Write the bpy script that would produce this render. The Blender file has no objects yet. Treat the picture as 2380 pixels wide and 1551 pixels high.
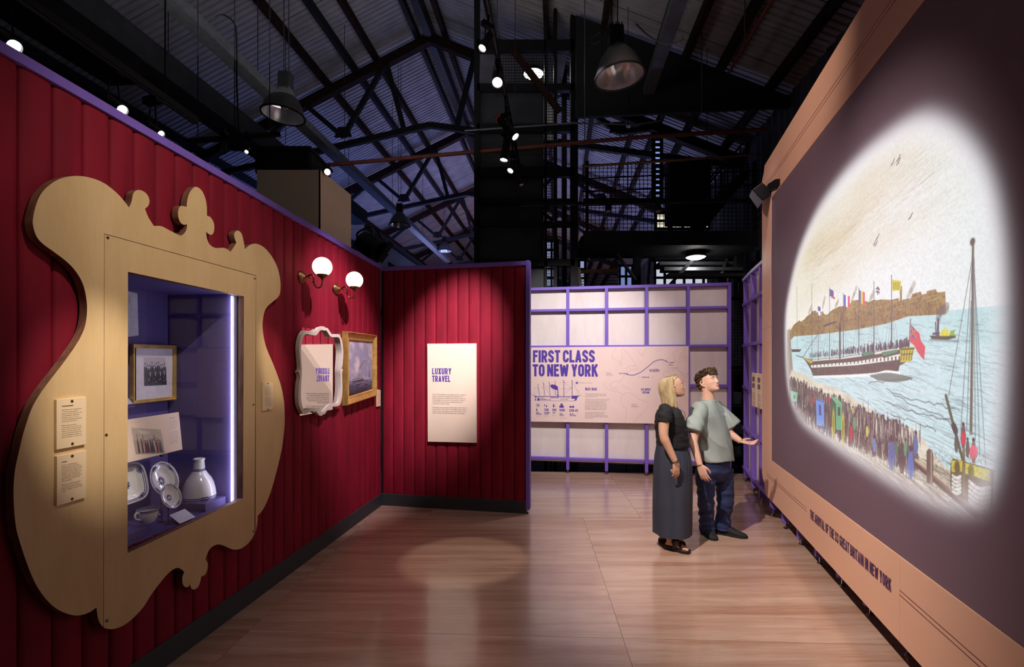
import bpy, bmesh, math, random
import numpy as np
from mathutils import Vector, Matrix
from mathutils.geometry import tessellate_polygon
random.seed(7); np.random.seed(7)
SC = bpy.context.scene
COL = SC.collection
# ------------------------------------------------------------------ camera
F, CX, CY, H = 1124.0, 1190.0, 848.0, 1.75
cam_d = bpy.data.cameras.new('camera'); cam = bpy.data.objects.new('camera', cam_d); COL.objects.link(cam)
cam.location = (0, 0, H); cam.rotation_euler = (math.pi/2, 0, 0)
cam_d.sensor_width = 36.0; cam_d.lens = 36.0*F/2380.0
cam_d.shift_y = (CY-775.5)/2380.0
cam_d.clip_start = 0.05; cam_d.clip_end = 200
SC.camera = cam
# ------------------------------------------------------------------ world, exposure
SC.view_settings.view_transform = 'Standard'; SC.view_settings.look = 'None'
SC.view_settings.exposure = 0.0; SC.view_settings.gamma = 1.0
SC.view_settings.use_curve_mapping = False
SC.render.film_transparent = False
w = bpy.data.worlds.new('night_hall'); SC.world = w; w.use_nodes = True
w.node_tree.nodes['Background'].inputs[0].default_value = (0.62, 0.60, 0.63, 1)
w.node_tree.nodes['Background'].inputs[1].default_value = 0.022
SC.cycles.max_bounces = 7; SC.cycles.diffuse_bounces = 4; SC.cycles.glossy_bounces = 4
SC.cycles.transmission_bounces = 6; SC.cycles.transparent_max_bounces = 10
SC.cycles.caustics_reflective = False; SC.cycles.caustics_refractive = False
SC.cycles.sample_clamp_indirect = 4.0

def lin(c):
    c = c/255.0
    return c/12.92 if c <= 0.04045 else ((c+0.055)/1.055)**2.4
def rgb(r, g, b): return (lin(r), lin(g), lin(b), 1.0)

def spot(loc, target, energy, cone, blend=0.5, color=(1, 0.9, 0.78), radius=0.03, name='spot_beam'):
    d = bpy.data.lights.new(name, 'SPOT'); d.energy = energy; d.spot_size = math.radians(cone)
    d.spot_blend = blend; d.color = color; d.shadow_soft_size = radius
    o = bpy.data.objects.new(name, d); COL.objects.link(o); o.location = loc
    o.rotation_euler = (Vector(target)-Vector(loc)).to_track_quat('-Z', 'Y').to_euler()
    return o
def area(loc, target, energy, sx, sy, color, name='wash_light'):
    d = bpy.data.lights.new(name, 'AREA'); d.shape = 'RECTANGLE'; d.size = sx; d.size_y = sy
    d.energy = energy; d.color = color
    o = bpy.data.objects.new(name, d); COL.objects.link(o); o.location = loc
    o.rotation_euler = (Vector(target)-Vector(loc)).to_track_quat('-Z', 'Y').to_euler()
    return o
WARM = (1, 0.86, 0.70); NEUT = (1, 0.93, 0.86); COOL = (0.92, 0.94, 1.0); BLUE = (0.25, 0.33, 1.0)
SCREEN_E = 0.98
# spots from the lighting tracks, plus one added fill
spot((-0.1, 3.6, 4.6), (-0.72, 5.8, 1.95), 1450, 26, 0.95, NEUT)            # LUXURY TRAVEL board
spot((0.6, 4.2, 5.0), (1.0, 7.8, 1.95), 1000, 46, 1.0, (1, 0.92, 0.96))      # lattice board
spot((2.2, 4.5, 5.0), (2.4, 7.6, 1.5), 260, 55, 1.0, (1, 0.80, 0.86))      # lattice, right half
spot((-0.2, 3.4, 4.6), (-1.72, 5.1, 1.8), 880, 32, 0.95, (1, 0.76, 0.82))  # mirror and painting
spot((0.3, 1.6, 4.4), (-2.22, 2.45, 1.33), 620, 12.5, 0.9, WARM)              # labels on the frame, left
spot((0.1, 2.6, 4.4), (-1.97, 3.85, 1.62), 380, 8.5, 0.9, WARM)               # label on the frame, right
spot((0.8, 1.4, 4.6), (-2.1, 3.0, 2.4), 330, 36, 1.0, WARM)                 # wash on the showcase
spot((-0.6, 2.0, 4.8), (2.6, 4.2, 0.6), 1300, 58, 1.0, (1, 0.84, 0.74))       # wash on the projection panel, low
spot((-0.8, 2.6, 4.6), (2.9, 5.0, 4.0), 420, 46, 1.0, (1, 0.74, 0.62))       # wash on the projection panel, high
spot((0.5, 3.5, 5.6), (0.6, 3.7, 0.0), 130, 66, 1.0, (1, 0.88, 0.86))       # floor wash
spot((1.2, 6.2, 5.0), (1.0, 6.6, 0.0), 320, 48, 1.0, (1, 0.88, 0.93))       # floor before the lattice
spot((2.0, 2.4, 4.2), (1.8, 4.8, 1.3), 130, 34, 1.0, (0.88, 1.0, 0.92))        # added fill on the visitors, tinted like the screen's light
# added overhead spot imitating the pool the mirror reflects on the floor
spot((0.6, 5.2, 4.8), (-0.42, 4.35, 0), 230, 14, 0.4, WARM)
# hall: blue uplights at the far end, added grey fill under the near roof
BL2 = (0.42, 0.46, 1.0)
area((-2.0, 17.0, 4.2), (-1.0, 18.0, 9.0), 190, 3, 3, BL2)
area((-5.0, 12.5, 2.5), (-4.2, 14.5, 4.4), 130, 2, 2, BLUE)
area((2.5, 14.0, 3.5), (2.5, 15.0, 8.0), 140, 2, 2, BL2)
area((0.5, 21.0, 4.0), (0.0, 22.0, 9.0), 70, 2, 2, (1, 0.5, 0.45))
area((-1.5, 5.0, 5.2), (-2.0, 5.2, 9.0), 72, 5, 4, (1, 0.97, 0.97))


# ------------------------------------------------------------------ geometry helpers
def ray(px, py): return Vector(((px-CX)/F, 1.0, (CY-py)/F))
def at(px, py, Y): return Vector((0, 0, H))+ray(px, py)*Y
def fl(px, py, z=0.0):
    r = ray(px, py); return Vector((0, 0, H))+r*((z-H)/r.z)

class Plane:
    """vertical wall plane: P0 on the floor, r = right as seen by someone facing it, n = towards that viewer"""
    def __init__(s, p0, r):
        s.p0 = Vector((p0[0], p0[1], 0)); s.r = Vector((r[0], r[1], 0)).normalized()
        s.n = Vector((s.r.y, -s.r.x, 0)); s.up = Vector((0, 0, 1))
    def pt(s, u, z, d=0.0): return s.p0+s.r*u+s.up*z+s.n*d
    def uv(s, px, py, d=0.0):
        rr = ray(px, py); o = Vector((0, 0, H)); p = s.p0+s.n*d
        k = (p-o).dot(s.n)/rr.dot(s.n); q = o+rr*k-p
        return (q.dot(s.r), (o+rr*k).z)
    def frame(s): return (s.r, s.n, s.up)

class MB:
    def __init__(s): s.v = []; s.f = []; s.m = []
    def add(s, vs, fs, mi=0):
        b = len(s.v); s.v += [Vector(x) for x in vs]
        for q in fs: s.f.append(tuple(i+b for i in q)); s.m.append(mi)
        return s
    def hexa(s, p, mi=0):
        return s.add(p, [(0,3,2,1),(4,5,6,7),(0,1,5,4),(1,2,6,5),(2,3,7,6),(3,0,4,7)], mi)
    def box(s, c, size, axes=None, mi=0):
        c = Vector(c); a = axes or (Vector((1,0,0)), Vector((0,1,0)), Vector((0,0,1)))
        x, y, z = [Vector(a[i])*size[i]*0.5 for i in range(3)]
        return s.hexa([c-x-y-z, c+x-y-z, c+x+y-z, c-x+y-z, c-x-y+z, c+x-y+z, c+x+y+z, c-x+y+z], mi)
    def pbox(s, P, u0, u1, z0, z1, d0, d1, mi=0):
        return s.hexa([P.pt(u0,z0,d1), P.pt(u1,z0,d1), P.pt(u1,z0,d0), P.pt(u0,z0,d0),
                       P.pt(u0,z1,d1), P.pt(u1,z1,d1), P.pt(u1,z1,d0), P.pt(u0,z1,d0)], mi)
    def beam(s, a, b, w, h, up=(0,0,1), mi=0):
        a = Vector(a); b = Vector(b); d = (b-a).normalized(); x = d.cross(Vector(up))
        if x.length < 1e-4: x = d.cross(Vector((1,0,0)))
        x.normalize(); y = x.cross(d)
        x *= w/2; y *= h/2
        return s.hexa([a-x-y, a+x-y, b+x-y, b-x-y, a-x+y, a+x+y, b+x+y, b-x+y], mi)
    def prism(s, loops, P, d0, d1, mi=0, mi_side=None):
        """loops: list of [(u,z)...]; first is the outline, the rest holes"""
        mi_side = mi if mi_side is None else mi_side
        fl3 = [[Vector((u, z, 0)) for u, z in L] for L in loops]
        tris = tessellate_polygon(fl3)
        flat = [p for L in loops for p in L]
        b = len(s.v)
        s.v += [P.pt(u, z, d1) for u, z in flat]; s.v += [P.pt(u, z, d0) for u, z in flat]; n = len(flat)
        for t in tris:
            t = list(t)
            a0, a1, a2 = [flat[i] for i in t]
            if (a1[0]-a0[0])*(a2[1]-a0[1])-(a2[0]-a0[0])*(a1[1]-a0[1]) < 0: t.reverse()
            s.f.append(tuple(b+i for i in t)); s.m.append(mi)
            s.f.append(tuple(b+n+i for i in reversed(t))); s.m.append(mi)
        k = 0
        for li, L in enumerate(loops):
            ar = sum(L[i][0]*L[(i+1) % len(L)][1]-L[(i+1) % len(L)][0]*L[i][1] for i in range(len(L)))
            ccw = (ar > 0) == (li == 0)
            for i in range(len(L)):
                i0, i1 = k+i, k+(i+1) % len(L)
                q = (b+i0, b+n+i0, b+n+i1, b+i1) if ccw else (b+i1, b+n+i1, b+n+i0, b+i0)
                s.f.append(q); s.m.append(mi_side)
            k += len(L)
        return s
    def tube(s, pts, r, seg=8, cap=True, mi=0):
        pts = [Vector(p) for p in pts]; b = len(s.v); n = len(pts)
        rs = r if isinstance(r, (list, tuple)) else [r]*n
        prev = None
        for i, p in enumerate(pts):
            t = (pts[min(i+1, n-1)]-pts[max(i-1, 0)]).normalized()
            if prev is None:
                x = t.cross(Vector((0, 0, 1)))
                if x.length < 1e-3: x = t.cross(Vector((1, 0, 0)))
            else: x = prev-t*prev.dot(t)
            x.normalize(); prev = x; y = t.cross(x)
            for k in range(seg):
                a = 2*math.pi*k/seg; s.v.append(p+(x*math.cos(a)+y*math.sin(a))*rs[i])
        for i in range(n-1):
            for k in range(seg):
                k2 = (k+1) % seg
                s.f.append((b+i*seg+k, b+i*seg+k2, b+(i+1)*seg+k2, b+(i+1)*seg+k)); s.m.append(mi)
        if cap:
            s.f.append(tuple(b+k for k in reversed(range(seg)))); s.m.append(mi)
            s.f.append(tuple(b+(n-1)*seg+k for k in range(seg))); s.m.append(mi)
        return s
    def lathe(s, prof, o, axis=(0,0,1), seg=24, sx=1.0, mi=0, xdir=None):
        o = Vector(o); ax = Vector(axis).normalized()
        x = Vector(xdir) if xdir is not None else ax.cross(Vector((0, 0, 1)))
        if x.length < 1e-3: x = Vector((1, 0, 0))
        x = (x-ax*x.dot(ax)).normalized(); y = ax.cross(x); b = len(s.v)
        for (r, h) in prof:
            for k in range(seg):
                a = 2*math.pi*k/seg; s.v.append(o+ax*h+(x*math.cos(a)*sx+y*math.sin(a))*r)
        for i in range(len(prof)-1):
            for k in range(seg):
                k2 = (k+1) % seg
                s.f.append((b+i*seg+k, b+i*seg+k2, b+(i+1)*seg+k2, b+(i+1)*seg+k)); s.m.append(mi)
        return s
    def sphere(s, c, r, seg=16, rings=10, mi=0, sc=(1,1,1)):
        pr = [(math.sin(math.pi*i/rings), -math.cos(math.pi*i/rings)) for i in range(rings+1)]
        b = len(s.v); s.lathe(pr, (0,0,0), seg=seg, mi=mi)
        for i in range(b, len(s.v)):
            q = s.v[i]; s.v[i] = Vector((q.x*r*sc[0], q.y*r*sc[1], q.z*r*sc[2]))+Vector(c)
        return s
    def loft(s, rings, cap=True, mi=0):
        """rings: lists of points, all the same length, closed loops"""
        b = len(s.v); n = len(rings[0])
        for R in rings: s.v += [Vector(p) for p in R]
        for i in range(len(rings)-1):
            for k in range(n):
                k2 = (k+1) % n
                s.f.append((b+i*n+k, b+i*n+k2, b+(i+1)*n+k2, b+(i+1)*n+k)); s.m.append(mi)
        if cap:
            s.f.append(tuple(b+k for k in reversed(range(n)))); s.m.append(mi)
            s.f.append(tuple(b+(len(rings)-1)*n+k for k in range(n))); s.m.append(mi)
        return s
    def build(s, name, mats, parent=None, smooth=False, bevel=0.0, fix=True):
        org = Vector((0, 0, 0)); p = parent
        while p is not None: org += p.location; p = p.parent
        if parent is None:
            xs = np.array([v[:] for v in s.v]); lo, hi = xs.min(0), xs.max(0)
            org = Vector(((lo[0]+hi[0])/2, (lo[1]+hi[1])/2, lo[2]))
        me = bpy.data.meshes.new(name)
        me.from_pydata([v-org for v in s.v], [], s.f)
        mats = mats if isinstance(mats, (list, tuple)) else [mats]
        for m in mats: me.materials.append(m)
        if len(mats) > 1: me.polygons.foreach_set('material_index', s.m)
        if fix or bevel:
            bm = bmesh.new(); bm.from_mesh(me)
            if fix: bmesh.ops.recalc_face_normals(bm, faces=bm.faces)
            if bevel: bmesh.ops.bevel(bm, geom=[e for e in bm.edges if e.is_manifold and e.calc_face_angle(0) > 0.6],
                                      offset=bevel, segments=1, affect='EDGES', clamp_overlap=True)
            bm.to_mesh(me); bm.free()
        if smooth:
            me.shade_smooth(); me.set_sharp_from_angle(angle=math.radians(smooth if smooth is not True else 40))
        me.update()
        o = bpy.data.objects.new(name, me); COL.objects.link(o)
        if parent is None: o.location = org
        else: o.parent = parent
        return o

def thing(name, label, cat, loc=(0,0,0), group=None):
    o = bpy.data.objects.new(name, None); COL.objects.link(o); o.location = loc; o.empty_display_size = 0.1
    o['label'] = label; o['category'] = cat
    if group: o['group'] = group
    return o
def tag(o, label, cat, group=None):
    o['label'] = label; o['category'] = cat
    if group: o['group'] = group
    return o
def struct(name, loc=(0,0,0)):
    o = bpy.data.objects.new(name, None); COL.objects.link(o); o.location = loc; o.empty_display_size = 0.1
    o['kind'] = 'structure'; return o
def copy_tree(o, parent=None):
    c = o.copy(); COL.objects.link(c); c.parent = parent
    for ch in list(o.children): copy_tree(ch, c)
    return c
def smooth_loop(pts, n=6, sharp=()):
    """closed Catmull-Rom through pts; indices in sharp stay corners"""
    out = []; N = len(pts)
    for i in range(N):
        p0, p1, p2, p3 = pts[(i-1) % N], pts[i], pts[(i+1) % N], pts[(i+2) % N]
        if i in sharp: p0 = p1
        if (i+1) % N in sharp: p3 = p2
        for k in range(n):
            t = k/n
            out.append(tuple(0.5*((2*p1[j])+(-p0[j]+p2[j])*t+(2*p0[j]-5*p1[j]+4*p2[j]-p3[j])*t*t+(-p0[j]+3*p1[j]-3*p2[j]+p3[j])*t**3) for j in range(len(p1))))
    return out
def smooth_path(pts, n=6):
    out = []; N = len(pts); pts = [Vector(p) for p in pts]
    for i in range(N-1):
        p0, p1, p2, p3 = pts[max(i-1, 0)], pts[i], pts[i+1], pts[min(i+2, N-1)]
        for k in range(n):
            t = k/n
            out.append(0.5*((2*p1)+(p2-p0)*t+(2*p0-5*p1+4*p2-p3)*t*t+(3*p1-p0-3*p2+p3)*t**3))
    out.append(pts[-1]); return out

# ------------------------------------------------------------------ materials
def mat(name, col, rough=0.6, metal=0.0, var=0.0, vscale=6.0, bump=0.0, bscale=60.0, sheen=0.0, coat=0.0,
        emit=None, estr=0.0, spec=0.5, stretch=None, col2=None):
    m = bpy.data.materials.new(name); m.use_nodes = True; nt = m.node_tree; b = nt.nodes['Principled BSDF']
    b.inputs['Base Color'].default_value = col; b.inputs['Roughness'].default_value = rough
    b.inputs['Metallic'].default_value = metal; b.inputs['Specular IOR Level'].default_value = spec
    if sheen: b.inputs['Sheen Weight'].default_value = sheen; b.inputs['Sheen Roughness'].default_value = 0.4; b.inputs['Sheen Tint'].default_value = col
    if coat: b.inputs['Coat Weight'].default_value = coat; b.inputs['Coat Roughness'].default_value = 0.12
    if emit: b.inputs['Emission Color'].default_value = emit; b.inputs['Emission Strength'].default_value = estr
    tc = nt.nodes.new('ShaderNodeTexCoord'); src = tc.outputs['Object']
    if stretch:
        mp = nt.nodes.new('ShaderNodeMapping'); mp.inputs['Scale'].default_value = stretch
        nt.links.new(src, mp.inputs['Vector']); src = mp.outputs['Vector']
    if var or col2:
        n = nt.nodes.new('ShaderNodeTexNoise'); n.inputs['Scale'].default_value = vscale; n.inputs['Detail'].default_value = 5
        nt.links.new(src, n.inputs['Vector'])
        mx = nt.nodes.new('ShaderNodeMix'); mx.data_type = 'RGBA'
        c2 = col2 or tuple(max(0, x*(1-var)) for x in col[:3])+(1,)
        mx.inputs['A'].default_value = col; mx.inputs['B'].default_value = c2
        rp = nt.nodes.new('ShaderNodeMapRange'); rp.inputs['From Min'].default_value = 0.35; rp.inputs['From Max'].default_value = 0.65
        nt.links.new(n.outputs['Fac'], rp.inputs['Value']); nt.links.new(rp.outputs['Result'], mx.inputs['Factor'])
        nt.links.new(mx.outputs['Result'], b.inputs['Base Color'])
    if bump:
        n2 = nt.nodes.new('ShaderNodeTexNoise'); n2.inputs['Scale'].default_value = bscale; n2.inputs['Detail'].default_value = 3
        nt.links.new(src, n2.inputs['Vector'])
        bp = nt.nodes.new('ShaderNodeBump'); bp.inputs['Strength'].default_value = bump; bp.inputs['Distance'].default_value = 0.01
        nt.links.new(n2.outputs['Fac'], bp.inputs['Height']); nt.links.new(bp.outputs['Normal'], b.inputs['Normal'])
    return m

def emitter(name, col, strength):
    m = bpy.data.materials.new(name); m.use_nodes = True; nt = m.node_tree
    nt.nodes.remove(nt.nodes['Principled BSDF'])
    e = nt.nodes.new('ShaderNodeEmission'); e.inputs[0].default_value = col; e.inputs[1].default_value = strength
    nt.links.new(e.outputs[0], nt.nodes['Material Output'].inputs[0]); return m

def plywood(name, c1, c2, axis_scale, rough=0.55, coat=0.0, contrast=1.0, bandscale=3.0):
    """veneer: grain stretched along one axis, random per object"""
    m = bpy.data.materials.new(name); m.use_nodes = True; nt = m.node_tree; b = nt.nodes['Principled BSDF']
    tc = nt.nodes.new('ShaderNodeTexCoord'); oi = nt.nodes.new('ShaderNodeObjectInfo')
    ad = nt.nodes.new('ShaderNodeVectorMath'); ad.operation = 'ADD'
    mu = nt.nodes.new('ShaderNodeMath'); mu.operation = 'MULTIPLY'; mu.inputs[1].default_value = 37.0
    nt.links.new(oi.outputs['Random'], mu.inputs[0]); nt.links.new(tc.outputs['Object'], ad.inputs[0]); nt.links.new(mu.outputs[0], ad.inputs[1])
    mp = nt.nodes.new('ShaderNodeMapping'); mp.inputs['Scale'].default_value = axis_scale
    nt.links.new(ad.outputs[0], mp.inputs['Vector'])
    n1 = nt.nodes.new('ShaderNodeTexNoise'); n1.inputs['Scale'].default_value = bandscale; n1.inputs['Detail'].default_value = 6; n1.inputs['Distortion'].default_value = 0.6
    n2 = nt.nodes.new('ShaderNodeTexNoise'); n2.inputs['Scale'].default_value = bandscale*9; n2.inputs['Detail'].default_value = 4
    nt.links.new(mp.outputs['Vector'], n1.inputs['Vector']); nt.links.new(mp.outputs['Vector'], n2.inputs['Vector'])
    mm = nt.nodes.new('ShaderNodeMath'); mm.operation = 'MULTIPLY_ADD'; mm.inputs[1].default_value = 0.35
    nt.links.new(n2.outputs['Fac'], mm.inputs[0]); nt.links.new(n1.outputs['Fac'], mm.inputs[2])
    rp = nt.nodes.new('ShaderNodeMapRange'); rp.inputs['From Min'].default_value = 0.67-0.22/contrast; rp.inputs['From Max'].default_value = 0.67+0.22/contrast
    nt.links.new(mm.outputs[0], rp.inputs['Value'])
    mx = nt.nodes.new('ShaderNodeMix'); mx.data_type = 'RGBA'; mx.inputs['A'].default_value = c1; mx.inputs['B'].default_value = c2
    nt.links.new(rp.outputs['Result'], mx.inputs['Factor']); nt.links.new(mx.outputs['Result'], b.inputs['Base Color'])
    b.inputs['Roughness'].default_value = rough
    if coat: b.inputs['Coat Weight'].default_value = coat; b.inputs['Coat Roughness'].default_value = 0.13
    bp = nt.nodes.new('ShaderNodeBump'); bp.inputs['Strength'].default_value = 0.06; bp.inputs['Distance'].default_value = 0.004
    nt.links.new(n1.outputs['Fac'], bp.inputs['Height']); nt.links.new(bp.outputs['Normal'], b.inputs['Normal'])
    return m

def glass(name, tint=(1, 1, 1, 1), refl=0.10):
    m = bpy.data.materials.new(name); m.use_nodes = True; nt = m.node_tree
    nt.nodes.remove(nt.nodes['Principled BSDF'])
    t = nt.nodes.new('ShaderNodeBsdfTransparent'); t.inputs[0].default_value = tint
    g = nt.nodes.new('ShaderNodeBsdfGlossy'); g.inputs['Roughness'].default_value = 0.0
    fr = nt.nodes.new('ShaderNodeFresnel'); fr.inputs[0].default_value = 1.5
    mx = nt.nodes.new('ShaderNodeMixShader')
    ge = nt.nodes.new('ShaderNodeNewGeometry'); iv = nt.nodes.new('ShaderNodeMath'); iv.operation = 'SUBTRACT'; iv.inputs[0].default_value = 1.0
    ml = nt.nodes.new('ShaderNodeMath'); ml.operation = 'MULTIPLY'
    nt.links.new(ge.outputs['Backfacing'], iv.inputs[1]); nt.links.new(iv.outputs[0], ml.inputs[0]); nt.links.new(fr.outputs[0], ml.inputs[1])
    nt.links.new(ml.outputs[0], mx.inputs[0]); nt.links.new(t.outputs[0], mx.inputs[1]); nt.links.new(g.outputs[0], mx.inputs[2])
    nt.links.new(mx.outputs[0], nt.nodes['Material Output'].inputs[0]); return m

M = {}
M['velvet'] = mat('red_velvet', rgb(134, 15, 43), 0.75, var=0.28, vscale=3.0, sheen=0.35, stretch=(3, 3, 0.7), bump=0.05, bscale=300, spec=0.25)
M['purple'] = mat('purple_paint', rgb(122, 94, 196), 0.5, var=0.06, vscale=8)
M['char'] = mat('charcoal_board', rgb(52, 57, 64), 0.6, var=0.1, vscale=4)
M['ply_face'] = plywood('birch_face', rgb(222, 192, 146), rgb(206, 174, 126), (2.2, 2.2, 0.5), 0.5, contrast=0.8)
M['ply_edge'] = mat('birch_edge', rgb(150, 104, 84), 0.7, var=0.45, vscale=40, stretch=(1, 1, 0.2))
M['ply_pale'] = plywood('pale_birch', rgb(236, 228, 220), rgb(222, 210, 200), (2.0, 2.0, 0.6), 0.6, contrast=0.7)
M['cream'] = mat('cream_board', rgb(240, 220, 190), 0.55, var=0.03)
M['pink_board'] = mat('pink_board', rgb(240, 215, 203), 0.5, var=0.03)
M['ink'] = mat('purple_ink', rgb(84, 58, 160), 0.6)
M['ink_dark'] = mat('dark_ink', rgb(45, 38, 50), 0.6)
M['ink_grey'] = mat('grey_ink', rgb(176, 150, 150), 0.7)
M['ink_map'] = mat('map_ink', rgb(205, 178, 172), 0.7)
M['peach'] = mat('peach_board', rgb(226, 180, 154), 0.5, var=0.04, vscale=2)
M['peach_line'] = mat('plum_line', rgb(92, 40, 60), 0.6)
M['plum_text'] = mat('plum_text', rgb(72, 34, 84), 0.6)
M['floor'] = plywood('varnished_ply', rgb(204, 176, 158), rgb(166, 126, 104), (0.32, 4.6, 1.0), 0.26, coat=0.8, contrast=0.95, bandscale=2.4)
M['seam'] = mat('seam_dark', rgb(70, 50, 40), 0.8)
M['black'] = mat('black_metal', rgb(22, 22, 25), 0.5, var=0.2, spec=0.25)
M['black_matt'] = mat('black_matt', rgb(17, 17, 20), 0.8, var=0.2)
M['steel_dark'] = mat('dark_steel', rgb(38, 39, 44), 0.65, var=0.35, vscale=5, spec=0.15, bump=0.1, bscale=30)
M['steel_rust'] = mat('rust_brown_steel', rgb(46, 29, 26), 0.75, var=0.5, vscale=7, spec=0.12, bump=0.15, bscale=25)
M['galv'] = mat('galvanised_steel', rgb(98, 100, 106), 0.5, 0.4, var=0.25, vscale=12)
M['tin'] = mat('corrugated_sheet', rgb(150, 146, 150), 0.6, 0.1, var=0.25, vscale=2.5)
M['redpipe'] = mat('red_brown_pipe', rgb(120, 62, 48), 0.55, var=0.3, vscale=6)
M['brasspipe'] = mat('worn_brass_rail', rgb(150, 118, 76), 0.5, 0.4, var=0.3, vscale=6)
M['lamp_grey'] = mat('lamp_enamel', rgb(96, 98, 100), 0.4, 0.3, var=0.1)
M['reflector'] = mat('lamp_reflector', rgb(225, 228, 232), 0.25, 0.7)
M['chrome'] = mat('chrome', rgb(215, 215, 220), 0.15, 1.0)
M['brass'] = mat('old_brass', rgb(142, 100, 66), 0.32, 0.9, var=0.45, vscale=20)
M['gold'] = mat('gilt', rgb(222, 184, 104), 0.32, 0.5, var=0.3, vscale=14, bump=0.12, bscale=60)
M['gold_dark'] = mat('gilt_dark', rgb(140, 105, 55), 0.45, 0.6, var=0.4, vscale=14)
M['case'] = mat('indigo_lining', rgb(92, 80, 146), 0.75, var=0.06)
M['white_frame'] = mat('white_frame', rgb(226, 222, 208), 0.5, var=0.05)
M['mirror'] = mat('mirror_face', rgb(240, 238, 238), 0.02, 1.0)
M['glass'] = glass('case_glass')
M['lens_on'] = emitter('lens_lit', (1, 0.95, 0.88, 1), 14)
M['globe'] = emitter('opal_globe', (1, 0.82, 0.58, 1), 9.0)
M['led'] = emitter('led_strip', (0.88, 0.83, 1, 1), 44)
M['tile_lamp'] = emitter('lamp_disc_lit', (1, 0.97, 0.9, 1), 14)
M['china'] = mat('white_china', rgb(226, 228, 234), 0.12, coat=0.5)
M['cobalt'] = mat('cobalt_glaze', rgb(34, 48, 128), 0.15, coat=0.4)
M['paper'] = mat('old_paper', rgb(222, 220, 226), 0.8, var=0.08, vscale=20)
M['concrete'] = mat('old_stone_wall', rgb(92, 88, 90), 0.9, var=0.6, vscale=3, bump=0.3, bscale=12)

# ------------------------------------------------------------------ wall planes (solved from the photograph's floor lines)
CORNER = (-1.617, 6.013)
PL = Plane(CORNER, (0.1186, 0.993))        # red wall on the left, u = 0 in the corner, negative towards the viewer
PB = Plane(CORNER, (0.982, -0.189))        # short red wall facing the viewer
PC = Plane((0.894, 7.787), (1.212, -0.201))  # lattice wall at the back
PR = Plane((3.504, 7.24), (-0.333, -1.112))  # lattice wall on the right, far stretch
PF = Plane((2.98, 5.61), (-0.262, -0.965))   # the big projection panel

# ---- floor: dark hall slab and the varnished plywood deck laid in sheets
floor = struct('floor', (0, 0, -0.14))
MB().box((0, 12, -0.16), (34, 44, 0.08)).build('hall_slab', mat('hall_slab_paint', rgb(40, 38, 42), 0.7, var=0.4, vscale=1.5), floor)
fa = math.radians(2.4)
FX = Vector((math.cos(fa), -math.sin(fa), 0)); FY = Vector((math.sin(fa), math.cos(fa), 0)); FO = Vector((0.812, 5.53, 0))
MB().hexa([FO+FX*a+FY*b+Vector((0, 0, z)) for z in (-0.12, -0.021) for a, b in ((-4.2, -7.2), (3.6, -7.2), (3.6, 2.36), (-4.2, 2.36))]).build('deck_frame', M['seam'], floor)
sheet_me = None
for row in range(-6, 2):
    y0 = row*1.22; y1 = min(y0+1.22, 2.36); off = 0.0 if row < 0 else 0.66
    for k in range(-3, 3):
        x0 = off+(k)*2.44; x1 = x0+2.44
        x0c, x1c = max(x0, -4.2), min(x1, 3.55)
        if x1c-x0c < 0.1: continue
        g = 0.0012
        mb = MB().hexa([FO+FX*a+FY*b+Vector((0, 0, z)) for z in (-0.018, 0.0) for a, b in ((x0c+g, y0+g), (x1c-g, y0+g), (x1c-g, y1-g), (x0c+g, y1-g))])
        mb.build('plywood_sheet', M['floor'], floor)

# ---- red padded wall on the left
def wall_top(u): return 2.975-0.0254*u
wall_left = struct('wall_left', PL.pt(-2.6, 0))
def pad(P, u0, u1, z0, zt0, zt1, parent, name='padded_panel'):
    prof = [(0, -0.03), (0.003, -0.020), (0.012, -0.0125), (0.03, -0.009), (0.065, -0.008)]
    wd = u1-u0; pr = prof+[(wd-a, d) for a, d in reversed(prof)]
    lo = [P.pt(u0+a, z0, d) for a, d in pr]; hi = [P.pt(u0+a, zt0+(zt1-zt0)*a/wd, d) for a, d in pr]
    n = len(pr); mb = MB().add(lo+hi, [(i, i+1, n+i+1, n+i) for i in range(n-1)]+[tuple(range(n, 2*n)), tuple(reversed(range(n)))]+[(n-1, 0, n, 2*n-1)])
    return mb.build(name, M['velvet'], parent, smooth=50)
PW = 0.1375
u_first = PL.uv(50, 700)[0]
k0 = math.ceil((-5.5-u_first)/PW); us = [u_first+PW*k for k in range(k0, 60) if u_first+PW*k < -0.03]+[-0.0]
case_u = (PL.uv(297, 700)[0], PL.uv(564, 900)[0])
# backing board with the showcase opening cut out of it
zc0, zc1 = PL.uv(430, 1225)[1]-0.04, PL.uv(430, 660)[1]+0.06
zc0, zc1 = PL.uv(564.5, 1159.5, 0.04)[1]-0.03, PL.uv(297.5, 632, 0.04)[1]+0.05
for i in range(len(us)-1):
    a, b = us[i], us[i+1]; ta, tb2 = wall_top(a)-0.045, wall_top(b)-0.045
    if b < case_u[0]-0.06 or a > case_u[1]+0.05: pad(PL, a, b, 0.146, ta, tb2, wall_left)
    else:
        pad(PL, a, b, 0.146, zc0, zc0, wall_left); pad(PL, a, b, zc1, ta, tb2, wall_left)
        if a < case_u[0]-0.06: pad(PL, a, case_u[0]-0.06, zc0, zc1, zc1, wall_left)
        if b > case_u[1]+0.05: pad(PL, case_u[1]+0.05, b, zc0, zc1, zc1, wall_left)
bk = MB()
bk.pbox(PL, -5.5, case_u[0]-0.06, 0.0, 2.93, -0.12, -0.03); bk.pbox(PL, case_u[1]+0.05, 0.0, 0.0, 2.93, -0.12, -0.03)
bk.build('wall_frame', M['black_matt'], wall_left)
trim = MB()
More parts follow.
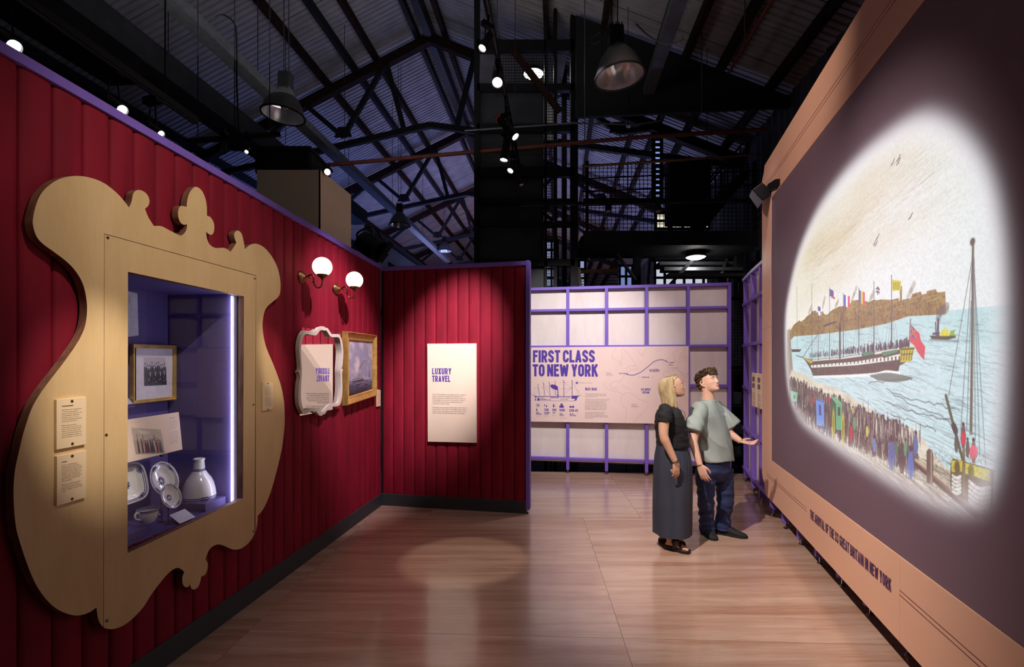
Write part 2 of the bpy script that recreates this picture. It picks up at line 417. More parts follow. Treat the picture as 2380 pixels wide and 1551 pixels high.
trim.add([PL.pt(u, z, d) for u in (-5.5, 0.0) for z, d in ((wall_top(u)-0.047, -0.12), (wall_top(u)-0.047, 0.006), (wall_top(u), 0.006), (wall_top(u), -0.12))],
         [(0,1,2,3),(4,5,6,7),(0,1,5,4),(1,2,6,5),(2,3,7,6),(3,0,4,7)])
o = trim.build('trim_1', M['purple']); o['kind'] = 'structure'
o = MB().pbox(PL, -5.5, 0.0, 0.0, 0.148, -0.03, 0.0).build('baseboard_left', M['char'], bevel=0.002); o['kind'] = 'structure'

# ---- short red wall with the text board
WB = PB.uv(1221.5, 1000)[0]
wall_back = struct('wall_back', PB.pt(WB/2, 0))
zb = lambda u: 2.968-0.006*u
for i in range(13):
    pad(PB, WB*i/13, WB*(i+1)/13, 0.146, zb(0)-0.045, zb(1)-0.045, wall_back)
MB().pbox(PB, -0.02, WB, 0.0, 2.92, -0.1, -0.03).build('wall_frame', M['black_matt'], wall_back)
o = MB().pbox(PB, -0.006, WB+0.002, 2.917, 2.966, -0.1, 0.006).build('trim_2', M['purple'], bevel=0.002); o['kind'] = 'structure'
o = MB().pbox(PB, 0.0, WB, 0.0, 0.148, -0.03, 0.0).build('baseboard_back', M['char'], bevel=0.002); o['kind'] = 'structure'
post = struct('trim_3', PB.pt(WB+0.025, 0))
MB().pbox(PB, WB+0.003, WB+0.05, 0.05, 2.972, -0.1, 0.01).build('end_post', M['purple'], post, bevel=0.002)
def foot(p, parent, h=0.055):
    p = Vector(p); mb = MB().lathe([(0.0, 0.0), (0.022, 0.0), (0.022, 0.007), (0.012, 0.012), (0.006, 0.014), (0.006, h), (0, h)], p, seg=12)
    return mb.build('levelling_foot', M['chrome'], parent, smooth=35)
foot(PB.pt(WB+0.025, 0, -0.02), post)

# ---- lattice wall at the back
wall_far = struct('wall_far', PC.pt(0.5, 0))
ZR = [0.245, 0.855, 1.455, 2.055, 2.635, 2.965]
ZR = [PC.uv(1319, 1067.4)[1], PC.uv(1650, 985)[1], PC.uv(1650, 897)[1], PC.uv(1319, 806)[1], PC.uv(1319, 720.8)[1], PC.uv(1319, 670)[1]]
stud_u = [PC.uv(p, 900)[0] for p in (1226, 1319.6, 1409.7, 1503, 1600.0, 1696)]
for i, u in enumerate(stud_u):
    MB().pbox(PC, u-0.024, u+0.024, 0.055, ZR[5]+0.02, -0.07, 0.0).build('stud', M['purple'], wall_far, bevel=0.002)
    foot(PC.pt(u, 0, -0.03), wall_far)
MB().pbox(PC, stud_u[0]-0.02, stud_u[-1]+0.025, ZR[5]-0.0225, ZR[5]+0.024, -0.071, 0.001).build('top_rail', M['purple'], wall_far, bevel=0.002)
for z in ZR[:5]:
    for a, b in zip(stud_u, stud_u[1:]):
        MB().pbox(PC, a+0.0245, b-0.0245, z-0.02, z+0.02, -0.07, -0.004).build('rail', M['purple'], wall_far, bevel=0.002)
zp = [ZR[0]-0.06]+ZR[1:]
for k in range(5):
    for a, b in zip(stud_u, stud_u[1:]):
        MB().pbox(PC, a+0.004, b-0.004, zp[k]+0.003, zp[k+1]-0.003, -0.09, -0.075).build('plywood_panel', M['ply_pale'], wall_far)

# ---- lattice wall on the right, running behind the projection panel
wall_right = struct('wall_right', PR.pt(1.0, 0))
feet = [fl(*p) for p in ((1734, 1119.7), (1751.4, 1144), (1771.7, 1168.5), (1797, 1198.6), (1825.6, 1230), (1862, 1267), (1905, 1311), (1957, 1362), (2022, 1430), (2110, 1522))]
def stud_axes(i):
    a = feet[max(i-1, 0)]; b = feet[min(i+1, len(feet)-1)]; r = (b-a).normalized(); return (r, Vector((r.y, -r.x, 0)), Vector((0, 0, 1)))
ZQ = [PR.uv(1729, y)[1] for y in (1082, 992, 898, 805, 712, 655)]
for i, p in enumerate(feet):
    ax = stud_axes(i)
    MB().box(p+Vector((0, 0, 0.06+(ZQ[5]-0.04)/2)), (0.045, 0.07, ZQ[5]-0.04), ax).build('stud', M['purple'], wall_right, bevel=0.002)
    foot(p, wall_right, 0.065)
for i in range(len(feet)-1):
    a, b = feet[i], feet[i+1]; d = (b-a).normalized(); n = Vector((d.y, -d.x, 0))
    for k, z in enumerate(ZQ):
        e = 0.06 if i == 0 else 0
        MB().beam(a-d*e+Vector((0, 0, z))+n*0.022, b+Vector((0, 0, z))+n*0.022, 0.045, 0.045).build('rail', M['purple'], wall_right, bevel=0.002)
    if i < 4:
        for z0, z1 in zip([ZQ[0]-0.05]+ZQ[1:5], ZQ[1:]):
            MB().beam(a+Vector((0, 0, (z0+z1)/2))-n*0.04, b+Vector((0, 0, (z0+z1)/2))-n*0.04, 0.012, z1-z0-0.006).build('plywood_panel', M['ply_pale'], wall_right)
# wire fence standing in the dark just behind the lattice wall
wf_ = thing('wire_fence', 'low black wire fence in the dark gap below the lattice wall', 'fence', PC.pt(1.0, 0, -0.35))
for u in (-0.3, 0.95, 2.2):
    MB().pbox(PC, u-0.012, u+0.012, -0.12, 0.5, -0.362, -0.338).build('fence_post', M['steel_dark'], wf_)
mbf = MB()
for k in range(52): mbf.pbox(PC, -0.3+k*0.049, -0.3+k*0.049+0.004, -0.12, 0.48, -0.352, -0.348)
for k in range(12): mbf.pbox(PC, -0.3, 2.2, -0.1+k*0.05, -0.1+k*0.05+0.004, -0.352, -0.348)
o = mbf.build('wire_mesh', M['galv'], wf_, fix=False); o['kind'] = 'stuff'
# wire racking seen in the gap between the two lattice walls
rk = thing('wire_racking', 'dark wire racking seen in the gap between the two lattice walls', 'rack', Vector((3.72, 8.15, -0.12)))
rx0, rx1, ry = at(1694, 800, 8.1).x, at(1745, 800, 8.1).x, 8.1
for x in (rx0, rx1):
    for y in (ry, ry+0.4): MB().box((x, y, 1.55), (0.04, 0.04, 3.3)).build('rack_post', M['steel_dark'], rk)
for py, m in ((690, 'steel_rust'), (742, 'steel_dark'), (862, 'steel_rust'), (868, 'black'), (945, 'steel_dark'), (1012, 'black'), (1060, 'steel_dark')):
    MB().box(((rx0+rx1)/2, ry+0.2, at(1700, py, ry).z), (rx1-rx0, 0.44, 0.03)).build('rack_shelf', M[m], rk)
mbf = MB(); PK = Plane((rx0, ry), (1, 0)); n = 13
for k in range(n): mbf.pbox(PK, (rx1-rx0)*k/n, (rx1-rx0)*k/n+0.005, at(0, 850, ry).z, at(0, 700, ry).z, 0.02, 0.026)
for k in range(22): z = at(0, 850, ry).z+(at(0, 700, ry).z-at(0, 850, ry).z)*k/21; mbf.pbox(PK, 0, rx1-rx0, z, z+0.006, 0.02, 0.026)
o = mbf.build('wire_mesh', M['galv'], rk, fix=False); o['kind'] = 'stuff'
for px, py, w_, h_ in ((1708, 1000, .16, .22), (1716, 1048, .2, .18), (1706, 925, .14, .2), (1720, 940, .1, .26)):
    MB().box(at(px, py, ry+.2), (w_, .3, h_)).build('stored_box', M['char'], rk, bevel=.004)

# ------------------------------------------------------------------ a small painter: flat pictures are painted stroke by stroke
class Canvas:
    def __init__(s, wd, ht, bg=(1, 1, 1)):
        s.w, s.h = int(wd), int(ht); s.a = np.zeros((s.h, s.w, 3), np.float32); s.a[:] = bg
        s.rng = np.random.RandomState(3)
    def _box(s, x0, y0, x1, y1):
        x0 = max(0, int(math.floor(x0))); y0 = max(0, int(math.floor(y0))); x1 = min(s.w, int(math.ceil(x1))+1); y1 = min(s.h, int(math.ceil(y1))+1)
        return None if x1 <= x0 or y1 <= y0 else (x0, y0, x1, y1)
    def blend(s, b, al, c):
        x0, y0, x1, y1 = b; v = s.a[y0:y1, x0:x1]; v += (np.asarray(c, np.float32)-v)*al[..., None]
    def poly(s, pts, c, al=1.0, ss=3):
        P = np.asarray(pts, float); b = s._box(P[:, 0].min()-1, P[:, 1].min()-1, P[:, 0].max()+1, P[:, 1].max()+1)
        if b is None: return
        x0, y0, x1, y1 = b; n = (x1-x0)*ss; m = (y1-y0)*ss
        X = (np.arange(n)+0.5)/ss+x0; Y = (np.arange(m)+0.5)/ss+y0
        ins = np.zeros((m, n), bool)
        for i in range(len(P)):
            xa, ya = P[i]; xb, yb = P[(i+1) % len(P)]
            if ya == yb: continue
            rows = (Y >= min(ya, yb)) & (Y < max(ya, yb))
            if not rows.any(): continue
            xc = xa+(Y[rows]-ya)*(xb-xa)/(yb-ya)
            ins[rows] ^= X[None, :] > xc[:, None]
        cov = ins.reshape(y1-y0, ss, x1-x0, ss).mean((1, 3)).astype(np.float32)
        s.blend(b, cov*al, c)
    def line(s, pts, wd, c, al=1.0):
        for (xa, ya), (xb, yb) in zip(pts, pts[1:]):
            b = s._box(min(xa, xb)-wd, min(ya, yb)-wd, max(xa, xb)+wd, max(ya, yb)+wd)
            if b is None: continue
            X, Y = np.meshgrid(np.arange(b[0], b[2])+0.5, np.arange(b[1], b[3])+0.5)
            dx, dy = xb-xa, yb-ya; L = dx*dx+dy*dy+1e-9
            t = np.clip(((X-xa)*dx+(Y-ya)*dy)/L, 0, 1)
            d = np.hypot(X-xa-t*dx, Y-ya-t*dy)
            s.blend(b, (np.clip(wd/2-d+0.5, 0, 1)*al).astype(np.float32), c)
    def dot(s, x, y, rx, ry, c, al=1.0, soft=0.25):
        b = s._box(x-rx*1.5-1, y-ry*1.5-1, x+rx*1.5+1, y+ry*1.5+1)
        if b is None: return
        X, Y = np.meshgrid(np.arange(b[0], b[2])+0.5, np.arange(b[1], b[3])+0.5)
        d = np.hypot((X-x)/rx, (Y-y)/ry); s.blend(b, (np.clip((1+soft-d)/(2*soft), 0, 1)*al).astype(np.float32), c)
    def noise(s, sx, sy, seed=0):
        r = np.random.RandomState(seed); g = r.rand(max(2, int(s.h/sy)+2), max(2, int(s.w/sx)+2)).astype(np.float32)
        yy = np.linspace(0, g.shape[0]-1.001, s.h); xx = np.linspace(0, g.shape[1]-1.001, s.w)
        y0 = yy.astype(int); x0 = xx.astype(int); fy = (yy-y0)[:, None]; fx = (xx-x0)[None, :]
        fy = fy*fy*(3-2*fy); fx = fx*fx*(3-2*fx)
        return g[y0][:, x0]*(1-fy)*(1-fx)+g[y0+1][:, x0]*fy*(1-fx)+g[y0][:, x0+1]*(1-fy)*fx+g[y0+1][:, x0+1]*fy*fx
    def image(s, name, alpha=None):
        im = bpy.data.images.new(name, s.w, s.h, alpha=False, float_buffer=False)
        px = np.ones((s.h, s.w, 4), np.float32); px[..., :3] = np.clip(s.a, 0, 1)[::-1]
        im.pixels.foreach_set(px.ravel()); im.update(); im.pack()
        return im
def blur(a, r):
    r = int(r)
    if r < 1: return a
    for ax in (0, 1):
        for _ in range(3):
            pad = [(0, 0)]*a.ndim; pad[ax] = (r+1, r)
            c = np.cumsum(np.pad(a, pad, mode='edge'), axis=ax, dtype=np.float64)
            n = a.shape[ax]
            hi = np.take(c, np.arange(2*r+1, n+2*r+1), axis=ax); lo = np.take(c, np.arange(0, n), axis=ax)
            a = ((hi-lo)/(2*r+1)).astype(np.float32)
    return a
def c8(r, g, b): return (r/255.0, g/255.0, b/255.0)
def picture_mat(name, img, rough=0.5, emit=0.0, base=None):
    m = bpy.data.materials.new(name); m.use_nodes = True; nt = m.node_tree; b = nt.nodes['Principled BSDF']
    t = nt.nodes.new('ShaderNodeTexImage'); t.image = img; t.extension = 'EXTEND'
    u = nt.nodes.new('ShaderNodeUVMap'); u.uv_map = 'picture'; nt.links.new(u.outputs[0], t.inputs[0])
    b.inputs['Roughness'].default_value = rough
    if emit:
        b.inputs['Base Color'].default_value = base
        nt.links.new(t.outputs[0], b.inputs['Emission Color']); b.inputs['Emission Strength'].default_value = emit
    else: nt.links.new(t.outputs[0], b.inputs['Base Color'])
    return m
def picture(name, pts, m, parent, thick=0.002):
    """pts: lower-left, lower-right, upper-right, upper-left world points"""
    p = [Vector(q) for q in pts]; n = (p[1]-p[0]).cross(p[3]-p[0]).normalized()
    mb = MB().hexa([q-n*thick for q in p]+p)
    o = mb.build(name, m, parent, fix=True)
    me = o.data; uvl = me.uv_layers.new(name='picture'); org = o.matrix_world.translation
    off = Vector((0, 0, 0)); q = o
    while q is not None: off += q.location; q = q.parent
    ref = p[0]; ex = p[1]-p[0]; ey = p[3]-p[0]
    for l in me.loops:
        v = me.vertices[l.vertex_index].co+off-ref
        uvl.data[l.index].uv = (v.dot(ex)/ex.length_squared, v.dot(ey)/ey.length_squared)
    return o
# ------------------------------------------------------------------ lettering
def _arc(cx, cy, rx, ry, a0, a1, n=7):
    return [(cx+rx*math.cos(math.radians(a0+(a1-a0)*i/n)), cy+ry*math.sin(math.radians(a0+(a1-a0)*i/n))) for i in range(n+1)]
T = 0.19
def _glyphs():
    h = T/2; W = 0.50; x0, x1 = h, W-h; y0, y1 = h, 1-h; R = x1-x0; cx = (x0+x1)/2; rx = R/2; ry = 0.2
    O = _arc(cx, y1-ry, rx, ry, 0, 180)+_arc(cx, y0+ry, rx, ry, 180, 360); O = O+[O[0]]
    g = {}
    g['I'] = (T, [[(h, 0), (h, 1)]]); g['L'] = (0.42, [[(x0, 1), (x0, y0), (0.42, y0)]])
    g['F'] = (0.43, [[(x0, 0), (x0, y1), (0.43, y1)], [(x0, 0.54), (0.38, 0.54)]])
    g['E'] = (0.44, [[(0.44, y0), (x0, y0), (x0, y1), (0.44, y1)], [(x0, 0.53), (0.4, 0.53)]])
    g['T'] = (0.48, [[(0, y1), (0.48, y1)], [(0.24, 0), (0.24, 1)]])
    g['H'] = (W, [[(x0, 0), (x0, 1)], [(x1, 0), (x1, 1)], [(x0, 0.52), (x1, 0.52)]])
    g['O'] = (W, [O]); g['0'] = g['O']
    g['C'] = (W, [[(x1, 0.66)]+_arc(cx, y1-ry, rx, ry, 0, 180)+_arc(cx, y0+ry, rx, ry, 180, 360)+[(x1, 0.34)]])
    g['G'] = (W, [[(x1, 0.68)]+_arc(cx, y1-ry, rx, ry, 0, 180)+_arc(cx, y0+ry, rx, ry, 180, 360)+[(x1, 0.46), (cx, 0.46)]])
    g['U'] = (W, [[(x0, 1)]+_arc(cx, y0+ry, rx, ry, 180, 360)+[(x1, 1)]])
    g['J'] = (0.4, [[(x0, 0.25)]+_arc(0.2, y0+0.12, 0.2-h, 0.12, 180, 360)+[(0.4-h, 1)]])
    g['S'] = (W, [[(x1, 0.70)]+_arc(cx, y1-ry, rx, ry, 0, 180)+[(x0, 0.64), (x1-0.03, 0.40)]+list(reversed(_arc(cx, y0+ry, rx, ry, 180, 360)))+[(x0, 0.30)]])
    P = [(x0, y1), (cx, y1)]+_arc(cx, 0.70, rx, y1-0.70, 90, 0, 4)+_arc(cx, 0.60, rx, 0.13, 0, -90, 4)+[(x0, 0.47)]
    g['P'] = (W, [[(x0, 0), (x0, 1)], P]); g['R'] = (0.52, [[(x0, 0), (x0, 1)], P, [(cx+0.01, 0.47), (x1+0.015, 0)]])
    g['B'] = (W, [[(x0, 0), (x0, 1)], P, [(cx, 0.5)]+_arc(cx, 0.4, rx, 0.1, 90, 0, 3)+_arc(cx, 0.24, rx, 0.24-y0, 0, -90, 4)+[(x0, y0)]])
    g['D'] = (W, [[(x0, y0), (x0, y1), (cx, y1)]+_arc(cx, y1-ry, rx, ry, 90, 0, 4)+_arc(cx, y0+ry, rx, ry, 0, -90, 4)+[(x0, y0), (x0, 0.3)]])
    g['N'] = (0.52, [[(x0, 0), (x0, 1)], [(0.52-h, 0), (0.52-h, 1)], [(x0, 0.98), (0.52-h, 0.02)]])
    g['V'] = (0.52, [[(h*0.95, 1), (0.26, 0.02)], [(0.52-h*0.95, 1), (0.26, 0.02)]])
    g['A'] = (0.54, [[(h*0.95, 0), (0.27, 0.98)], [(0.54-h*0.95, 0), (0.27, 0.98)], [(0.13, 0.26), (0.41, 0.26)]])
    g['W'] = (0.76, [[(h, 1), (0.22, 0.02)], [(0.22, 0.02), (0.38, 0.9)], [(0.38, 0.9), (0.54, 0.02)], [(0.54, 0.02), (0.76-h, 1)]])
    g['M'] = (0.66, [[(x0, 0), (x0, 1)], [(0.66-h, 0), (0.66-h, 1)], [(x0, 0.97), (0.33, 0.2)], [(0.33, 0.2), (0.66-h, 0.97)]])
    g['Y'] = (0.52, [[(h, 1), (0.26, 0.42)], [(0.52-h, 1), (0.26, 0.42)], [(0.26, 0), (0.26, 0.46)]])
    g['K'] = (0.54, [[(x0, 0), (x0, 1)], [(x0, 0.4), (0.54-h, 1)], [(0.24, 0.56), (0.54-h, 0)]])
    g['X'] = (0.52, [[(h, 0), (0.52-h, 1)], [(h, 1), (0.52-h, 0)]])
    g['Q'] = (W, [O, [(cx, 0.25), (x1+0.05, 0.0)]])
    g['Z'] = (0.46, [[(0, y1), (0.36, y1), (h, y0), (0.46, y0)]])
    g['1'] = (0.3, [[(0.0, 0.8), (0.3-h, 0.92)], [(0.3-h, 0), (0.3-h, 1)]])
    g['2'] = (W, [[(x0, 0.7)]+_arc(cx, y1-ry, rx, ry, 180, 0)+[(x1, 0.6), (x0, y0), (W, y0)]])
    g['3'] = (W, [[(x0, 0.72)]+_arc(cx, y1-0.18, rx, 0.18, 180, -60)+[(cx, 0.53)], [(cx, 0.53)]+_arc(cx, y0+0.2, rx, 0.2, 60, -180)+[(x0, 0.3)]])
    g['4'] = (0.52, [[(0.52-0.16, 0), (0.52-0.16, 1), (h, 0.3), (h, 0.28), (0.52, 0.28)]])
    g['5'] = (W, [[(W-0.03, y1), (x0, y1), (x0, 0.55), (cx, 0.6)]+_arc(cx, 0.38, rx, 0.2, 70, 0, 3)+_arc(cx, y0+ry, rx, ry, 0, -180)+[(x0, 0.3)]])
    g['6'] = (W, [_arc(cx, y1-ry, rx, ry, 10, 180)+_arc(cx, y0+ry, rx, ry, 180, 360)+_arc(cx, 0.42, rx, 0.16, 0, 180)])
    g['7'] = (0.46, [[(0, y1), (0.40, y1), (0.17, 0)]])
    g['8'] = (W, [_arc(cx, 0.74, rx*0.94, 0.26-h, 0, 360, 12), _arc(cx, 0.27, rx, 0.27-h, 0, 360, 12)])
    g['9'] = (W, [_arc(cx, 0.7, rx, 0.3-h, 0, 360, 12), [(x1, 0.7)]+list(reversed(_arc(cx, y0+ry, rx, ry, 190, 360)))])
    g['£'] = (W, [[(x1, 0.75)]+_arc(cx+0.03, y1-0.17, rx-0.03, 0.17, 0, 180)+[(x0+0.06, y0), (0, y0), (W, y0)], [(0, 0.47), (0.38, 0.47)]])
    g['-'] = (0.26, [[(0.02, 0.46), (0.24, 0.46)]]); g['.'] = (T, [[(h, 0), (h, T)]]); g['('] = (0.2, [[(0.2, 1.05), (h, 0.5), (0.2, -0.05)]]); g[')'] = (0.2, [[(0, 1.05), (0.2-h, 0.5), (0, -0.05)]])
    return g
GL = _glyphs()
def _strip(pts, t):
    P = [Vector((a, b)) for a, b in pts]; Q = [P[0]]
    for p in P[1:]:
        if (p-Q[-1]).length > 1e-5: Q.append(p)
    P = Q; n = len(P); closed = n > 2 and (P[0]-P[-1]).length < 1e-4
    L, Rr = [], []
    for i in range(n):
        a = P[i-1] if i > 0 else (P[-2] if closed else None); c = P[i+1] if i < n-1 else (P[1] if closed else None)
        d1 = (P[i]-a).normalized() if a is not None else None; d2 = (c-P[i]).normalized() if c is not None else None
        d1 = d1 or d2; d2 = d2 or d1
        nrm = Vector((-(d1.y+d2.y), d1.x+d2.x))
        if nrm.length < 1e-4: nrm = Vector((-d1.y, d1.x))
        nrm.normalize(); k = min(1.9, 1/max(0.3, nrm.dot(Vector((-d1.y, d1.x)))))
        L.append(P[i]+nrm*t/2*k); Rr.append(P[i]-nrm*t/2*k)
    return L, Rr
def block_text(txt, put, size, width=None, gap=0.075, space=0.22, mb=None, t=T, lineh=1.16, align='l'):
    """heavy condensed capitals; put(x, y) -> world point; width: squeeze each line to this many metres"""
    mb = mb or MB(); o_ = put(0, 0); nz_ = (put(1, 0)-o_).cross(put(0, 1)-o_).normalized(); lay = 0
    for li, line in enumerate(txt.split('\n')):
        wtot = sum((space if c == ' ' else GL[c][0]+gap) for c in line)-gap
        sx = (width[li] if isinstance(width, (list, tuple)) else width)/(wtot*size) if width else 1.0
        x = 0.0 if align == 'l' else -wtot*sx/2
        for c in line:
            if c == ' ': x += space*sx; continue
            wd, strokes = GL[c]
            for st in strokes:
                L, R = _strip(st, t); vs = []; n = len(L)
                lay = (lay+1) % 6
                for q in L+R: vs.append(put((x+q.x*sx)*size, (q.y-li*lineh)*size)+nz_*(lay*0.00012+0.0002))
                for i in range(n-1): mb.add([vs[i], vs[n+i], vs[n+i+1], vs[i+1]], [(0, 1, 2, 3)])
            x += (wd+gap)*sx
    return mb
_fc = {}
def body_text(txt, put, size, lead=1.2, mb=None, bold=0.0, align='LEFT', sx=1.0, width=None, lead_abs=None):
    mb = mb or MB()
    if width:
        for line in txt.split('\n'): _line(line, bold, align)
        size = width/max(_fw[(l, bold, align)] for l in txt.split('\n')); sx = 1.0
    if lead_abs: lead = lead_abs/size
    for li, line in enumerate(txt.split('\n')):
        if not line.strip(): continue
        vs, fs = _line(line, bold, align)
        mb.add([put(v.x*size*sx, (v.y-li*lead)*size) for v in vs], fs)
    return mb
_fw = {}
def _line(line, bold, align):
        key = (line, bold, align)
        if key not in _fc:
            cu = bpy.data.curves.new('t', 'FONT'); cu.body = line; cu.size = 1.0; cu.align_x = align; cu.offset = bold; cu.resolution_u = 2
            ob = bpy.data.objects.new('t', cu); COL.objects.link(ob)
            me = bpy.data.meshes.new_from_object(ob.evaluated_get(bpy.context.evaluated_depsgraph_get()))
            _fc[key] = ([v.co.copy() for v in me.vertices], [tuple(p.vertices) for p in me.polygons])
            bpy.data.objects.remove(ob); bpy.data.curves.remove(cu); bpy.data.meshes.remove(me)
            _fw[key] = max([v.x for v in _fc[key][0]], default=0.0)
        return _fc[key]
def on(P, u, z, d): return lambda x, y: P.pt(u+x, z+y, d)

# ------------------------------------------------------------------ the old hall around the exhibition
A = Vector((0.0948, 0.9955, 0)).normalized(); B = Vector((A.y, -A.x, 0)); R0 = Vector((-1.81, 10.7, 0))
ZRIDGE, ZEAVE, HALF = 9.16, 6.15, 6.69
PIT = (ZRIDGE-ZEAVE)/HALF
def hp(s, t, z): return R0+B*s+A*t+Vector((0, 0, z))
def roofz(s): return ZRIDGE-PIT*abs(s)
T0, T1 = -11.4, 24.0
ceiling = struct('ceiling', hp(0, 6, 6))
# corrugated sheets, one mesh per slope, repeated along the hall
SHW = 0.684; NS = int((T1-T0)/SHW)
for side in (-1, 1):
    for half in (0, 1):
        sa, sb = (0.02, 3.5) if half == 0 else (3.4, HALF+0.1)
        vs = []; n = 6*8; prof8 = (0.0, 0.0, 0.0, 0.0, 0.0, 0.0, 0.045, 0.045)
        for j, sv in enumerate((sa, sb)):
            for i in range(n+1):
                t = SHW*i/n*1.04
                vs.append((sv*side, t, roofz(sv)+0.10+prof8[i % 8]-(0.01 if half else 0)))
        me = bpy.data.meshes.new('roof_sheet'); me.from_pydata(vs, [], [(i, i+1, n+2+i, n+1+i) for i in range(n)])
        me.materials.append(M['tin']); 
        for k in range(NS):
            o = bpy.data.objects.new('roof_sheet', me); COL.objects.link(o); o.parent = ceiling
            o.matrix_local = Matrix.Translation(hp(0, T0+k*SHW, 0)-ceiling.location)@Matrix(((B.x, A.x, 0, 0), (B.y, A.y, 0, 0), (0, 0, 1, 0), (0, 0, 0, 1)))@Matrix.Translation((0, 0, random.uniform(-0.006, 0.006)))
def purlin(s, name='purlin', m='steel_rust'):
    z = roofz(s)-0.015
    MB().beam(hp(s, T0, z), hp(s, T1, z), 0.09, 0.17).build(name, M[m], ceiling)
for k, s in enumerate((-0.28, -1.23, -1.72, -2.36, -3.39, -4.41, -5.45, -6.4)): purlin(s, m='steel_rust' if k % 2 else 'steel_dark')
for k, s in enumerate((0.35, 1.5, 2.6, 3.6, 4.51, 4.95, 5.5, 6.29)): purlin(s)
MB().beam(hp(0, T0, ZRIDGE-0.1), hp(0, T1, ZRIDGE-0.1), 0.16, 0.3).build('ridge_beam', M['black'], ceiling)
# trusses: every bar a part of its own truss
def truss(t, name='roof_truss'):
    tr = thing(name, '', 'truss', hp(0, t, 6.4))
    def bar(a, b, wd=0.1, nm='truss_bar', m='steel_dark'):
        MB().beam(hp(a[0], t, a[1]), hp(b[0], t, b[1]), wd, wd*1.2).build(nm, M[m], tr)
    top = lambda s: roofz(s)-0.2
    tie = lambda s: 7.05-0.085*abs(s)
    for sg in (-1, 1):
        bar((0, top(0)), (sg*HALF, top(HALF)), 0.16, 'top_chord', 'steel_rust'); bar((0, tie(0)), (sg*HALF, top(HALF)-0.1), 0.10, 'tie_bar')
        for a, b in ((2.0, 1.0), (2.0, 2.9), (4.1, 2.9), (4.1, 4.9), (0.6, 1.0)):
            bar((sg*a, tie(a)), (sg*b, top(b)), 0.085)
        for a in (2.0, 4.1):
            MB().add([hp(sg*(a-0.2), t+d, tie(a)) for d in (-.02, .02)]+[hp(sg*(a+0.2), t+d, tie(a)) for d in (-.02, .02)]+[hp(sg*(a+0.12), t+d, tie(a)+0.22) for d in (-.02, .02)]+[hp(sg*(a-0.12), t+d, tie(a)+0.22) for d in (-.02, .02)],
                     [(0,2,4,6),(1,7,5,3),(0,1,3,2),(2,3,5,4),(4,5,7,6),(6,7,1,0)]).build('gusset_plate', M['steel_dark'], tr)
    return tr
TL = ['nearest full roof truss of dark riveted steel, above the red walls', 'second dark steel roof truss, behind the nearest full one', 'third dark roof truss, lit violet from beyond', 'farthest dark roof truss against the violet lit roof']
for k, t in enumerate((0.0, 4.3, 8.6, 12.9)):
    tr = truss(t); tag(tr, TL[k], 'truss', 'roof trusses along the hall')
# hall walls: dark sheeting on the right, on the left, far gable
def sheet_wall(name, s, t0, t1, z0, z1, m, pitch=0.25):
    w_ = struct(name, hp(s, (t0+t1)/2, z0)); t = t0
    while t < t1-0.01:
        te = min(t+1.0, t1); pts = []; n = 16
        for i in range(n+1):
            tt = t+(te-t)*i/n; pts.append((tt, s+0.02*math.sin(2*math.pi*i/4)))
        vs = [hp(b, a, z0) for a, b in pts]+[hp(b, a, z1) for a, b in pts]
        MB().add(vs, [(i, i+1, n+2+i, n+1+i) for i in range(n)]).build('wall_sheet', m, w_, fix=False)
        t = te
    return w_
M['clad'] = mat('old_dark_cladding', rgb(84, 86, 98), 0.85, var=0.75, vscale=2.2, stretch=(1.5, 1.5, 0.35), bump=0.2, bscale=20)
sheet_wall('wall_east', HALF-0.05, T0, T1, -0.12, ZEAVE+0.1, M['clad'])
sheet_wall('wall_west', -HALF+0.05, T0, T1, -0.12, ZEAVE+0.1, M['clad'])
wn = struct('wall_north', hp(0, T1, 0))
MB().add([hp(-HALF, T1, -0.12), hp(HALF, T1, -0.12), hp(HALF, T1, ZEAVE), hp(0, T1, ZRIDGE), hp(-HALF, T1, ZEAVE)], [(0, 1, 2, 3, 4)]).build('gable', M['clad'], wn, fix=False)
# dark gable boarding on the right, hung from the roof just behind the lattice wall
tb = -2.1
wg = struct('wall_gable', hp(4, tb, 6.0))
ss = [3.12+0.45*i for i in range(9)]
for a, b in zip(ss, ss[1:]):
    b = min(b, HALF-0.06)
    MB().hexa([hp(a, tb-0.04, 6.02), hp(b-0.008, tb-0.04, 6.02), hp(b-0.008, tb+0.04, 6.02), hp(a, tb+0.04, 6.02),
               hp(a, tb-0.04, roofz(a)-0.02), hp(b-0.008, tb-0.04, roofz(b)-0.02), hp(b-0.008, tb+0.04, roofz(b)-0.02), hp(a, tb+0.04, roofz(a)-0.02)]).build('gable_board', M['black_matt'], wg)
MB().beam(hp(3.12, tb-0.06, 6.0), hp(HALF-0.1, tb-0.06, 6.0), 0.06, 0.08).build('bottom_rail', M['steel_dark'], wg)

M['tower_pane'] = mat('tower_pane', rgb(52, 55, 60), 0.3, var=0.4, vscale=3)
# lift tower clad in dark mesh
YT = 8.55
X0, X1 = at(1109, 500, YT).x, at(1334, 500, YT).x; XW = at(1268, 500, YT).x
tw = thing('lift_tower', 'tall black mesh-clad tower rising to the roof behind the red wall', 'tower', ((X0+X1)/2, YT+0.6, -0.12))
TB = YT+1.6
for (x, y, wd) in ((X0, YT, 0.10), (X1, YT, 0.13), (XW, YT, 0.05), (X0, TB, 0.1), (X1, TB, 0.1), (X1-0.33, YT+0.02, 0.06)):
    MB().box((x, y, 4.2), (wd, 0.12, 8.64)).build('tower_post', M['black'], tw)
zt = lambda py: at(1200, py, YT).z
for py, hh in ((612, 0.12), (522, 0.10), (470, 0.09), (402, 0.16), (300, 0.14), (206, 0.12), (110, 0.2)):
    MB().box(((X0+X1)/2, YT-0.01, zt(py)), (X1-X0, 0.1, hh)).build('tower_beam', M['black'], tw)
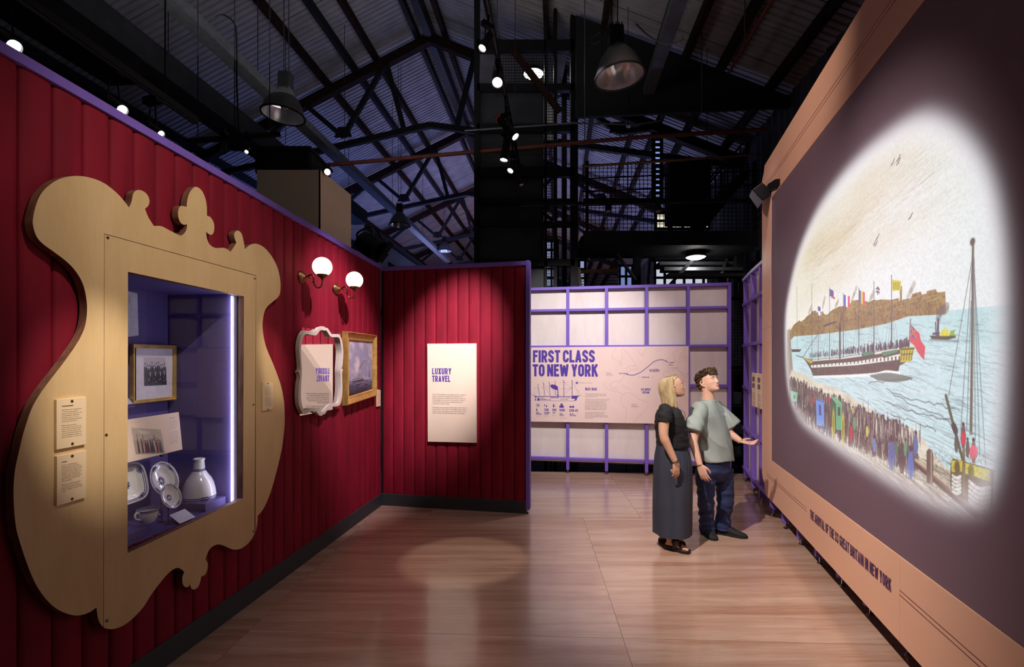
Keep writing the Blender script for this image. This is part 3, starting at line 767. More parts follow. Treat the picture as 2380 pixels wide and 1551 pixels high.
for py0, py1 in ((612, 522), (522, 402), (402, 300), (300, 206), (840, 612)):
    z0, z1 = zt(py0), zt(py1)
    MB().box(((X0+XW)/2, YT+0.05, (z0+z1)/2), (XW-X0-0.06, 0.012, z1-z0-0.1)).build('dark_glass_pane', M['tower_pane'], tw)
MB().beam((at(1188, 118, YT).x, YT-0.08, zt(118)), (at(1300, 265, YT).x, YT-0.08, zt(265)), 0.08, 0.1).build('brace', M['steel_rust'], tw)
def meshgrid(name, P, u0, u1, z0, z1, step, r, m, parent):
    mb = MB(); n = max(1, round((u1-u0)/step)); k = max(1, round((z1-z0)/step))
    for i in range(n+1): mb.pbox(P, u0+(u1-u0)*i/n-r, u0+(u1-u0)*i/n+r, z0, z1, -r, r)
    for j in range(k+1): mb.pbox(P, u0, u1, z0+(z1-z0)*j/k-r, z0+(z1-z0)*j/k+r, -r, r)
    o = mb.build(name, m, parent, fix=False); o['kind'] = 'stuff'; return o
PT = Plane((X0, YT-0.02), (1, 0))
meshgrid('wire_mesh', PT, XW-X0, X1-X0-0.33, 1.0, zt(215), 0.05, 0.004, M['black'], tw)
meshgrid('wire_mesh', PT, at(1150, 0, YT).x-X0, at(1292, 0, YT).x-X0, zt(198), zt(118), 0.05, 0.004, M['black'], tw)
ld = thing('ceiling_lamp', 'bright round lamp disc shining behind mesh at the tower top', 'lamp', at(1240, 172, YT+0.9))
p = ld.location
MB().lathe([(0, 0.05), (0.2, 0.05), (0.21, 0.0), (0.19, 0.0)], p, seg=24).build('lamp_body', M['steel_dark'], ld)
MB().lathe([(0.0, -0.004), (0.19, -0.004)], p, seg=24).build('diffuser', M['tile_lamp'], ld)
MB().box(p+Vector((-0.25, 0.1, 0.12)), (1.7, 1.6, 0.06)).build('tower_ceiling', M['tin'], tw)
MB().box((X0+0.72, TB, zt(150)), (X1-X0, 0.03, 1.2)).build('tower_back_panel', M['tin'], tw)

# gantry platform with mesh railings on the right
YD = 8.3
xa, xb = at(1356, 500, YD).x, at(1760, 500, YD).x
zdk = at(1560, 538, YD).z
gp = thing('gantry_platform', 'black steel gantry platform with mesh railing behind the lattice wall', 'platform', ((xa+xb)/2, YD+0.5, -0.12))
MB().box(((xa+xb)/2, YD, zdk-0.125), (xb-xa, 0.09, 0.25)).build('edge_beam', M['steel_dark'], gp)
MB().box(((xa+xb)/2, YD+0.5, zdk-0.24), (xb-xa, 0.95, 0.02)).build('deck_plate', M['steel_dark'], gp)
for f in (0.0, 0.33, 0.66, 1.0):
    x = xa+(xb-xa)*f; MB().box((x, YD+0.5, zdk-0.15), (0.06, 0.95, 0.16)).build('joist', M['steel_dark'], gp)
for f in (0.02, 0.5, 0.98):
    MB().box((xa+(xb-xa)*f, YD-0.02, (at(0, 376, YD).z+zdk)/2), (0.05, 0.05, at(0, 376, YD).z-zdk)).build('railing_post', M['black'], gp)
MB().tube([at(1353, 387, YD-0.05), at(1772, 359, YD-0.05)], 0.022, 10).build('top_rail', M['brasspipe'], gp, smooth=True)
for y0, y1 in ((416, 396), (445, 430), (478, 466)):
    MB().tube([at(1353, y0, YD), at(1772, y1, YD)], 0.013, 8).build('mid_rail', M['steel_rust'], gp, smooth=True)
MB().box(((xa+xb)/2, YD, at(0, 466, YD).z), (xb-xa, 0.05, 0.06)).build('knee_rail', M['black'], gp)
PG = Plane((xa, YD+0.03), (1, 0))
meshgrid('wire_mesh', PG, 0.0, xb-xa, zdk, at(0, 380, YD).z, 0.07, 0.0045, M['black'], gp)
for px in (1480, 1716):
    MB().beam(at(px, 560, YD+0.8)-Vector((0, 0, 0)), Vector((at(px, 560, YD+0.8).x, YD+0.8, -0.12)), 0.12, 0.12, (0, 1, 0)).build('column', M['steel_dark'], gp)
for sgn in (-1, 1):
    MB().beam((at(1517, 0, YD+0.8).x, YD+0.8, 2.9), (at(1517, 0, YD+0.8).x+sgn*0.75, YD+0.5, zdk-0.26), 0.04, 0.05).build('strut', M['steel_dark'], gp)
MB().box((at(1517, 0, YD+0.8).x, YD+0.8, 1.4), (0.1, 0.1, 3.05)).build('column', M['steel_dark'], gp)
# ladder-like stair going up at the right end of the platform
st = thing('steep_stair', 'dark steel stair with mesh side climbing right above the gantry platform', 'stair', at(1680, 534, YD+0.6))
a0, a1 = at(1618, 540, YD+0.7), at(1735, 400, YD+0.7)
for d in (0, 0.7):
    MB().beam(a0+Vector((0, d, 0)), a1+Vector((0, d, 0)), 0.05, 0.16).build('stringer', M['steel_dark'], st)
    MB().tube([a0+Vector((0, d, 0.62)), a1+Vector((0, d, 0.62))], 0.02, 8).build('handrail', M['galv'], st, smooth=True)
for k in range(7):
    MB().box(a0.lerp(a1, (k+0.5)/7)+Vector((0, 0.35, 0)), (0.2, 0.7, 0.03)).build('tread', M['steel_dark'], st)
for k in range(9):
    q = a0.lerp(a1, k/8); MB().beam(q, q+Vector((0, 0, 0.62)), 0.02, 0.02).build('baluster', M['black'], st)
# broad stair seen below the platform, its steps lit
bs = thing('broad_stair', 'broad dark steel steps under the gantry platform, lit from behind', 'stair', at(1600, 700, 9.6))
for k, py in enumerate((602, 622, 641, 660)):
    c = (at(1518, py, 9.6)+at(1688, py, 9.6))/2
    MB().box(c+Vector((0, k*-0.28, 0)), (1.45, 0.28, 0.06)).build('tread', M['galv'], bs)
MB().beam(at(1700, 585, 9.7), at(1668, 680, 8.6), 0.05, 0.22).build('stringer', M['galv'], bs)
MB().beam(at(1512, 590, 9.7), at(1506, 690, 8.6), 0.05, 0.22).build('stringer', M['steel_dark'], bs)
# small railing with timber handrail to the left of those steps
tr_ = thing('timber_railing', 'short stair railing with pale timber handrails beside the black tower', 'railing', at(1390, 680, 9.3))
MB().beam(at(1350, 632, 9.3), at(1437, 629, 9.3), 0.05, 0.07).build('handrail', M['brasspipe'], tr_)
MB().beam(at(1344, 622, 9.25), at(1352, 690, 9.25), 0.06, 0.05, (0, 1, 0)).build('post', M['cream'], tr_)
MB().beam(at(1472, 622, 9.25), at(1488, 680, 9.0), 0.09, 0.09, (0, 1, 0)).build('post', M['brasspipe'], tr_)
for k in range(6): MB().tube([at(1352, 640+k*7, 9.3), at(1437, 638+k*7, 9.3)], 0.008, 6).build('wire', M['galv'], tr_)
# round bulkhead lamp under the platform
bl = thing('bulkhead_lamp', 'bright oval lamp under the gantry platform above the steps', 'lamp', at(1617, 597, 8.75))
p = bl.location
MB().lathe([(0, 0.10), (0.16, 0.08), (0.19, 0.0), (0.17, -0.01)], p, seg=24).build('lamp_body', M['black'], bl, smooth=True)
MB().lathe([(0.0, -0.05), (0.09, -0.045), (0.155, -0.02), (0.17, -0.008)], p, seg=24).build('diffuser', M['tile_lamp'], bl, smooth=True)
d_ = bpy.data.lights.new('bulkhead_glow', 'POINT'); d_.energy = 9; d_.color = (1, .95, .88); d_.shadow_soft_size = .1; o_ = bpy.data.objects.new('bulkhead_glow', d_); COL.objects.link(o_); o_.parent = bl; o_.location = (0, 0, -.15)
dc = thing('dark_panel', 'tall flat dark panel standing on the gantry platform behind the mesh', 'cabinet', at(1600, 534, YD+.75))  # dark wall panel added behind the railing mesh
c_ = at(1598, 450, YD+.75); MB().box(c_+Vector((0, 0, -.02)), (0.80, .22, 1.15)).build('panel_body', M['black_matt'], dc, bevel=.01)
MB().box(c_+Vector((0, -.115, -.02)), (0.02, .012, 1.1)).build('panel_seam', M['char'], dc)
# lit windows in the far end of the hall, and a pale partition washed in blue
def window(n, px0, py0, px1, py1, Y, col, strength, nx, nz):
    w_ = struct('window_%d' % n, at((px0+px1)/2, py1, Y)); a = at(px0, py1, Y); b = at(px1, py0, Y); P = Plane((a.x, Y), (1, 0)); wd = b.x-a.x
    e = emitter('lit_pane', col, strength)
    for i in range(nx):
        for j in range(nz):
            MB().pbox(P, wd*i/nx+0.02, wd*(i+1)/nx-0.02, a.z+(b.z-a.z)*j/nz+0.02, a.z+(b.z-a.z)*(j+1)/nz-0.02, -0.02, -0.01).build('pane', e, w_)
    fr = MB()
    for i in range(nx+1): fr.pbox(P, wd*i/nx-0.03, wd*i/nx+0.03, a.z-0.03, b.z+0.03, -0.05, 0.03)
    for j in range(nz+1): fr.pbox(P, -0.03, wd+0.03, a.z+(b.z-a.z)*j/nz-0.03, a.z+(b.z-a.z)*j/nz+0.03, -0.05, 0.03)
    fr.build('window_frame', M['steel_dark'], w_)
window(1, 1519, 312, 1537, 462, 9.7, (0.35, 0.48, 1, 1), 0.8, 1, 12)
window(2, 1524, 496, 1648, 532, 12.0, (0.95, 0.88, 0.72, 1), 0.85, 4, 2)
window(3, 1522, 602, 1680, 668, 12.5, (0.72, 0.76, 0.9, 1), 0.75, 7, 3)
window(4, 1346, 605, 1360, 668, 13.0, (0.5, 0.6, 1, 1), 0.5, 1, 3)
window(5, 1440, 618, 1470, 668, 13.0, (0.35, 0.5, 1, 1), 0.45, 2, 2)
window(6, 1268, 560, 1296, 668, 13.0, (0.45, 0.55, 0.95, 1), 0.5, 2, 5)
M['pale_wall'] = mat('pale_partition', rgb(190, 192, 205), 0.7, var=0.15)
wi = struct('wall_inner', hp(-4.2+2.93-0.0, 5, 0))
pt0 = lambda Y: Vector((0.0952*Y-4.2, Y, 0))
for k in range(9):
    ya, yb = 10.6+k*1.1, 10.6+(k+1)*1.1-0.03
    MB().hexa([pt0(ya)+Vector((0, 0, -.12)), pt0(yb)+Vector((0, 0, -.12)), pt0(yb)+Vector((-.08, 0, -.12)), pt0(ya)+Vector((-.08, 0, -.12)),
               pt0(ya)+Vector((0, 0, 4.7)), pt0(yb)+Vector((0, 0, 4.7)), pt0(yb)+Vector((-.08, 0, 4.7)), pt0(ya)+Vector((-.08, 0, 4.7))]).build('partition_panel', M['pale_wall'], wi)
    if k % 2: MB().hexa([pt0(ya+.25)+Vector((x, 0, z)) if e == 0 else pt0(yb-.25)+Vector((x, 0, z)) for z in (3.2, 4.3) for x, e in ((0.01, 0), (0.01, 1), (0.0, 1), (0.0, 0))]).build('dark_opening', M['black'], wi)
for zz in (4.75, 3.0): MB().beam(pt0(10.5)+Vector((0.05, 0, zz)), pt0(20.5)+Vector((0.05, 0, zz)), 0.12, 0.1).build('rail', M['galv'], wi)

# ------------------------------------------------------------------ services hung from the roof
def alongA(px, py, Y, y0, y1):
    p = at(px, py, Y); return p+A*((y0-Y)/A.y), p+A*((y1-Y)/A.y)
def tray(name, label, cat, px, py, Y, y0, y1, wd, hh, m, group=None):
    a, b = alongA(px, py, Y, y0, y1); t = thing(name, label, cat, (a+b)/2, group)
    MB().beam(a, b, wd, 0.012).build('tray_floor', M[m], t)
    x = B*(wd/2)
    for s in (-1, 1): MB().beam(a+x*s+Vector((0, 0, hh/2)), b+x*s+Vector((0, 0, hh/2)), 0.012, hh).build('tray_side', M[m], t)
    n = int((y1-y0)/2.6)
    for k in range(n):
        q = a.lerp(b, (k+0.6)/n); s = (q-R0).dot(B)
        MB().tube([q+x*0.9, q+x*0.9+Vector((0, 0, max(0.3, roofz(s)-q.z)))], 0.006, 5).build('drop_rod', M['steel_dark'], t)
    return t
tray('cable_tray', 'long grey cable tray running under the roof past the left pendant lamp', 'cable tray', 622, 222, 7.2, 2.4, 19.0, 0.2, 0.12, 'galv', 'cable trays under the roof')
tray('cable_tray', 'grey cable tray running under the roof right of the right pendant lamp', 'cable tray', 1534, 140, 7.2, 3.0, 8.1, 0.17, 0.12, 'galv', 'cable trays under the roof')
tray('gutter_beam', 'wide dark grey duct above the red wall, the upper of two', 'duct', 330, 165, 6.2, 2.0, 13.0, 0.42, 0.34, 'steel_dark', 'ducts above the red wall')
tray('gutter_beam', 'wide dark grey duct above the red wall, the lower of two', 'duct', 330, 222, 5.2, 1.6, 5.0, 0.36, 0.26, 'steel_dark', 'ducts above the red wall')
a, b = alongA(1702, 156, 7.6, 3.5, 7.75)
tag(MB().tube([a, b], 0.022, 8).build('conduit_pipe', M['redpipe'], smooth=True), 'thin rust-red conduit running along the right roof slope', 'pipe')
tag(MB().tube([at(757, 384, 9.0), at(1500, 318, 8.2), at(1782, 301, 8.1)], 0.035, 10).build('sprinkler_pipe', M['redpipe'], smooth=True), 'long rust-red pipe crossing the hall in front of the tower', 'pipe')
tag(MB().tube([at(1080, 304, 8.3), at(1335, 286, 8.3), at(1478, 290, 8.2), at(1535, 281, 8.2), at(1544, 262, 8.2), at(1544, 200, 8.2), at(1560, 165, 8.2)], 0.016, 8).build('conduit_pipe', M['galv'], smooth=True), 'thin grey conduit with an upward bend crossing the tower front', 'pipe')
for k, (px, py0, py1, Y, lb) in enumerate(((1359, 100, 335, 8.0, 'drop rod holding the rust-red pipe beside the tower'), (1631, 110, 260, 7.6, 'drop rod left of the rust-red conduit'), (1731, -20, 105, 6.6, 'drop rod from the top edge to the rust-red conduit'))):
    tag(MB().tube([Vector((at(px, py1, Y).x, Y, roofz((at(px, py1, Y)-R0).dot(B))+.1)), at(px, py1, Y)], 0.008, 6).build('drop_rod', M['galv']), 'thin grey '+lb, 'rod')
for k, (pts, lb) in enumerate(((((500, 40), (520, 35), (545, 55), (550, 100), (550, 180), (553, 260), (556, 321)), 'black cable looping down left of the left pendant lamp'),
                               (((1395, 75), (1372, 95), (1388, 100), (1420, 70)), 'pale cable looping left of the right pendant lamp'),
                               (((1478, 55), (1510, 85), (1550, 102), (1585, 92), (1583, 78)), 'pale cable looping right of the right pendant lamp'))):
    Y = 5.17 if k == 0 else 5.0
    tag(MB().tube(smooth_path([at(a, b, Y) for a, b in pts], 5), 0.009 if k == 0 else 0.007, 6).build('cable', M['black'] if k == 0 else M['galv'], smooth=True), lb, 'cable')

# pendant high-bay lamps
def pendant(px, py, wpx, dia, label, tilt=0.0):
    Y = dia*F/wpx; c = at(px, py, Y); r = dia/2
    t = thing('pendant_lamp', label, 'lamp', c, 'pendant lamps under the roof')
    prof = [(r, 0), (r*0.97, 0.05*dia), (r*0.88, 0.2*dia), (r*0.72, 0.36*dia), (r*0.5, 0.5*dia), (r*0.36, 0.58*dia), (r*0.3, 0.62*dia), (0.0, 0.62*dia)]
    ax = Vector((math.sin(tilt), 0, math.cos(tilt)))
    MB().lathe(prof, c, ax, 28).build('shade', M['lamp_grey'], t, smooth=50)
    MB().lathe([(r*0.97, 0.0), (r*0.94, 0.06*dia), (r*0.8, 0.24*dia), (r*0.55, 0.42*dia), (0, 0.5*dia)], c, ax, 28).build('reflector', M['reflector'], t, smooth=50, fix=False)
    MB().lathe([(r*1.03, -0.012), (r*1.04, 0.004), (r*1.0, 0.012), (r*0.96, -0.006), (r*1.03, -0.012)], c, ax, 28).build('rim_ring', M['steel_dark'], t, smooth=50)
    MB().lathe([(0.0, 0.015), (r*0.96, 0.015)], c, ax, 28).build('lens_glass', M['glass'], t, fix=False)
    MB().sphere(c+ax*0.26*dia, 0.045, 12, 8, sc=(1, 1, 1.6)).build('bulb', M['paper'], t, smooth=True)
    MB().box(c+ax*0.80*dia, (0.28*dia, 0.3*dia, 0.38*dia)).build('gear_box', M['black'], t, bevel=0.012)
    for k in range(5): MB().box(c+ax*(1.0*dia)+Vector((0.1*dia*(k-2)*0.6, 0, 0)), (0.01, 0.28*dia, 0.03)).build('cooling_fin', M['black'], t)
    top = c+ax*1.0*dia
    for d in (-0.03, 0.03):
        s = (top-R0).dot(B); MB().tube([top+Vector((d, 0, 0)), Vector((top.x+d, top.y, roofz(s)+.1))], 0.006, 5).build('chain', M['steel_dark'], t)
    return t
pendant(658, 268, 95, 0.5, 'dark grey bell pendant lamp hanging above the red wall', 0.08)
pendant(1440, 178, 114, 0.5, 'dark grey bell pendant lamp hanging right of the black tower', -0.10)
pendant(929, 524, 49, 0.5, 'small bell pendant lamp catching blue light beside the plywood box')
pendant(1033, 584, 33, 0.5, 'smallest bell pendant lamp, farthest off above the short red wall')

# plywood box tower behind the red wall, black duct on top
pb = thing('plywood_box', 'tall pale plywood box standing behind the red wall', 'box', (-2.37, 5.58, -0.12))
bx0, bx1, by0 = at(597, 400, 5.2).x, at(745, 400, 5.2).x, 5.2; bz = at(700, 395, 5.2).z
PX = Plane((bx0, by0), (1, 0.0)); 
MB().hexa([Vector((bx0, by0, -.12)), Vector((bx1, by0, -.12)), Vector((bx1, by0+.02, -.12)), Vector((bx0, by0+.02, -.12)), Vector((bx0, by0, bz)), Vector((bx1, by0, bz)), Vector((bx1, by0+.02, bz)), Vector((bx0, by0+.02, bz))]).build('front_panel', M['cream'], pb)
sd = A*0.77
MB().hexa([Vector((bx1, by0, -.12)), Vector((bx1, by0, -.12))+sd, Vector((bx1-.02, by0, -.12))+sd, Vector((bx1-.02, by0, -.12)), Vector((bx1, by0, bz)), Vector((bx1, by0, bz))+sd, Vector((bx1-.02, by0, bz))+sd, Vector((bx1-.02, by0, bz))]).build('side_panel', M['cream'], pb)
MB().hexa([Vector((bx0, by0+.02, bz-.02)), Vector((bx1, by0+.02, bz-.02)), Vector((bx1, by0, bz-.02))+sd, Vector((bx0, by0, bz-.02))+sd, Vector((bx0, by0+.02, bz)), Vector((bx1, by0+.02, bz)), Vector((bx1, by0, bz))+sd, Vector((bx0, by0, bz))+sd]).build('top_panel', M['cream'], pb)
bs_ = 0
dk = thing('air_duct', 'black metal fan box sitting above the pale plywood box', 'duct', at(690, 396, 5.6))
MB().box(Vector((at(685, 372, 5.6).x, 5.6, bz+.13)), (0.62, 0.6, 0.26)).build('fan_box', M['black_matt'], dk, bevel=0.02)
MB().box(Vector((at(675, 349, 5.6).x, 5.6, bz+.275)), (0.74, 0.66, 0.03)).build('lid', M['black_matt'], dk)
# black theatre lantern behind the red wall
tl = thing('theatre_lantern', 'big black theatre lantern poking up behind the red wall corner', 'lantern', at(860, 600, 6.6))
c = at(862, 574, 6.6)
MB().lathe([(0.0, -0.17), (0.13, -0.17), (0.15, -0.1), (0.15, 0.1), (0.165, 0.16), (0.0, 0.16)], c, (0.75, -0.2, -0.55), 20).build('lantern_body', M['black'], tl, smooth=40)
MB().tube(smooth_path([c+Vector((-.16, .05, .05)), c+Vector((-.2, .05, .2)), c+Vector((0, .1, .3)), c+Vector((.1, .12, .16))], 5), 0.014, 6).build('yoke', M['black'], tl)
for k, (dx, dz) in enumerate(((0.1, -0.15), (0.17, -0.02))): MB().box(c+Vector((dx+0.08, -0.05, dz)), (0.012, 0.2, 0.16), (Vector((0.8, 0, -0.6)), Vector((0, 1, 0)), Vector((0.6, 0, 0.8)))).build('barn_door', M['black'], tl)
MB().tube([c+Vector((0, .1, .3)), Vector((c.x, c.y+.1, -.12))], 0.024, 8).build('stand_pole', M['galv'], tl)

# ------------------------------------------------------------------ ornamental showcase on the left wall
OUT = [(202.5,715),(198,679),(189,652),(173,627),(152.8,606.6),(125.8,586),(101,568),(85,550),(77,525),(77,507),(83,480),(94,453),(114.5,430.6),(141.6,415),(175.4,409),(209,413),(238.6,424),(261,439.6),(281.5,459),(300,482.5,1),
(306,468),(309.7,451),(316.5,443),(327.7,442.4),(340,450),(347.4,464.5),(345,478),(337,485,1),(344.7,505),(357.8,525.4,1),(375,526),(393,535),(415.8,546.5),(422.5,546.8),(430.4,539.8),(434.5,528.5),(433.8,520,1),(429,523),(420,518),(414.6,504.8),(414.6,489),(420,479),(433.8,481,1),
(435.6,464),(441.7,446),(454,434.4),(467.7,441.6),(476.7,459.6),(480.8,482),(480.8,501.4,1),(490,506),(497.5,520.6),(497,538.6),(491.4,546),(483.5,543),(479,537.7,1),(481,554.4),(488,569),(501.5,576.6),(521.8,576.6),(535.8,585.4,1),(543.3,574.7),(549.4,565.3,1),(545.5,554.4),(544.4,543),(552.3,536),(561.3,543),(565.8,559),(569.2,579.3,1),
(580.5,570),(596.3,566.8),(614.4,575.9),(632.4,597.3),(644.8,622),(651,649),(652,671.8),(648,688.7),(634.7,701),(621,713.5),(613.2,730.5),(610.3,762),(617.6,804),(635.6,848),(651.6,892),(659.5,930),(661.6,965),(660.8,996.5),(655,1043),(643,1095),(628,1147.7),(612.4,1182.6),(598.9,1199.8,1),
(598.4,1213),(593.9,1235.7),(581.5,1258.3),(563.4,1274),(547.6,1278),(536.3,1276),(520.5,1269),(507,1266),(493.5,1271.4),(484.4,1282),(477.7,1300,1),(482,1308),(482.9,1319),(477.7,1335),(467.5,1341,1),(465.3,1353),(459.6,1365.5),(450.6,1371),(443.8,1366.6),(442,1358,1),(438.2,1364),(431.4,1365.5),(424.6,1357.6),(424,1341.8),(428.5,1330,1),(421.2,1323.7),(413.3,1320.6),(401,1325),(385,1339.5),(367,1362),(350,1385),(334.4,1410),(311.8,1435),(289,1453),(266.7,1462),(248.6,1462),(237.3,1455.8),(228.3,1439.5),(224.2,1412.5,1),
(208,1423.7),(185.4,1431),(162.8,1429),(135.8,1418),(111,1397.8),(88.4,1367.3),(72.6,1335.7),(58,1297),(50,1272.5),(37.2,1225.7),(31.6,1158),(33.9,1101.6),(44,1050),(56.4,1000),(74.5,948),(97,910),(124,873.8),(146.7,844.4),(169.3,812.8),(187.3,783.5),(198.6,754)]
FD = 0.045
sm = smooth_loop([p[:2] for p in OUT], 5, [i for i, p in enumerate(OUT) if len(p) > 2])
uvF = lambda p, d=FD: PL.uv(p[0], p[1], d)
def nearest(q): return min(range(len(sm)), key=lambda i: (sm[i][0]-q[0])**2+(sm[i][1]-q[1])**2)
iR = nearest((592.6, 1240)); iL = nearest((240, 1457.5))
gap = 0.5
low = sm[iR:iL+1]; up = sm[iL:]+sm[:iR+1]
doorTL, doorTR = (242.2, 543), (595.5, 640.5)
surround = [uvF(p) for p in up]+[uvF((593.6, 1232)), uvF(doorTR), uvF(doorTL), uvF((239.9, 1452))]
door = [uvF((doorTL[0]+gap*1.6, doorTL[1]+1.6)), uvF((doorTR[0]-gap, doorTR[1]+1.2))]+[uvF((p[0]-gap if i == 0 else p[0], p[1])) for i, p in enumerate(low[:-1])]+[uvF((low[-1][0]+1.6, low[-1][1]+0.3))]
OPN = [(297.5, 632), (567, 689), (564.5, 1159.5), (296.5, 1286.5)]
opn = [uvF(p) for p in OPN]
case = thing('showcase', 'ornate plywood-framed glass showcase on the red wall, lined in indigo', 'showcase', PL.pt(uvF((430, 900))[0], uvF((250, 1462))[1]))
MB().prism([surround], PL, 0.004, FD, 0, 1).build('frame_surround', [M['ply_face'], M['ply_edge']], case, fix=False)
fd = MB().prism([door, opn], PL, 0.004, FD, 0, 1).build('access_panel', [M['ply_face'], M['ply_edge']], case, fix=False)
for p in ((250.5, 553), (592, 648), (247, 1011.5), (248.5, 1443.5), (588.5, 1236), (589, 941)):
    u, z = uvF(p); MB().lathe([(0.0, 0.0035), (0.006, 0.003), (0.0075, 0.0)], PL.pt(u, z, FD), PL.n, 12).build('screw', M['brass'], fd)
# inside
u0, u1 = opn[0][0]-0.04, PL.uv(554, 900, 0.0)[0]; z0, z1 = min(opn[2][1], opn[3][1])-0.004, max(opn[0][1], opn[1][1])+0.02
Dp = 0.3
for _ in range(40):
    e = PL.uv(390, 880, -Dp)[0]-u1; Dp -= e*0.5 if abs(e) > 1e-5 else 0
    Dp = min(max(Dp, 0.15), 0.9)
ZS = z0
MB().pbox(PL, u0, u1, z0-0.02, z1+0.02, -Dp-0.015, -Dp).build('back_lining', M['case'], case)
MB().pbox(PL, u1, u1+0.015, z0-0.02, z1+0.02, -Dp-0.015, 0.0).build('end_lining', M['case'], case)
MB().pbox(PL, u0-0.015, u0, z0-0.02, z1+0.02, -Dp-0.015, 0.0).build('end_lining', M['case'], case)
MB().pbox(PL, u0, u1, z0-0.02, z0, -Dp, 0.0).build('shelf_floor', M['case'], case)
MB().pbox(PL, u0, u1, z1, z1+0.02, -Dp, 0.0).build('top_lining', M['case'], case)
MB().pbox(PL, u0, u1+0.01, z0, z1, -0.006, -0.002).build('glass_pane', M['glass'], case)
MB().pbox(PL, u1-0.004, u1+0.012, z0, z1, -0.03, -0.008).build('black_strip', M['black_matt'], case)
MB().pbox(PL, u1-0.016, u1-0.013, z0+0.01, z1-0.02, -0.043, -0.037).build('led_strip', M['led'], case)
MB().pbox(PL, u0+0.013, u0+0.016, z0+0.01, z1-0.02, -0.046, -0.036).build('led_strip', M['led'], case)

def panel_on(name, label, cat, P, px, d0, d1, m, group=None, bevel=0.001):
    q = [P.uv(a, b, d1) for a, b in px]
    t = thing(name, label, cat, P.pt((q[0][0]+q[1][0])/2, min(p[1] for p in q), d0), group)
    MB().prism([q], P, d0, d1).build('board', m, t, bevel=bevel); return t, q
# text labels screwed to the frame
M['label_card'] = mat('label_board', rgb(240, 215, 180), 0.5)
LA = "Steamships like the SS Great Britain\nnot only carried passengers to\nAmerica. They also carried mail, with\nfast and scheduled voyage times,\nsteamships made it much easier to\ncommunicate efficiently with business\npartners across the Atlantic.\n\nBusiness, legal and political\ncorrespondence now took only two\nweeks to cross the Atlantic, instead\nof four to six weeks. These letters\ncarried on the SS Great Britain show\nthe variety of people making use of\nfast communication across the ocean."
LB = "The SS Great Britain carried\npassengers in the greatest luxury\nacross the Atlantic. The food served\nin the dining saloon rivalled the finest\nrestaurants in Britain. Although the\ntableware had to be sturdy to survive\nan ocean voyage, it was still grand\nand elegant. Each serving dish, dinner\nplate and teacup carried the ship's\nemblem and name.\n\nThe luxury extended to decorative\nsouvenirs that were produced to\ncelebrate the ship. These magnificent\nitems were displayed in people's living\nrooms."
for lab, head, txt, px, tp, scr in (
    ('cream text label headed Communication on the showcase frame', 'Communication', LA, [(131.6, 929), (200.8, 922.5), (200.6, 1033), (131.6, 1046)], ((143.5, 944), (191, 1008)), [(167.5, 933), (168.3, 1032)]),
    ('cream text label headed Luxury on the showcase frame', 'Luxury', LB, [(132.5, 1061), (201, 1046.5), (200.6, 1156.5), (132, 1177)], ((143.5, 1074.5), (191, 1135)), [(168, 1060.5), (167.7, 1160)]),
    ('small cream text label on the far side of the showcase frame', '', LA, [(611, 888), (634.4, 890.6), (634.2, 952), (611, 955.5)], ((615.5, 898), (631.5, 940)), [(623, 891.5), (622.5, 952)])):
    t, q = panel_on('text_label', lab, 'label', PL, px, FD, FD+0.014, M['label_card'], 'labels on the showcase frame')
    ua, za = PL.uv(*tp[0], FD+0.0145); ub, zb_ = PL.uv(tp[1][0], tp[0][1], FD+0.0145)
    wid = (ub-ua)*1.0; sz = wid/19.0; lead_ = (PL.uv(tp[0][0], tp[0][1], FD+0.0145)[1]-PL.uv(tp[0][0], tp[1][1]+ (11 if head else 3), FD+0.0145)[1])/((txt.count(chr(10))+(2.4 if head else 0)))
    if head: body_text(head, on(PL, ua, za-lead_*0.4, FD+0.0148), sz, bold=0.03, width=wid*(0.56 if head[0] == 'C' else 0.25)).build('heading', M['ink_dark'], t, fix=False)
    body_text(txt, on(PL, ua, za-lead_*(2.3 if head else 0.6), FD+0.0148), sz, width=wid, lead_abs=lead_).build('body_text', M['ink_dark'], t, fix=False)
    for s in scr:
        u, z = PL.uv(*s, FD+0.014); MB().lathe([(0.0, 0.003), (0.005, 0.0028), (0.0068, 0.0)], PL.pt(u, z, FD+0.014), PL.n, 12).build('screw', M['brass'], t)

# ---- things inside the showcase
def board_at(px4, d):   # four corners lower-left, lower-right, upper-right, upper-left on plane depth d (one depth, or four)
    ds = d if isinstance(d, (list, tuple)) else [d]*4
    return [PL.pt(*PL.uv(a, b, dd), dd) for (a, b), dd in zip(px4, ds)]
dB = -Dp+0.012
doc = thing('letter_sheet', 'old handwritten letter sheet pinned to the showcase back, top left', 'document', board_at([(310, 780)], [dB])[0])
cv = Canvas(120, 260, c8(214, 216, 232)); cv.a *= (0.93+0.1*cv.noise(18, 26, 4))[..., None]
for k in range(26): cv.line([(10+cv.rng.rand()*12, 16+k*9), (104-cv.rng.rand()*40*(k % 4 == 0), 17+k*9+cv.rng.rand()*2)], 1.2, c8(120, 116, 140), 0.5)
cv.poly([(60, 30), (104, 32), (104, 62), (60, 60)], c8(150, 146, 170), 0.35)
picture('sheet', board_at([(284, 785), (322, 780), (319.5, 682), (284, 674)], dB), picture_mat('letter_ink', cv.image('letter'), 0.8), doc)
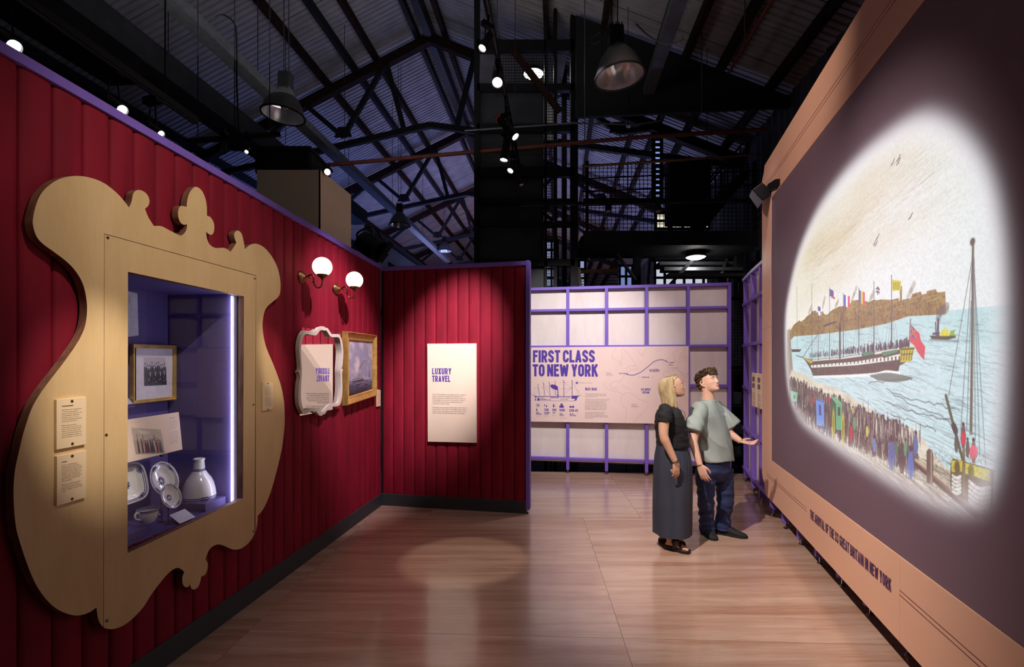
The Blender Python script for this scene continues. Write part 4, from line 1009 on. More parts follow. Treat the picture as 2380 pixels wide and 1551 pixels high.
# gilt framed group photograph
gf = [(310.5, 940), (411.5, 929.5), (412, 803), (310.5, 799.5)]
dG = -Dp+0.09
fp = thing('framed_photograph', 'gilt-framed sepia group photograph inside the showcase', 'picture', board_at([gf[0]], dG)[0])
def gilt_frame(px4, inner, d_out, d_in, d_back, m, parent, steps=((0.0, 0.0), (0.12, 0.9), (0.3, 1.0), (0.55, 0.35), (0.8, 0.55), (1.0, 0.0))):
    """mitred moulding: profile steps are (fraction towards the picture, relative height)"""
    o = [PL.uv(a, b, d_out) for a, b in px4]; i = [PL.uv(a, b, d_out) for a, b in inner]
    for k in range(4):
        k2 = (k+1) % 4; mb = MB(); R = []
        for c, ci in ((o[k], i[k]), (o[k2], i[k2])):
            ring = [PL.pt(c[0]+(ci[0]-c[0])*f, c[1]+(ci[1]-c[1])*f, d_in+(d_out-d_in)*h) for f, h in steps]
            ring += [PL.pt(ci[0], ci[1], d_back), PL.pt(c[0], c[1], d_back)]; R.append(ring)
        mb.loft(R).build('frame_moulding', m, parent, smooth=30)
ginn = [(316.5, 931.5), (404.5, 921.5), (405, 811.5), (316.5, 809)]
gilt_frame(gf, ginn, dG, dG-0.012, dG-0.03, M['gold'], fp)
cv = Canvas(300, 400, c8(206, 200, 212)); cv.a *= (0.96+0.06*cv.noise(30, 30, 2))[..., None]
cv.poly(smooth_loop([(62, 85), (80, 70), (215, 70), (232, 85), (232, 275), (218, 292), (80, 295), (62, 278)], 4), c8(176, 170, 182))
r = cv.rng
for k, x in enumerate(list(range(74, 228, 17))):
    y = 128+r.randint(-14, 12); cv.poly([(x-13, 292), (x-11, y+26), (x-5, y+14), (x+5, y+14), (x+11, y+26), (x+13, 292)], c8(62, 58, 66), 0.9)
    cv.dot(x, y, 6, 8, c8(150, 144, 150)); cv.dot(x, y-5, 5, 3.6, c8(50, 46, 54)); cv.poly([(x-3, y+14), (x+3, y+14), (x, y+36)], c8(214, 210, 216), 0.9)
for x in (110, 150, 190, 222):
    y = 185+r.randint(-6, 8); cv.poly([(x-18, 292), (x-14, y+26), (x, y+12), (x+14, y+26), (x+18, 292)], c8(44, 41, 48), 0.95)
    cv.dot(x, y, 7, 9, c8(166, 160, 166)); cv.dot(x, y-6, 5.5, 3.6, c8(48, 44, 50)); cv.poly([(x-4, y+13), (x+4, y+13), (x, y+40)], c8(220, 216, 222), 0.9)
    for q in range(3): cv.dot(x-12+r.rand()*24, y+40+r.rand()*40, 4, 5, c8(170, 165, 170), 0.8)
for q in range(60): cv.line([(66+r.rand()*160, 240+r.rand()*40), (66+r.rand()*160, 290)], 1.0, c8(120, 115, 124), 0.25)
picture('photo_print', board_at(ginn, dG-0.014), picture_mat('sepia_print', cv.image('group_photo'), 0.45), fp)
# leaning caption board with the saloon print
gb = [(296, 1076), (424, 1045), (415.5, 958), (296, 976)]
dl = [-0.16, -0.16, -0.20, -0.20]
ps = [PL.pt(*PL.uv(a, b, dd), dd) for (a, b), dd in zip([(280, 1080), (424, 1045), (415.5, 958), (280, 978)], dl)]
cb = thing('caption_board', 'leaning cream caption board with a saloon print inside the showcase', 'board', ps[0])
cv = Canvas(640, 420, c8(236, 216, 200))
cv.poly([(150, 65), (440, 75), (440, 330), (150, 330)], c8(176, 160, 146)); r = cv.rng
cv.poly([(150, 65), (440, 75), (440, 190), (360, 150), (300, 190), (150, 190)], c8(196, 182, 168)); cv.poly([(200, 90), (330, 96), (300, 130), (230, 126)], c8(214, 206, 196))
for k in range(90): x = 150+r.rand()*290; y = 70+r.rand()*130; cv.line([(x, y), (x+r.randint(-40, 40), y+r.randint(10, 60))], 1.2, c8(120, 104, 96), 0.35)
for x in (185, 240, 355): cv.poly([(x, 130), (x+9, 130), (x+9, 250), (x, 250)], c8(130, 112, 100), 0.7)
for x, c in ((188, c8(40, 44, 66)), (262, c8(70, 52, 66)), (282, c8(110, 50, 62)), (310, c8(40, 44, 48)), (345, c8(190, 180, 178)), (368, c8(44, 48, 62)), (388, c8(170, 76, 84)), (408, c8(70, 80, 84)), (330, c8(66, 60, 70)), (225, c8(70, 56, 52))):
    y = 205+r.randint(-12, 10); w_ = 9 if x in (188, 310, 368, 225) else 18
    cv.poly([(x-6, y), (x+6, y), (x+w_, 315), (x-w_, 318)], c, 0.92); cv.dot(x, y-8, 6, 8, c8(160, 130, 112)); cv.dot(x, y-14, 6, 4, c8(44, 34, 34))
for k in range(60): x = 150+r.rand()*290; cv.line([(x, 300+r.rand()*28), (x+30, 300+r.rand()*28)], 1.1, c8(110, 96, 88), 0.3)
picture('card', ps, picture_mat('caption_print', cv.image('saloon_print'), 0.5), cb, 0.006)
ex, ey = (ps[1]-ps[0]), (ps[3]-ps[0]); nn = ex.cross(ey).normalized()
putb = lambda x, y: ps[0]+ex.normalized()*x+ey.normalized()*y+nn*0.0012
W_, H_ = ex.length, ey.length
body_text("The dining saloon", lambda x, y: putb(W_*0.77+x, H_*0.86+y), H_*0.042, bold=0.03, width=W_*0.1).build('heading', M['ink_dark'], cb, fix=False)
body_text("This print shows the ship's\nfirst class dining saloon. In\nthe evening the tables were\ncleared and the passengers\ndanced to music here.\n\nThe saloon was the grandest\nroom on board, with white and\ngold columns, mirrors and rich\ncarpets. First class passengers\nspent most of the voyage here,\nreading, writing letters and\ndining together each day.", lambda x, y: putb(W_*0.77+x, H_*0.79+y), H_*0.036, 1.2, width=W_*0.17, lead_abs=H_*0.048).build('body_text', M['ink_dark'], cb, fix=False)
MB().beam(ps[0].lerp(ps[1], 0.6)-nn*0.01+Vector((0, 0, 0.02)), PL.pt(*PL.uv(376, 1060, -0.3), -0.3), 0.012, 0.012).build('support_arm', M['black'], cb)

# plinth blocks
def block(name, label, fpx, u_len, d_len, zt, grow):
    """front-near corner at pixel fpx on the shelf"""
    p = fl(fpx[0], fpx[1], ZS); rel = p-PL.p0; u = rel.dot(PL.r); d = rel.dot(PL.n)
    ua, ub = (u-u_len, u) if grow < 0 else (u, u+u_len)
    t = MB().pbox(PL, ua, ub, ZS, ZS+zt, d-d_len, d).build(name, M['case'], bevel=0.002)
    return tag(t, label, 'plinth', 'plinths in the showcase'), (ua, ub, d, ZS+zt)
b1, B1 = block('plinth_block', 'indigo plinth block under the blue and white cup', (344, 1245), 0.30, 0.16, 0.052, -1)
b2, B2 = block('plinth_block', 'indigo plinth block under the white bottle vase', (477, 1191), 0.0, 0.17, 0.055, 1)
bpy.data.objects.remove(b2)
ue = PL.uv(525, 1169, B2[2])[0]
b2 = MB().pbox(PL, B2[0], ue, ZS, ZS+0.055, B2[2]-0.2, B2[2]).build('plinth_block', M['case'], bevel=0.002); tag(b2, 'indigo plinth block under the white bottle vase', 'plinth', 'plinths in the showcase')
# first block: near corner is its right front corner
# decoration helpers
def scribble(c, ax, ay, nn_, size, parent, seed, name='emblem', r=0.0011):
    rr = random.Random(seed); mb = MB()
    for k in range(7):
        a0 = rr.random()*6.28; pts = []
        for i in range(7):
            a = a0+i*0.75; q = size*(0.35+0.5*rr.random())
            pts.append(c+ax*math.cos(a)*q*0.9+ay*math.sin(a)*q+nn_*0.0012)
        mb.tube(smooth_path(pts, 3), r, 5, cap=False)
    for i in range(9):
        a = 2*math.pi*i/9; mb.tube([c+ax*math.cos(a)*size*0.8+ay*math.sin(a)*size*0.85+nn_*0.001, c+ax*math.cos(a+.5)*size*1.05+ay*math.sin(a+.5)*size*1.05+nn_*0.001], r*1.5, 5)
    return mb.build(name, M['cobalt'], parent, fix=False)
def plate(name, label, px, d, dia, tilt, yaw, square=0.0, seed=1, rim=True):
    c = PL.pt(*PL.uv(px[0], px[1], d), d)
    nrm = (PL.n*math.cos(tilt)*math.cos(yaw)+PL.r*math.sin(yaw)*math.cos(tilt)+Vector((0, 0, 1))*math.sin(tilt)).normalized()
    r = dia/2; ax = Vector((0, 0, 1)).cross(nrm).normalized(); ay = nrm.cross(ax)
    t = thing(name, label, 'plate', c-ay*r, 'blue and white china in the showcase')
    def ring(k, h, seg=40):
        pts = []
        for i in range(seg):
            a = 2*math.pi*i/seg; ca, sa = math.cos(a), math.sin(a); e = 1.0
            if square: e = 1/((abs(ca)**(2+square)+abs(sa)**(2+square))**(1/(2+square)))
            pts.append(c+ax*ca*r*k*e*(1.12 if square else 1)+ay*sa*r*k*e+nrm*h)
        return pts
    prof = [(0.0001, 0.0), (0.55, 0.0), (0.64, 0.004), (0.74, 0.016), (0.97, 0.026), (1.0, 0.026), (1.0, 0.022), (0.74, 0.010), (0.6, -0.006), (0.0001, -0.006)]
    sc = dia/0.21
    MB().loft([ring(k, h*sc) for k, h in prof], cap=False).build('body', M['china'], t, smooth=50)
    for (ka, kb) in ((0.81, 0.84), (0.88, 0.915), (0.955, 0.965)):
        h = lambda k: (0.016+(k-0.74)/0.23*0.010)*sc+0.0007
        MB().loft([ring(ka, h(ka)), ring(kb, h(kb))], cap=False).build('blue_line', M['cobalt'], t, fix=False)
    for k in range(4):
        a = 0.6+k*math.pi/2; q = c+ax*math.cos(a)*r*(0.88 if not square else 0.98)+ay*math.sin(a)*r*(0.88 if not square else 0.98)+nrm*0.023*sc
        tg = (-ax*math.sin(a)+ay*math.cos(a)); mb = MB()
        for s in (-1, 0, 1):
            mb.tube([q+tg*s*0.011*sc+(tg*math.cos(b)*0.009+ (ax*math.cos(a)+ay*math.sin(a))*math.sin(b)*0.010)*sc for b in [i*math.pi/5 for i in range(11)]], 0.0016*sc, 5, cap=False)
        mb.build('rope_knot', M['cobalt'], t, fix=False)
    scribble(c+ay*-0.005, ax, ay, nrm, r*0.24, t, seed)
    return t, c, ax, ay, nrm
plate('serving_dish', 'squarish blue and white serving dish, leftmost of the china', (292, 1126), -0.20, 0.225, 0.22, 0.1, square=1.6, seed=3)
pA = plate('dinner_plate', 'large round blue-rimmed dinner plate behind the small saucer', (374, 1117), -0.22, 0.225, 0.34, 0.10, seed=5)
pB_ = plate('saucer', 'small round blue-rimmed saucer in front of the dinner plate', (392, 1155), -0.13, 0.158, 0.36, 0.08, seed=8)
for (P_, lab) in ((pA, 'brass wire stand holding up the dinner plate'), (pB_, 'brass wire stand holding up the saucer')):
    c, ay, nrm = P_[1], P_[3], P_[4]; rr = (P_[1]-P_[0].location).length
    q = c-nrm*0.02-ay*rr*0.6; f = Vector((q.x, q.y, ZS))
    s_ = thing('plate_stand', lab, 'stand', f, 'plate stands in the showcase')
    MB().tube([f, f+Vector((0, 0, (q.z-ZS))), c-nrm*0.02], 0.0032, 6).build('rod', M['brass'], s_)
    MB().lathe([(0, 0), (0.02, 0), (0.02, 0.003), (0, 0.003)], f, seg=14).build('foot', M['brass'], s_)
    MB().tube([c-nrm*0.018, c-nrm*0.018+ay*rr*0.0+P_[2]*rr*1.02*0.7+ay*rr*0.74, c+nrm*0.030*rr/0.1+P_[2]*rr*0.7+ay*rr*0.72], 0.0028, 6).build('clip', M['brass'], s_)
# cup
cc = fl(343, 1213, B1[3]); cup = thing('cup', 'small blue and white fluted cup with one handle on the left plinth', 'cup', cc, 'blue and white china in the showcase')
cs = 0.056
MB().lathe([(0.0, 0.004), (0.6*cs, 0.004), (0.62*cs, 0.0), (0.66*cs, 0.0), (0.70*cs, 0.006), (0.9*cs, 0.025), (0.97*cs, 0.045), (1.0*cs, 0.075), (0.97*cs, 0.075), (0.93*cs, 0.045), (0.6*cs, 0.012), (0.0, 0.01)], cc, seg=28).build('body', M['china'], cup, smooth=50)
for h0, h1, k in ((0.060, 0.064, 0.985), (0.067, 0.073, 1.0)):
    MB().lathe([(k*cs+0.0008, h0), (k*cs+0.0012, h1)], cc, seg=28).build('blue_line', M['cobalt'], cup, fix=False)
    MB().lathe([(k*cs*0.955, h0), (k*cs*0.965, h1)], cc, seg=28).build('blue_line', M['cobalt'], cup, fix=False)
hd = -PL.r
MB().tube(smooth_path([cc+hd*cs*0.96+Vector((0, 0, .062)), cc+hd*cs*1.3+Vector((0, 0, .074)), cc+hd*cs*1.5+Vector((0, 0, .06)), cc+hd*cs*1.4+Vector((0, 0, .04)), cc+hd*cs*0.92+Vector((0, 0, .026))], 5), 0.0055, 8).build('handle', M['china'], cup, smooth=True)
vn = (PL.n*0.8-PL.r*0.1).normalized(); e_ = (PL.n*0.75+PL.r*0.66).normalized()
scribble(cc+e_*cs*0.99+Vector((0, 0, 0.036)), Vector((-e_.y, e_.x, 0)), Vector((0, 0, 1)), e_, 0.021, cup, 12)
# bottle vase
vc = fl(462.5, 1159.5, ZS+0.055); vs = thing('bottle_vase', 'tall white bell-shaped bottle vase with blue rope bands', 'vase', vc, 'blue and white china in the showcase')
hs = 0.28
prof = [(0.0, 0.0), (0.36, 0.0), (0.373, 0.02), (0.37, 0.08), (0.355, 0.22), (0.32, 0.38), (0.27, 0.5), (0.2, 0.6), (0.152, 0.68), (0.13, 0.75), (0.118, 0.88), (0.117, 0.94), (0.13, 0.965), (0.133, 0.985), (0.12, 1.0), (0.1, 0.99), (0.09, 0.93), (0.09, 0.8)]
MB().lathe([(a*hs, b*hs) for a, b in prof], vc, seg=40).build('body', M['china'], vs, smooth=50)
def rad(b):
    for (a0, b0), (a1, b1_) in zip(prof, prof[1:]):
        if b0 <= b <= b1_ and b1_ > b0: return a0+(a1-a0)*(b-b0)/(b1_-b0)
    return 0.12
for b in (0.035, 0.075, 0.705, 0.735):
    MB().lathe([(rad(b)*hs+0.0008, b*hs-0.0032), (rad(b)*hs+0.0014, b*hs), (rad(b)*hs+0.0008, b*hs+0.0032)], vc, seg=40).build('blue_line', M['cobalt'], vs, fix=False)
for ang, b, s in ((-0.55, 0.055, 1), (0.85, 0.055, 1), (0.55, 0.72, 0.7)):
    e_ = (PL.n*math.cos(ang)+PL.r*math.sin(ang)); tg = Vector((-e_.y, e_.x, 0)); q = vc+e_*(rad(b)*hs+0.002)+Vector((0, 0, b*hs)); mb = MB()
    for k in (-1, 1): mb.tube([q+tg*(k*0.010+math.cos(x)*0.011)*s+Vector((0, 0, math.sin(x)*0.012*s)) for x in [i*math.pi/6 for i in range(13)]], 0.0022*s, 5, cap=False)
    mb.build('rope_knot', M['cobalt'], vs, fix=False)
e_ = (PL.n*0.55+PL.r*0.83).normalized(); scribble(vc+e_*(rad(0.53)*hs+0.001)+Vector((0, 0, 0.53*hs)), Vector((-e_.y, e_.x, 0)), (Vector((0, 0, 1))-e_*0.6).normalized(), (e_+Vector((0, 0, .5))).normalized(), 0.02, vs, 21)
# white label card on a wedge
pc = [fl(a, b, ZS+z) for a, b, z in ((418, 1218, 0.008), (454, 1202, 0.008), (429.5, 1183, 0.04), (393.4, 1198, 0.04))]
lc = thing('caption_card', 'small white caption card tilted on the showcase floor', 'card', Vector((pc[0].x, pc[0].y, ZS)))
cen = sum(pc, Vector())/4
MB().hexa([Vector((p.x, p.y, ZS)).lerp(Vector((cen.x, cen.y, ZS)), .2) for p in pc]+[p.lerp(cen, .1)-Vector((0, 0, .002)) for p in pc]).build('wedge', M['case'], lc)
M['white_card'] = mat('white_card', rgb(226, 222, 236), 0.6)
picture('card', pc, M['white_card'], lc, 0.001)
ex, ey = pc[1]-pc[0], pc[3]-pc[0]
body_text("1. Serving dish, dinner plate, saucer and\ncup from the first class dining saloon.\n2. Water bottle with the rope and knot\npattern made for the ship.\nThe emblem shows the name of the ship\nand of the company that owned her.", lambda x, y: pc[3]+ex.normalized()*(x+ex.length*.08)+ey.normalized()*(y-ey.length*.14)+ex.cross(ey).normalized()*0.001, ey.length*0.105, 1.25, width=ex.length*0.82, lead_abs=ey.length*0.13).build('body_text', M['ink_grey'], lc, fix=False)
sc_ = thing('caption_card', 'white caption card half hidden at the left edge of the showcase', 'card', board_at([(298, 938)], -Dp+0.1)[0])
picture('card', board_at([(284, 943), (309, 938), (298, 925), (284, 924)], [-Dp+0.12, -Dp+0.12, -Dp+0.05, -Dp+0.05]), M['white_card'], sc_, 0.002)
MB().pbox(PL, PL.uv(290, 940, -Dp+.1)[0]-0.02, PL.uv(308, 940, -Dp+.1)[0], PL.uv(300, 942, -Dp+.1)[1]-0.012, PL.uv(300, 942, -Dp+.1)[1]-0.004, -Dp+0.001, -Dp+0.12).build('ledge', M['case'], sc_)

# ------------------------------------------------------------------ wall lamps
def wall_lamp(px, py, label, lit=True):
    u, z = PL.uv(px, py, 0.0)
    def q(a, b): return PL.pt(u, z+b, a)
    t = thing('wall_lamp', label, 'lamp', q(-0.008, 0), 'globe wall lamps on the red wall')
    MB().lathe([(0.0, 0.05), (0.012, 0.048), (0.016, 0.04), (0.03, 0.034), (0.045, 0.018), (0.052, 0.012), (0.058, 0.004), (0.058, 0.0)], q(-0.008, 0), PL.n, 28).build('back_plate', M['brass'], t, smooth=50)
    arm = [(.04, 0), (.062, .012), (.085, .021), (.103, .006), (.110, -.03), (.113, -.06), (.128, -.086), (.149, -.096), (.170, -.088), (.183, -.066), (.187, -.035), (.187, -.012)]
    MB().tube(smooth_path([q(a, b) for a, b in arm], 5), 0.0065, 10).build('arm', M['brass'], t, smooth=True)
    for (a, b), (c, d) in zip([(.062, .005), (.106, -.038)], [(.074, -.014), (.092, -.046)]):
        MB().tube([q(a, b), q((a+c)/2-.003, (b+d)/2-.004), q(c, d)], [0.005, 0.004, 0.003], 7).build('scroll', M['brass'], t, smooth=True)
    MB().lathe([(0.008, -0.025), (0.012, -0.02), (0.016, -0.012), (0.034, 0.0), (0.044, 0.012), (0.050, 0.022), (0.048, 0.022), (0.03, 0.004), (0.0, 0.0)], q(.187, 0), (0, 0, 1), 24).build('gallery', M['brass'], t, smooth=50)
    MB().sphere(q(.187, .086), 0.083, 28, 18).build('globe', M['globe'], t, smooth=True)
    d = bpy.data.lights.new('globe_glow', 'POINT'); d.energy = GLOBE_W; d.color = (1, 0.52, 0.22); d.shadow_soft_size = 0.08
    o = bpy.data.objects.new('globe_glow', d); COL.objects.link(o); o.location = q(.187, .086)-t.location; o.parent = t
    return t
GLOBE_W = 30.0
M['globe'].node_tree.nodes['Emission'].inputs[1].default_value = 2.6
wall_lamp(702, 644.5, 'globe wall lamp on a brass arm, the larger and nearer one in view')
wall_lamp(782.5, 672, 'globe wall lamp on a brass arm, the smaller one nearer the corner')
wall_lamp(-260, 330, 'globe wall lamp just outside the left edge, glowing on the red wall')

# ------------------------------------------------------------------ mirror with cut-out white frame
mo = [(135,255),(160,215),(195,184),(310,214),(330,192),(365,182),(398,142),(440,130),(465,122),(500,142),(530,152),(575,222),(600,240),(695,240),(725,290),(748,360),(758,450),(762,540),(752,700),(738,750),(756,775),(746,812),(746,900),(751,1050),(740,1200),(700,1310),(590,1330),(575,1350),(530,1365),(490,1435),(460,1445),(435,1465),(400,1455),(350,1400),(320,1415),(295,1395),(180,1440),(130,1390),(97,1300),(86,1150),(95,1000),(112,900),(105,840),(90,800),(117,760),(110,600),(98,470),(108,350)]
mi_ = [(195,240),(320,258),(365,246),(402,196),(440,176),(470,186),(510,188),(560,262),(600,285),(690,288),(716,350),(732,450),(736,540),(724,700),(718,790),(722,900),(722,1050),(708,1200),(680,1275),(572,1285),(520,1330),(460,1402),(430,1402),(372,1350),(300,1345),(190,1380),(152,1330),(126,1200),(130,1000),(140,840),(140,760),(130,600),(126,470),(146,330)]
cvt = lambda L, d: [PL.uv(680+a/6.46, 740+b/6.46, d) for a, b in L]
mir = thing('mirror', 'white scalloped-frame mirror on the red wall reflecting the text board', 'mirror', PL.pt(*PL.uv(747, 965, 0)))
MB().prism([smooth_loop(cvt(mo, 0.045), 4), smooth_loop(cvt(mi_, 0.045), 4)], PL, 0.012, 0.045, 0).build('frame', M['white_frame'], mir, fix=False, bevel=0.0)
rng_ = smooth_loop(cvt([(p[0]+(430-p[0])*0.03, p[1]+(790-p[1])*0.02) for p in mo], 0.012), 2)
us_ = [a for a, b in rng_]; uc = (min(us_)+max(us_))/2; hw = (max(us_)-min(us_))/2
# the acrylic face bows out a little, as the wavy reflection in the photograph shows
nu, nz = 24, 16; zsn = [b for a, b in rng_]; za, zb2 = min(zsn), max(zsn)
MB().prism([rng_], PL, -0.004, 0.010).build('backing', M['mirror'], mir, fix=False)
gb_ = MB(); vs_ = []
ua_, ub_ = min(us_)+0.012, max(us_)-0.012
for j in range(nz+1):
    for i in range(nu+1):
        x = i/nu; u = ua_+(ub_-ua_)*x; z = za+0.03+(zb2-za-0.06)*j/nz
        vs_.append(PL.pt(u, z, 0.0125+MIRROR_BOW*4*x*(1-x) if False else 0.0125+0.006*4*x*(1-x)))
def inside(u, z):
    c = False
    for (xa, ya), (xb, yb) in zip(rng_, rng_[1:]+rng_[:1]):
        if (ya > z) != (yb > z) and u < xa+(z-ya)*(xb-xa)/(yb-ya): c = not c
    return c
fs_ = []
for j in range(nz):
    for i in range(nu):
        a = j*(nu+1)+i; ctr = [(vs_[k]-PL.p0) for k in (a, a+1, a+nu+2, a+nu+1)]
        if any(inside(c.dot(PL.r), c.z) for c in ctr): fs_.append((a, a+1, a+nu+2, a+nu+1))
gb_.add(vs_, fs_); gb_.build('mirror_glass', M['mirror'], mir, smooth=True, fix=False)

# ------------------------------------------------------------------ gilt framed seascape and its label
po = [(808, 943.5), (877.2, 920), (876.8, 779), (808, 769.5)]
pi_ = [(818.0, 922.5), (872.8, 905), (872.8, 796), (818.0, 791)]
pnt = thing('framed_painting', 'gilt-framed painting of a steamship at sea on the red wall', 'painting', PL.pt(*PL.uv(842, 940, 0)))
gilt_frame(po, pi_, 0.055, 0.012, -0.006, M['gold'], pnt, ((0.0, 0.0), (0.04, 0.95), (0.12, 1.0), (0.2, 0.86), (0.75, 0.35), (0.86, 0.42), (1.0, 0.05)))
cv = Canvas(300, 380, c8(150, 156, 182)); n1 = cv.noise(70, 90, 5); n2 = cv.noise(30, 24, 6)
yy = np.linspace(0, 1, 380)[:, None]; k = np.clip((n1*0.65+n2*0.35-0.38)*2.6, 0, 1)*np.clip(1.15-abs(yy-0.42)*1.4, 0, 1)
cv.a += (np.array(c8(224, 214, 216), np.float32)-cv.a)*k[..., None]*1.0
sea = np.clip((yy-0.70)*30, 0, 1)*np.ones((1, 300)); sc3 = np.array(c8(88, 98, 122), np.float32)*(0.65+0.7*cv.noise(40, 7, 9))[..., None]*(1.15-0.75*(np.clip((yy-0.72)/0.28, 0, 1)))[..., None]
cv.a = cv.a*(1-sea[..., None])+sc3.astype(np.float32)*sea[..., None]; cv.a = cv.a.astype(np.float32)
cv.poly([(55, 268), (200, 258), (188, 276), (62, 283)], c8(52, 44, 52)); cv.poly([(60, 272), (196, 262), (194, 266), (61, 277)], c8(214, 206, 206))
for x, h in ((66, 215), (86, 205), (104, 208), (122, 204), (150, 206), (170, 212)): cv.line([(x, 268), (x, h)], 1.6, c8(70, 62, 70), 0.9)
cv.line([(134, 264), (134, 226)], 5, c8(48, 42, 48)); cv.line([(134, 224), (150, 190), (184, 160)], 6, c8(80, 76, 90), 0.5); cv.line([(150, 190), (190, 150), (230, 130)], 12, c8(110, 106, 120), 0.3)
cv.poly([(262, 262), (276, 262), (270, 200)], c8(60, 56, 66), 0.9); cv.dot(130, 306, 12, 5, c8(60, 50, 54), 0.9); cv.dot(228, 300, 7, 4, c8(190, 150, 130), 0.8); cv.line([(90, 300), (210, 288)], 5, c8(190, 200, 210), 0.4)
cv.poly([(0, 275), (26, 240), (30, 276)], c8(150, 140, 150), 0.6)
picture('canvas', [PL.pt(*PL.uv(a, b, 0.055), 0.012) for a, b in pi_], picture_mat('oil_painting', cv.image('seascape'), 0.35), pnt, 0.004)
t, q = panel_on('text_label', 'narrow cream text label beside the gilt seascape painting', 'label', PL, [(877.2, 905.5), (884.8, 907), (884.6, 944), (877, 945.5)], -0.008, 0.006, M['label_card'])
ua, za = q[0]; wq = q[1][0]-q[0][0]
body_text("The SS Great\nBritain at sea\n\nPainted in the\nyear she first\ncrossed to New\nYork, this oil\npainting shows\nthe ship under\nsteam.", on(PL, ua+wq*0.14, za-0.03, 0.0064), wq*0.1, width=wq*0.7, lead_abs=0.017).build('body_text', M['ink_dark'], t, fix=False)

# ------------------------------------------------------------------ the LUXURY TRAVEL board
t, q = panel_on('text_board', 'tall cream board headed LUXURY TRAVEL on the short red wall', 'sign', PB, [(993, 799.3), (1106.8, 798.6), (1107.4, 1029.8), (994, 1027)], -0.008, 0.022, M['pink_board'])
ua, za = PB.uv(1004.3, 870.5, 0.0225); ub = PB.uv(1049, 870, 0.0225)[0]; zc = PB.uv(1004, 856, 0.0225)[1]
cap = zc-za; put = on(PB, ua, za, 0.0228)
block_text('LUXURY', put, cap, ub-ua).build('heading', M['ink'], t, fix=False)
block_text('TRAVEL', on(PB, ua, PB.uv(1004.3, 887.8, 0.0225)[1], 0.0228), cap, (ub-ua)*0.95).build('heading', M['ink'], t, fix=False)
TXT = "The SS Great Britain was designed with complete\nluxury in mind. Its dining saloon matched the\nfinest restaurants in Britain and America and was\nthe grandest on any ship in the world. Its cabins,\ndecorations and furniture matched the most\nexpensive London hotels.\n\nPassengers were almost all first class, with a few in\nsecond class. They had a very different experience\nto the men in the engine room, who had to work\nhard to keep the ship moving as fast as possible."
ua, za = PB.uv(1005.3, 918.5, 0.0225); ub = PB.uv(1084.5, 918, 0.0225)[0]; zz = PB.uv(1005, 922.8, 0.0225)[1]
szb = (ub-ua)/24.2; lead = (za-PB.uv(1005.3, 961.3, 0.0225)[1])/10/szb
body_text(TXT, on(PB, ua, za, 0.0228), szb, width=ub-ua, lead_abs=lead*szb).build('body_text', M['ink_dark'], t, fix=False)

# ------------------------------------------------------------------ FIRST CLASS TO NEW YORK board on the lattice wall
DB = 0.022
t, q = panel_on('map_board', 'wide pink board FIRST CLASS TO NEW YORK with a route map', 'sign', PC, [(1229, 808), (1600.6, 804.8), (1600.6, 986.4), (1229, 980.2)], 0.002, DB, M['pink_board'])
def pb(px, py): return PC.uv(px, py, DB+0.0006)
def putc(px, py):
    u, z = pb(px, py); return on(PC, u, z, DB+0.0008)
def line_w(px0, px1, py): return pb(px1, py)[0]-pb(px0, py)[0]
Z5 = lambda x, y: (1225+x/8.163, 795+y/8.163)
Z6 = lambda x, y: (1400+x/7.386, 795+y/7.386)
for txt, a, b, top in (('FIRST CLASS', (112, 390), (1286, 390), 160), ('TO NEW YORK', (105, 654), (1348, 656), 425)):
    pa, pe = Z5(*a), Z5(*b); cap = pb(*Z5(a[0], top))[1]-pb(*pa)[1]
    block_text(txt, putc(*pa), cap, line_w(pa[0], pe[0], pa[1]), gap=0.06, space=0.17, t=0.2).build('heading', M['ink'], t, fix=False)
def small_block(txt, a, x1, top, m='ink', align='l', f=Z5, nm='caption'):
    pa = f(*a); pe = f(x1, a[1]); cap = pb(*f(a[0], top))[1]-pb(*pa)[1]
    lines = txt.split('\n'); wmax = line_w(pa[0], pe[0], pa[1])
    ws = [sum((0.22 if c == ' ' else GL[c][0]+0.075) for c in l) for l in lines]; k = max(ws)
    return block_text(txt, putc(*pa), cap, [wmax*w_/k for w_ in ws], lineh=1.28).build(nm, M[m], t, fix=False)
small_block('1845-1846', (1098, 922), 1322, 866)
for txt, a, x1, top in (('6', (172, 1312), 198, 1264), ('330', (325, 1312), 408, 1264), ('130', (478, 1314), 553, 1266), ('1200', (612, 1318), 716, 1270), ('£28-45', (804, 1324), 966, 1276)):
    small_block(txt, a, x1, top)
for txt, a, x1, top in (('BLADE\nPROPELLER', (170, 1350), 276, 1328), ('PASSENGER\nCAPACITY', (325, 1352), 430, 1330), ('CREW', (482, 1355), 532, 1333), ('CARGO\nCAPACITY', (614, 1376), 704, 1354), ('ONE WAY\nTICKET PRICE', (806, 1380), 930, 1358)):
    small_block(txt, a, x1, top)
def para(txt, a, x1, f=Z5, lines=1, y1=None, m='ink_dark', nchar=None, sx=1.0):
    pa = f(*a); pe = f(x1, a[1]); wd = line_w(pa[0], pe[0], pa[1]); n = txt.count('\n')
    la_ = None if not y1 else (pb(*pa)[1]-pb(*f(a[0], y1))[1])/max(1, n)
    body_text(txt, putc(*pa), 1.0, 1.25, width=wd, lead_abs=la_).build('body_text', M[m], t, fix=False)
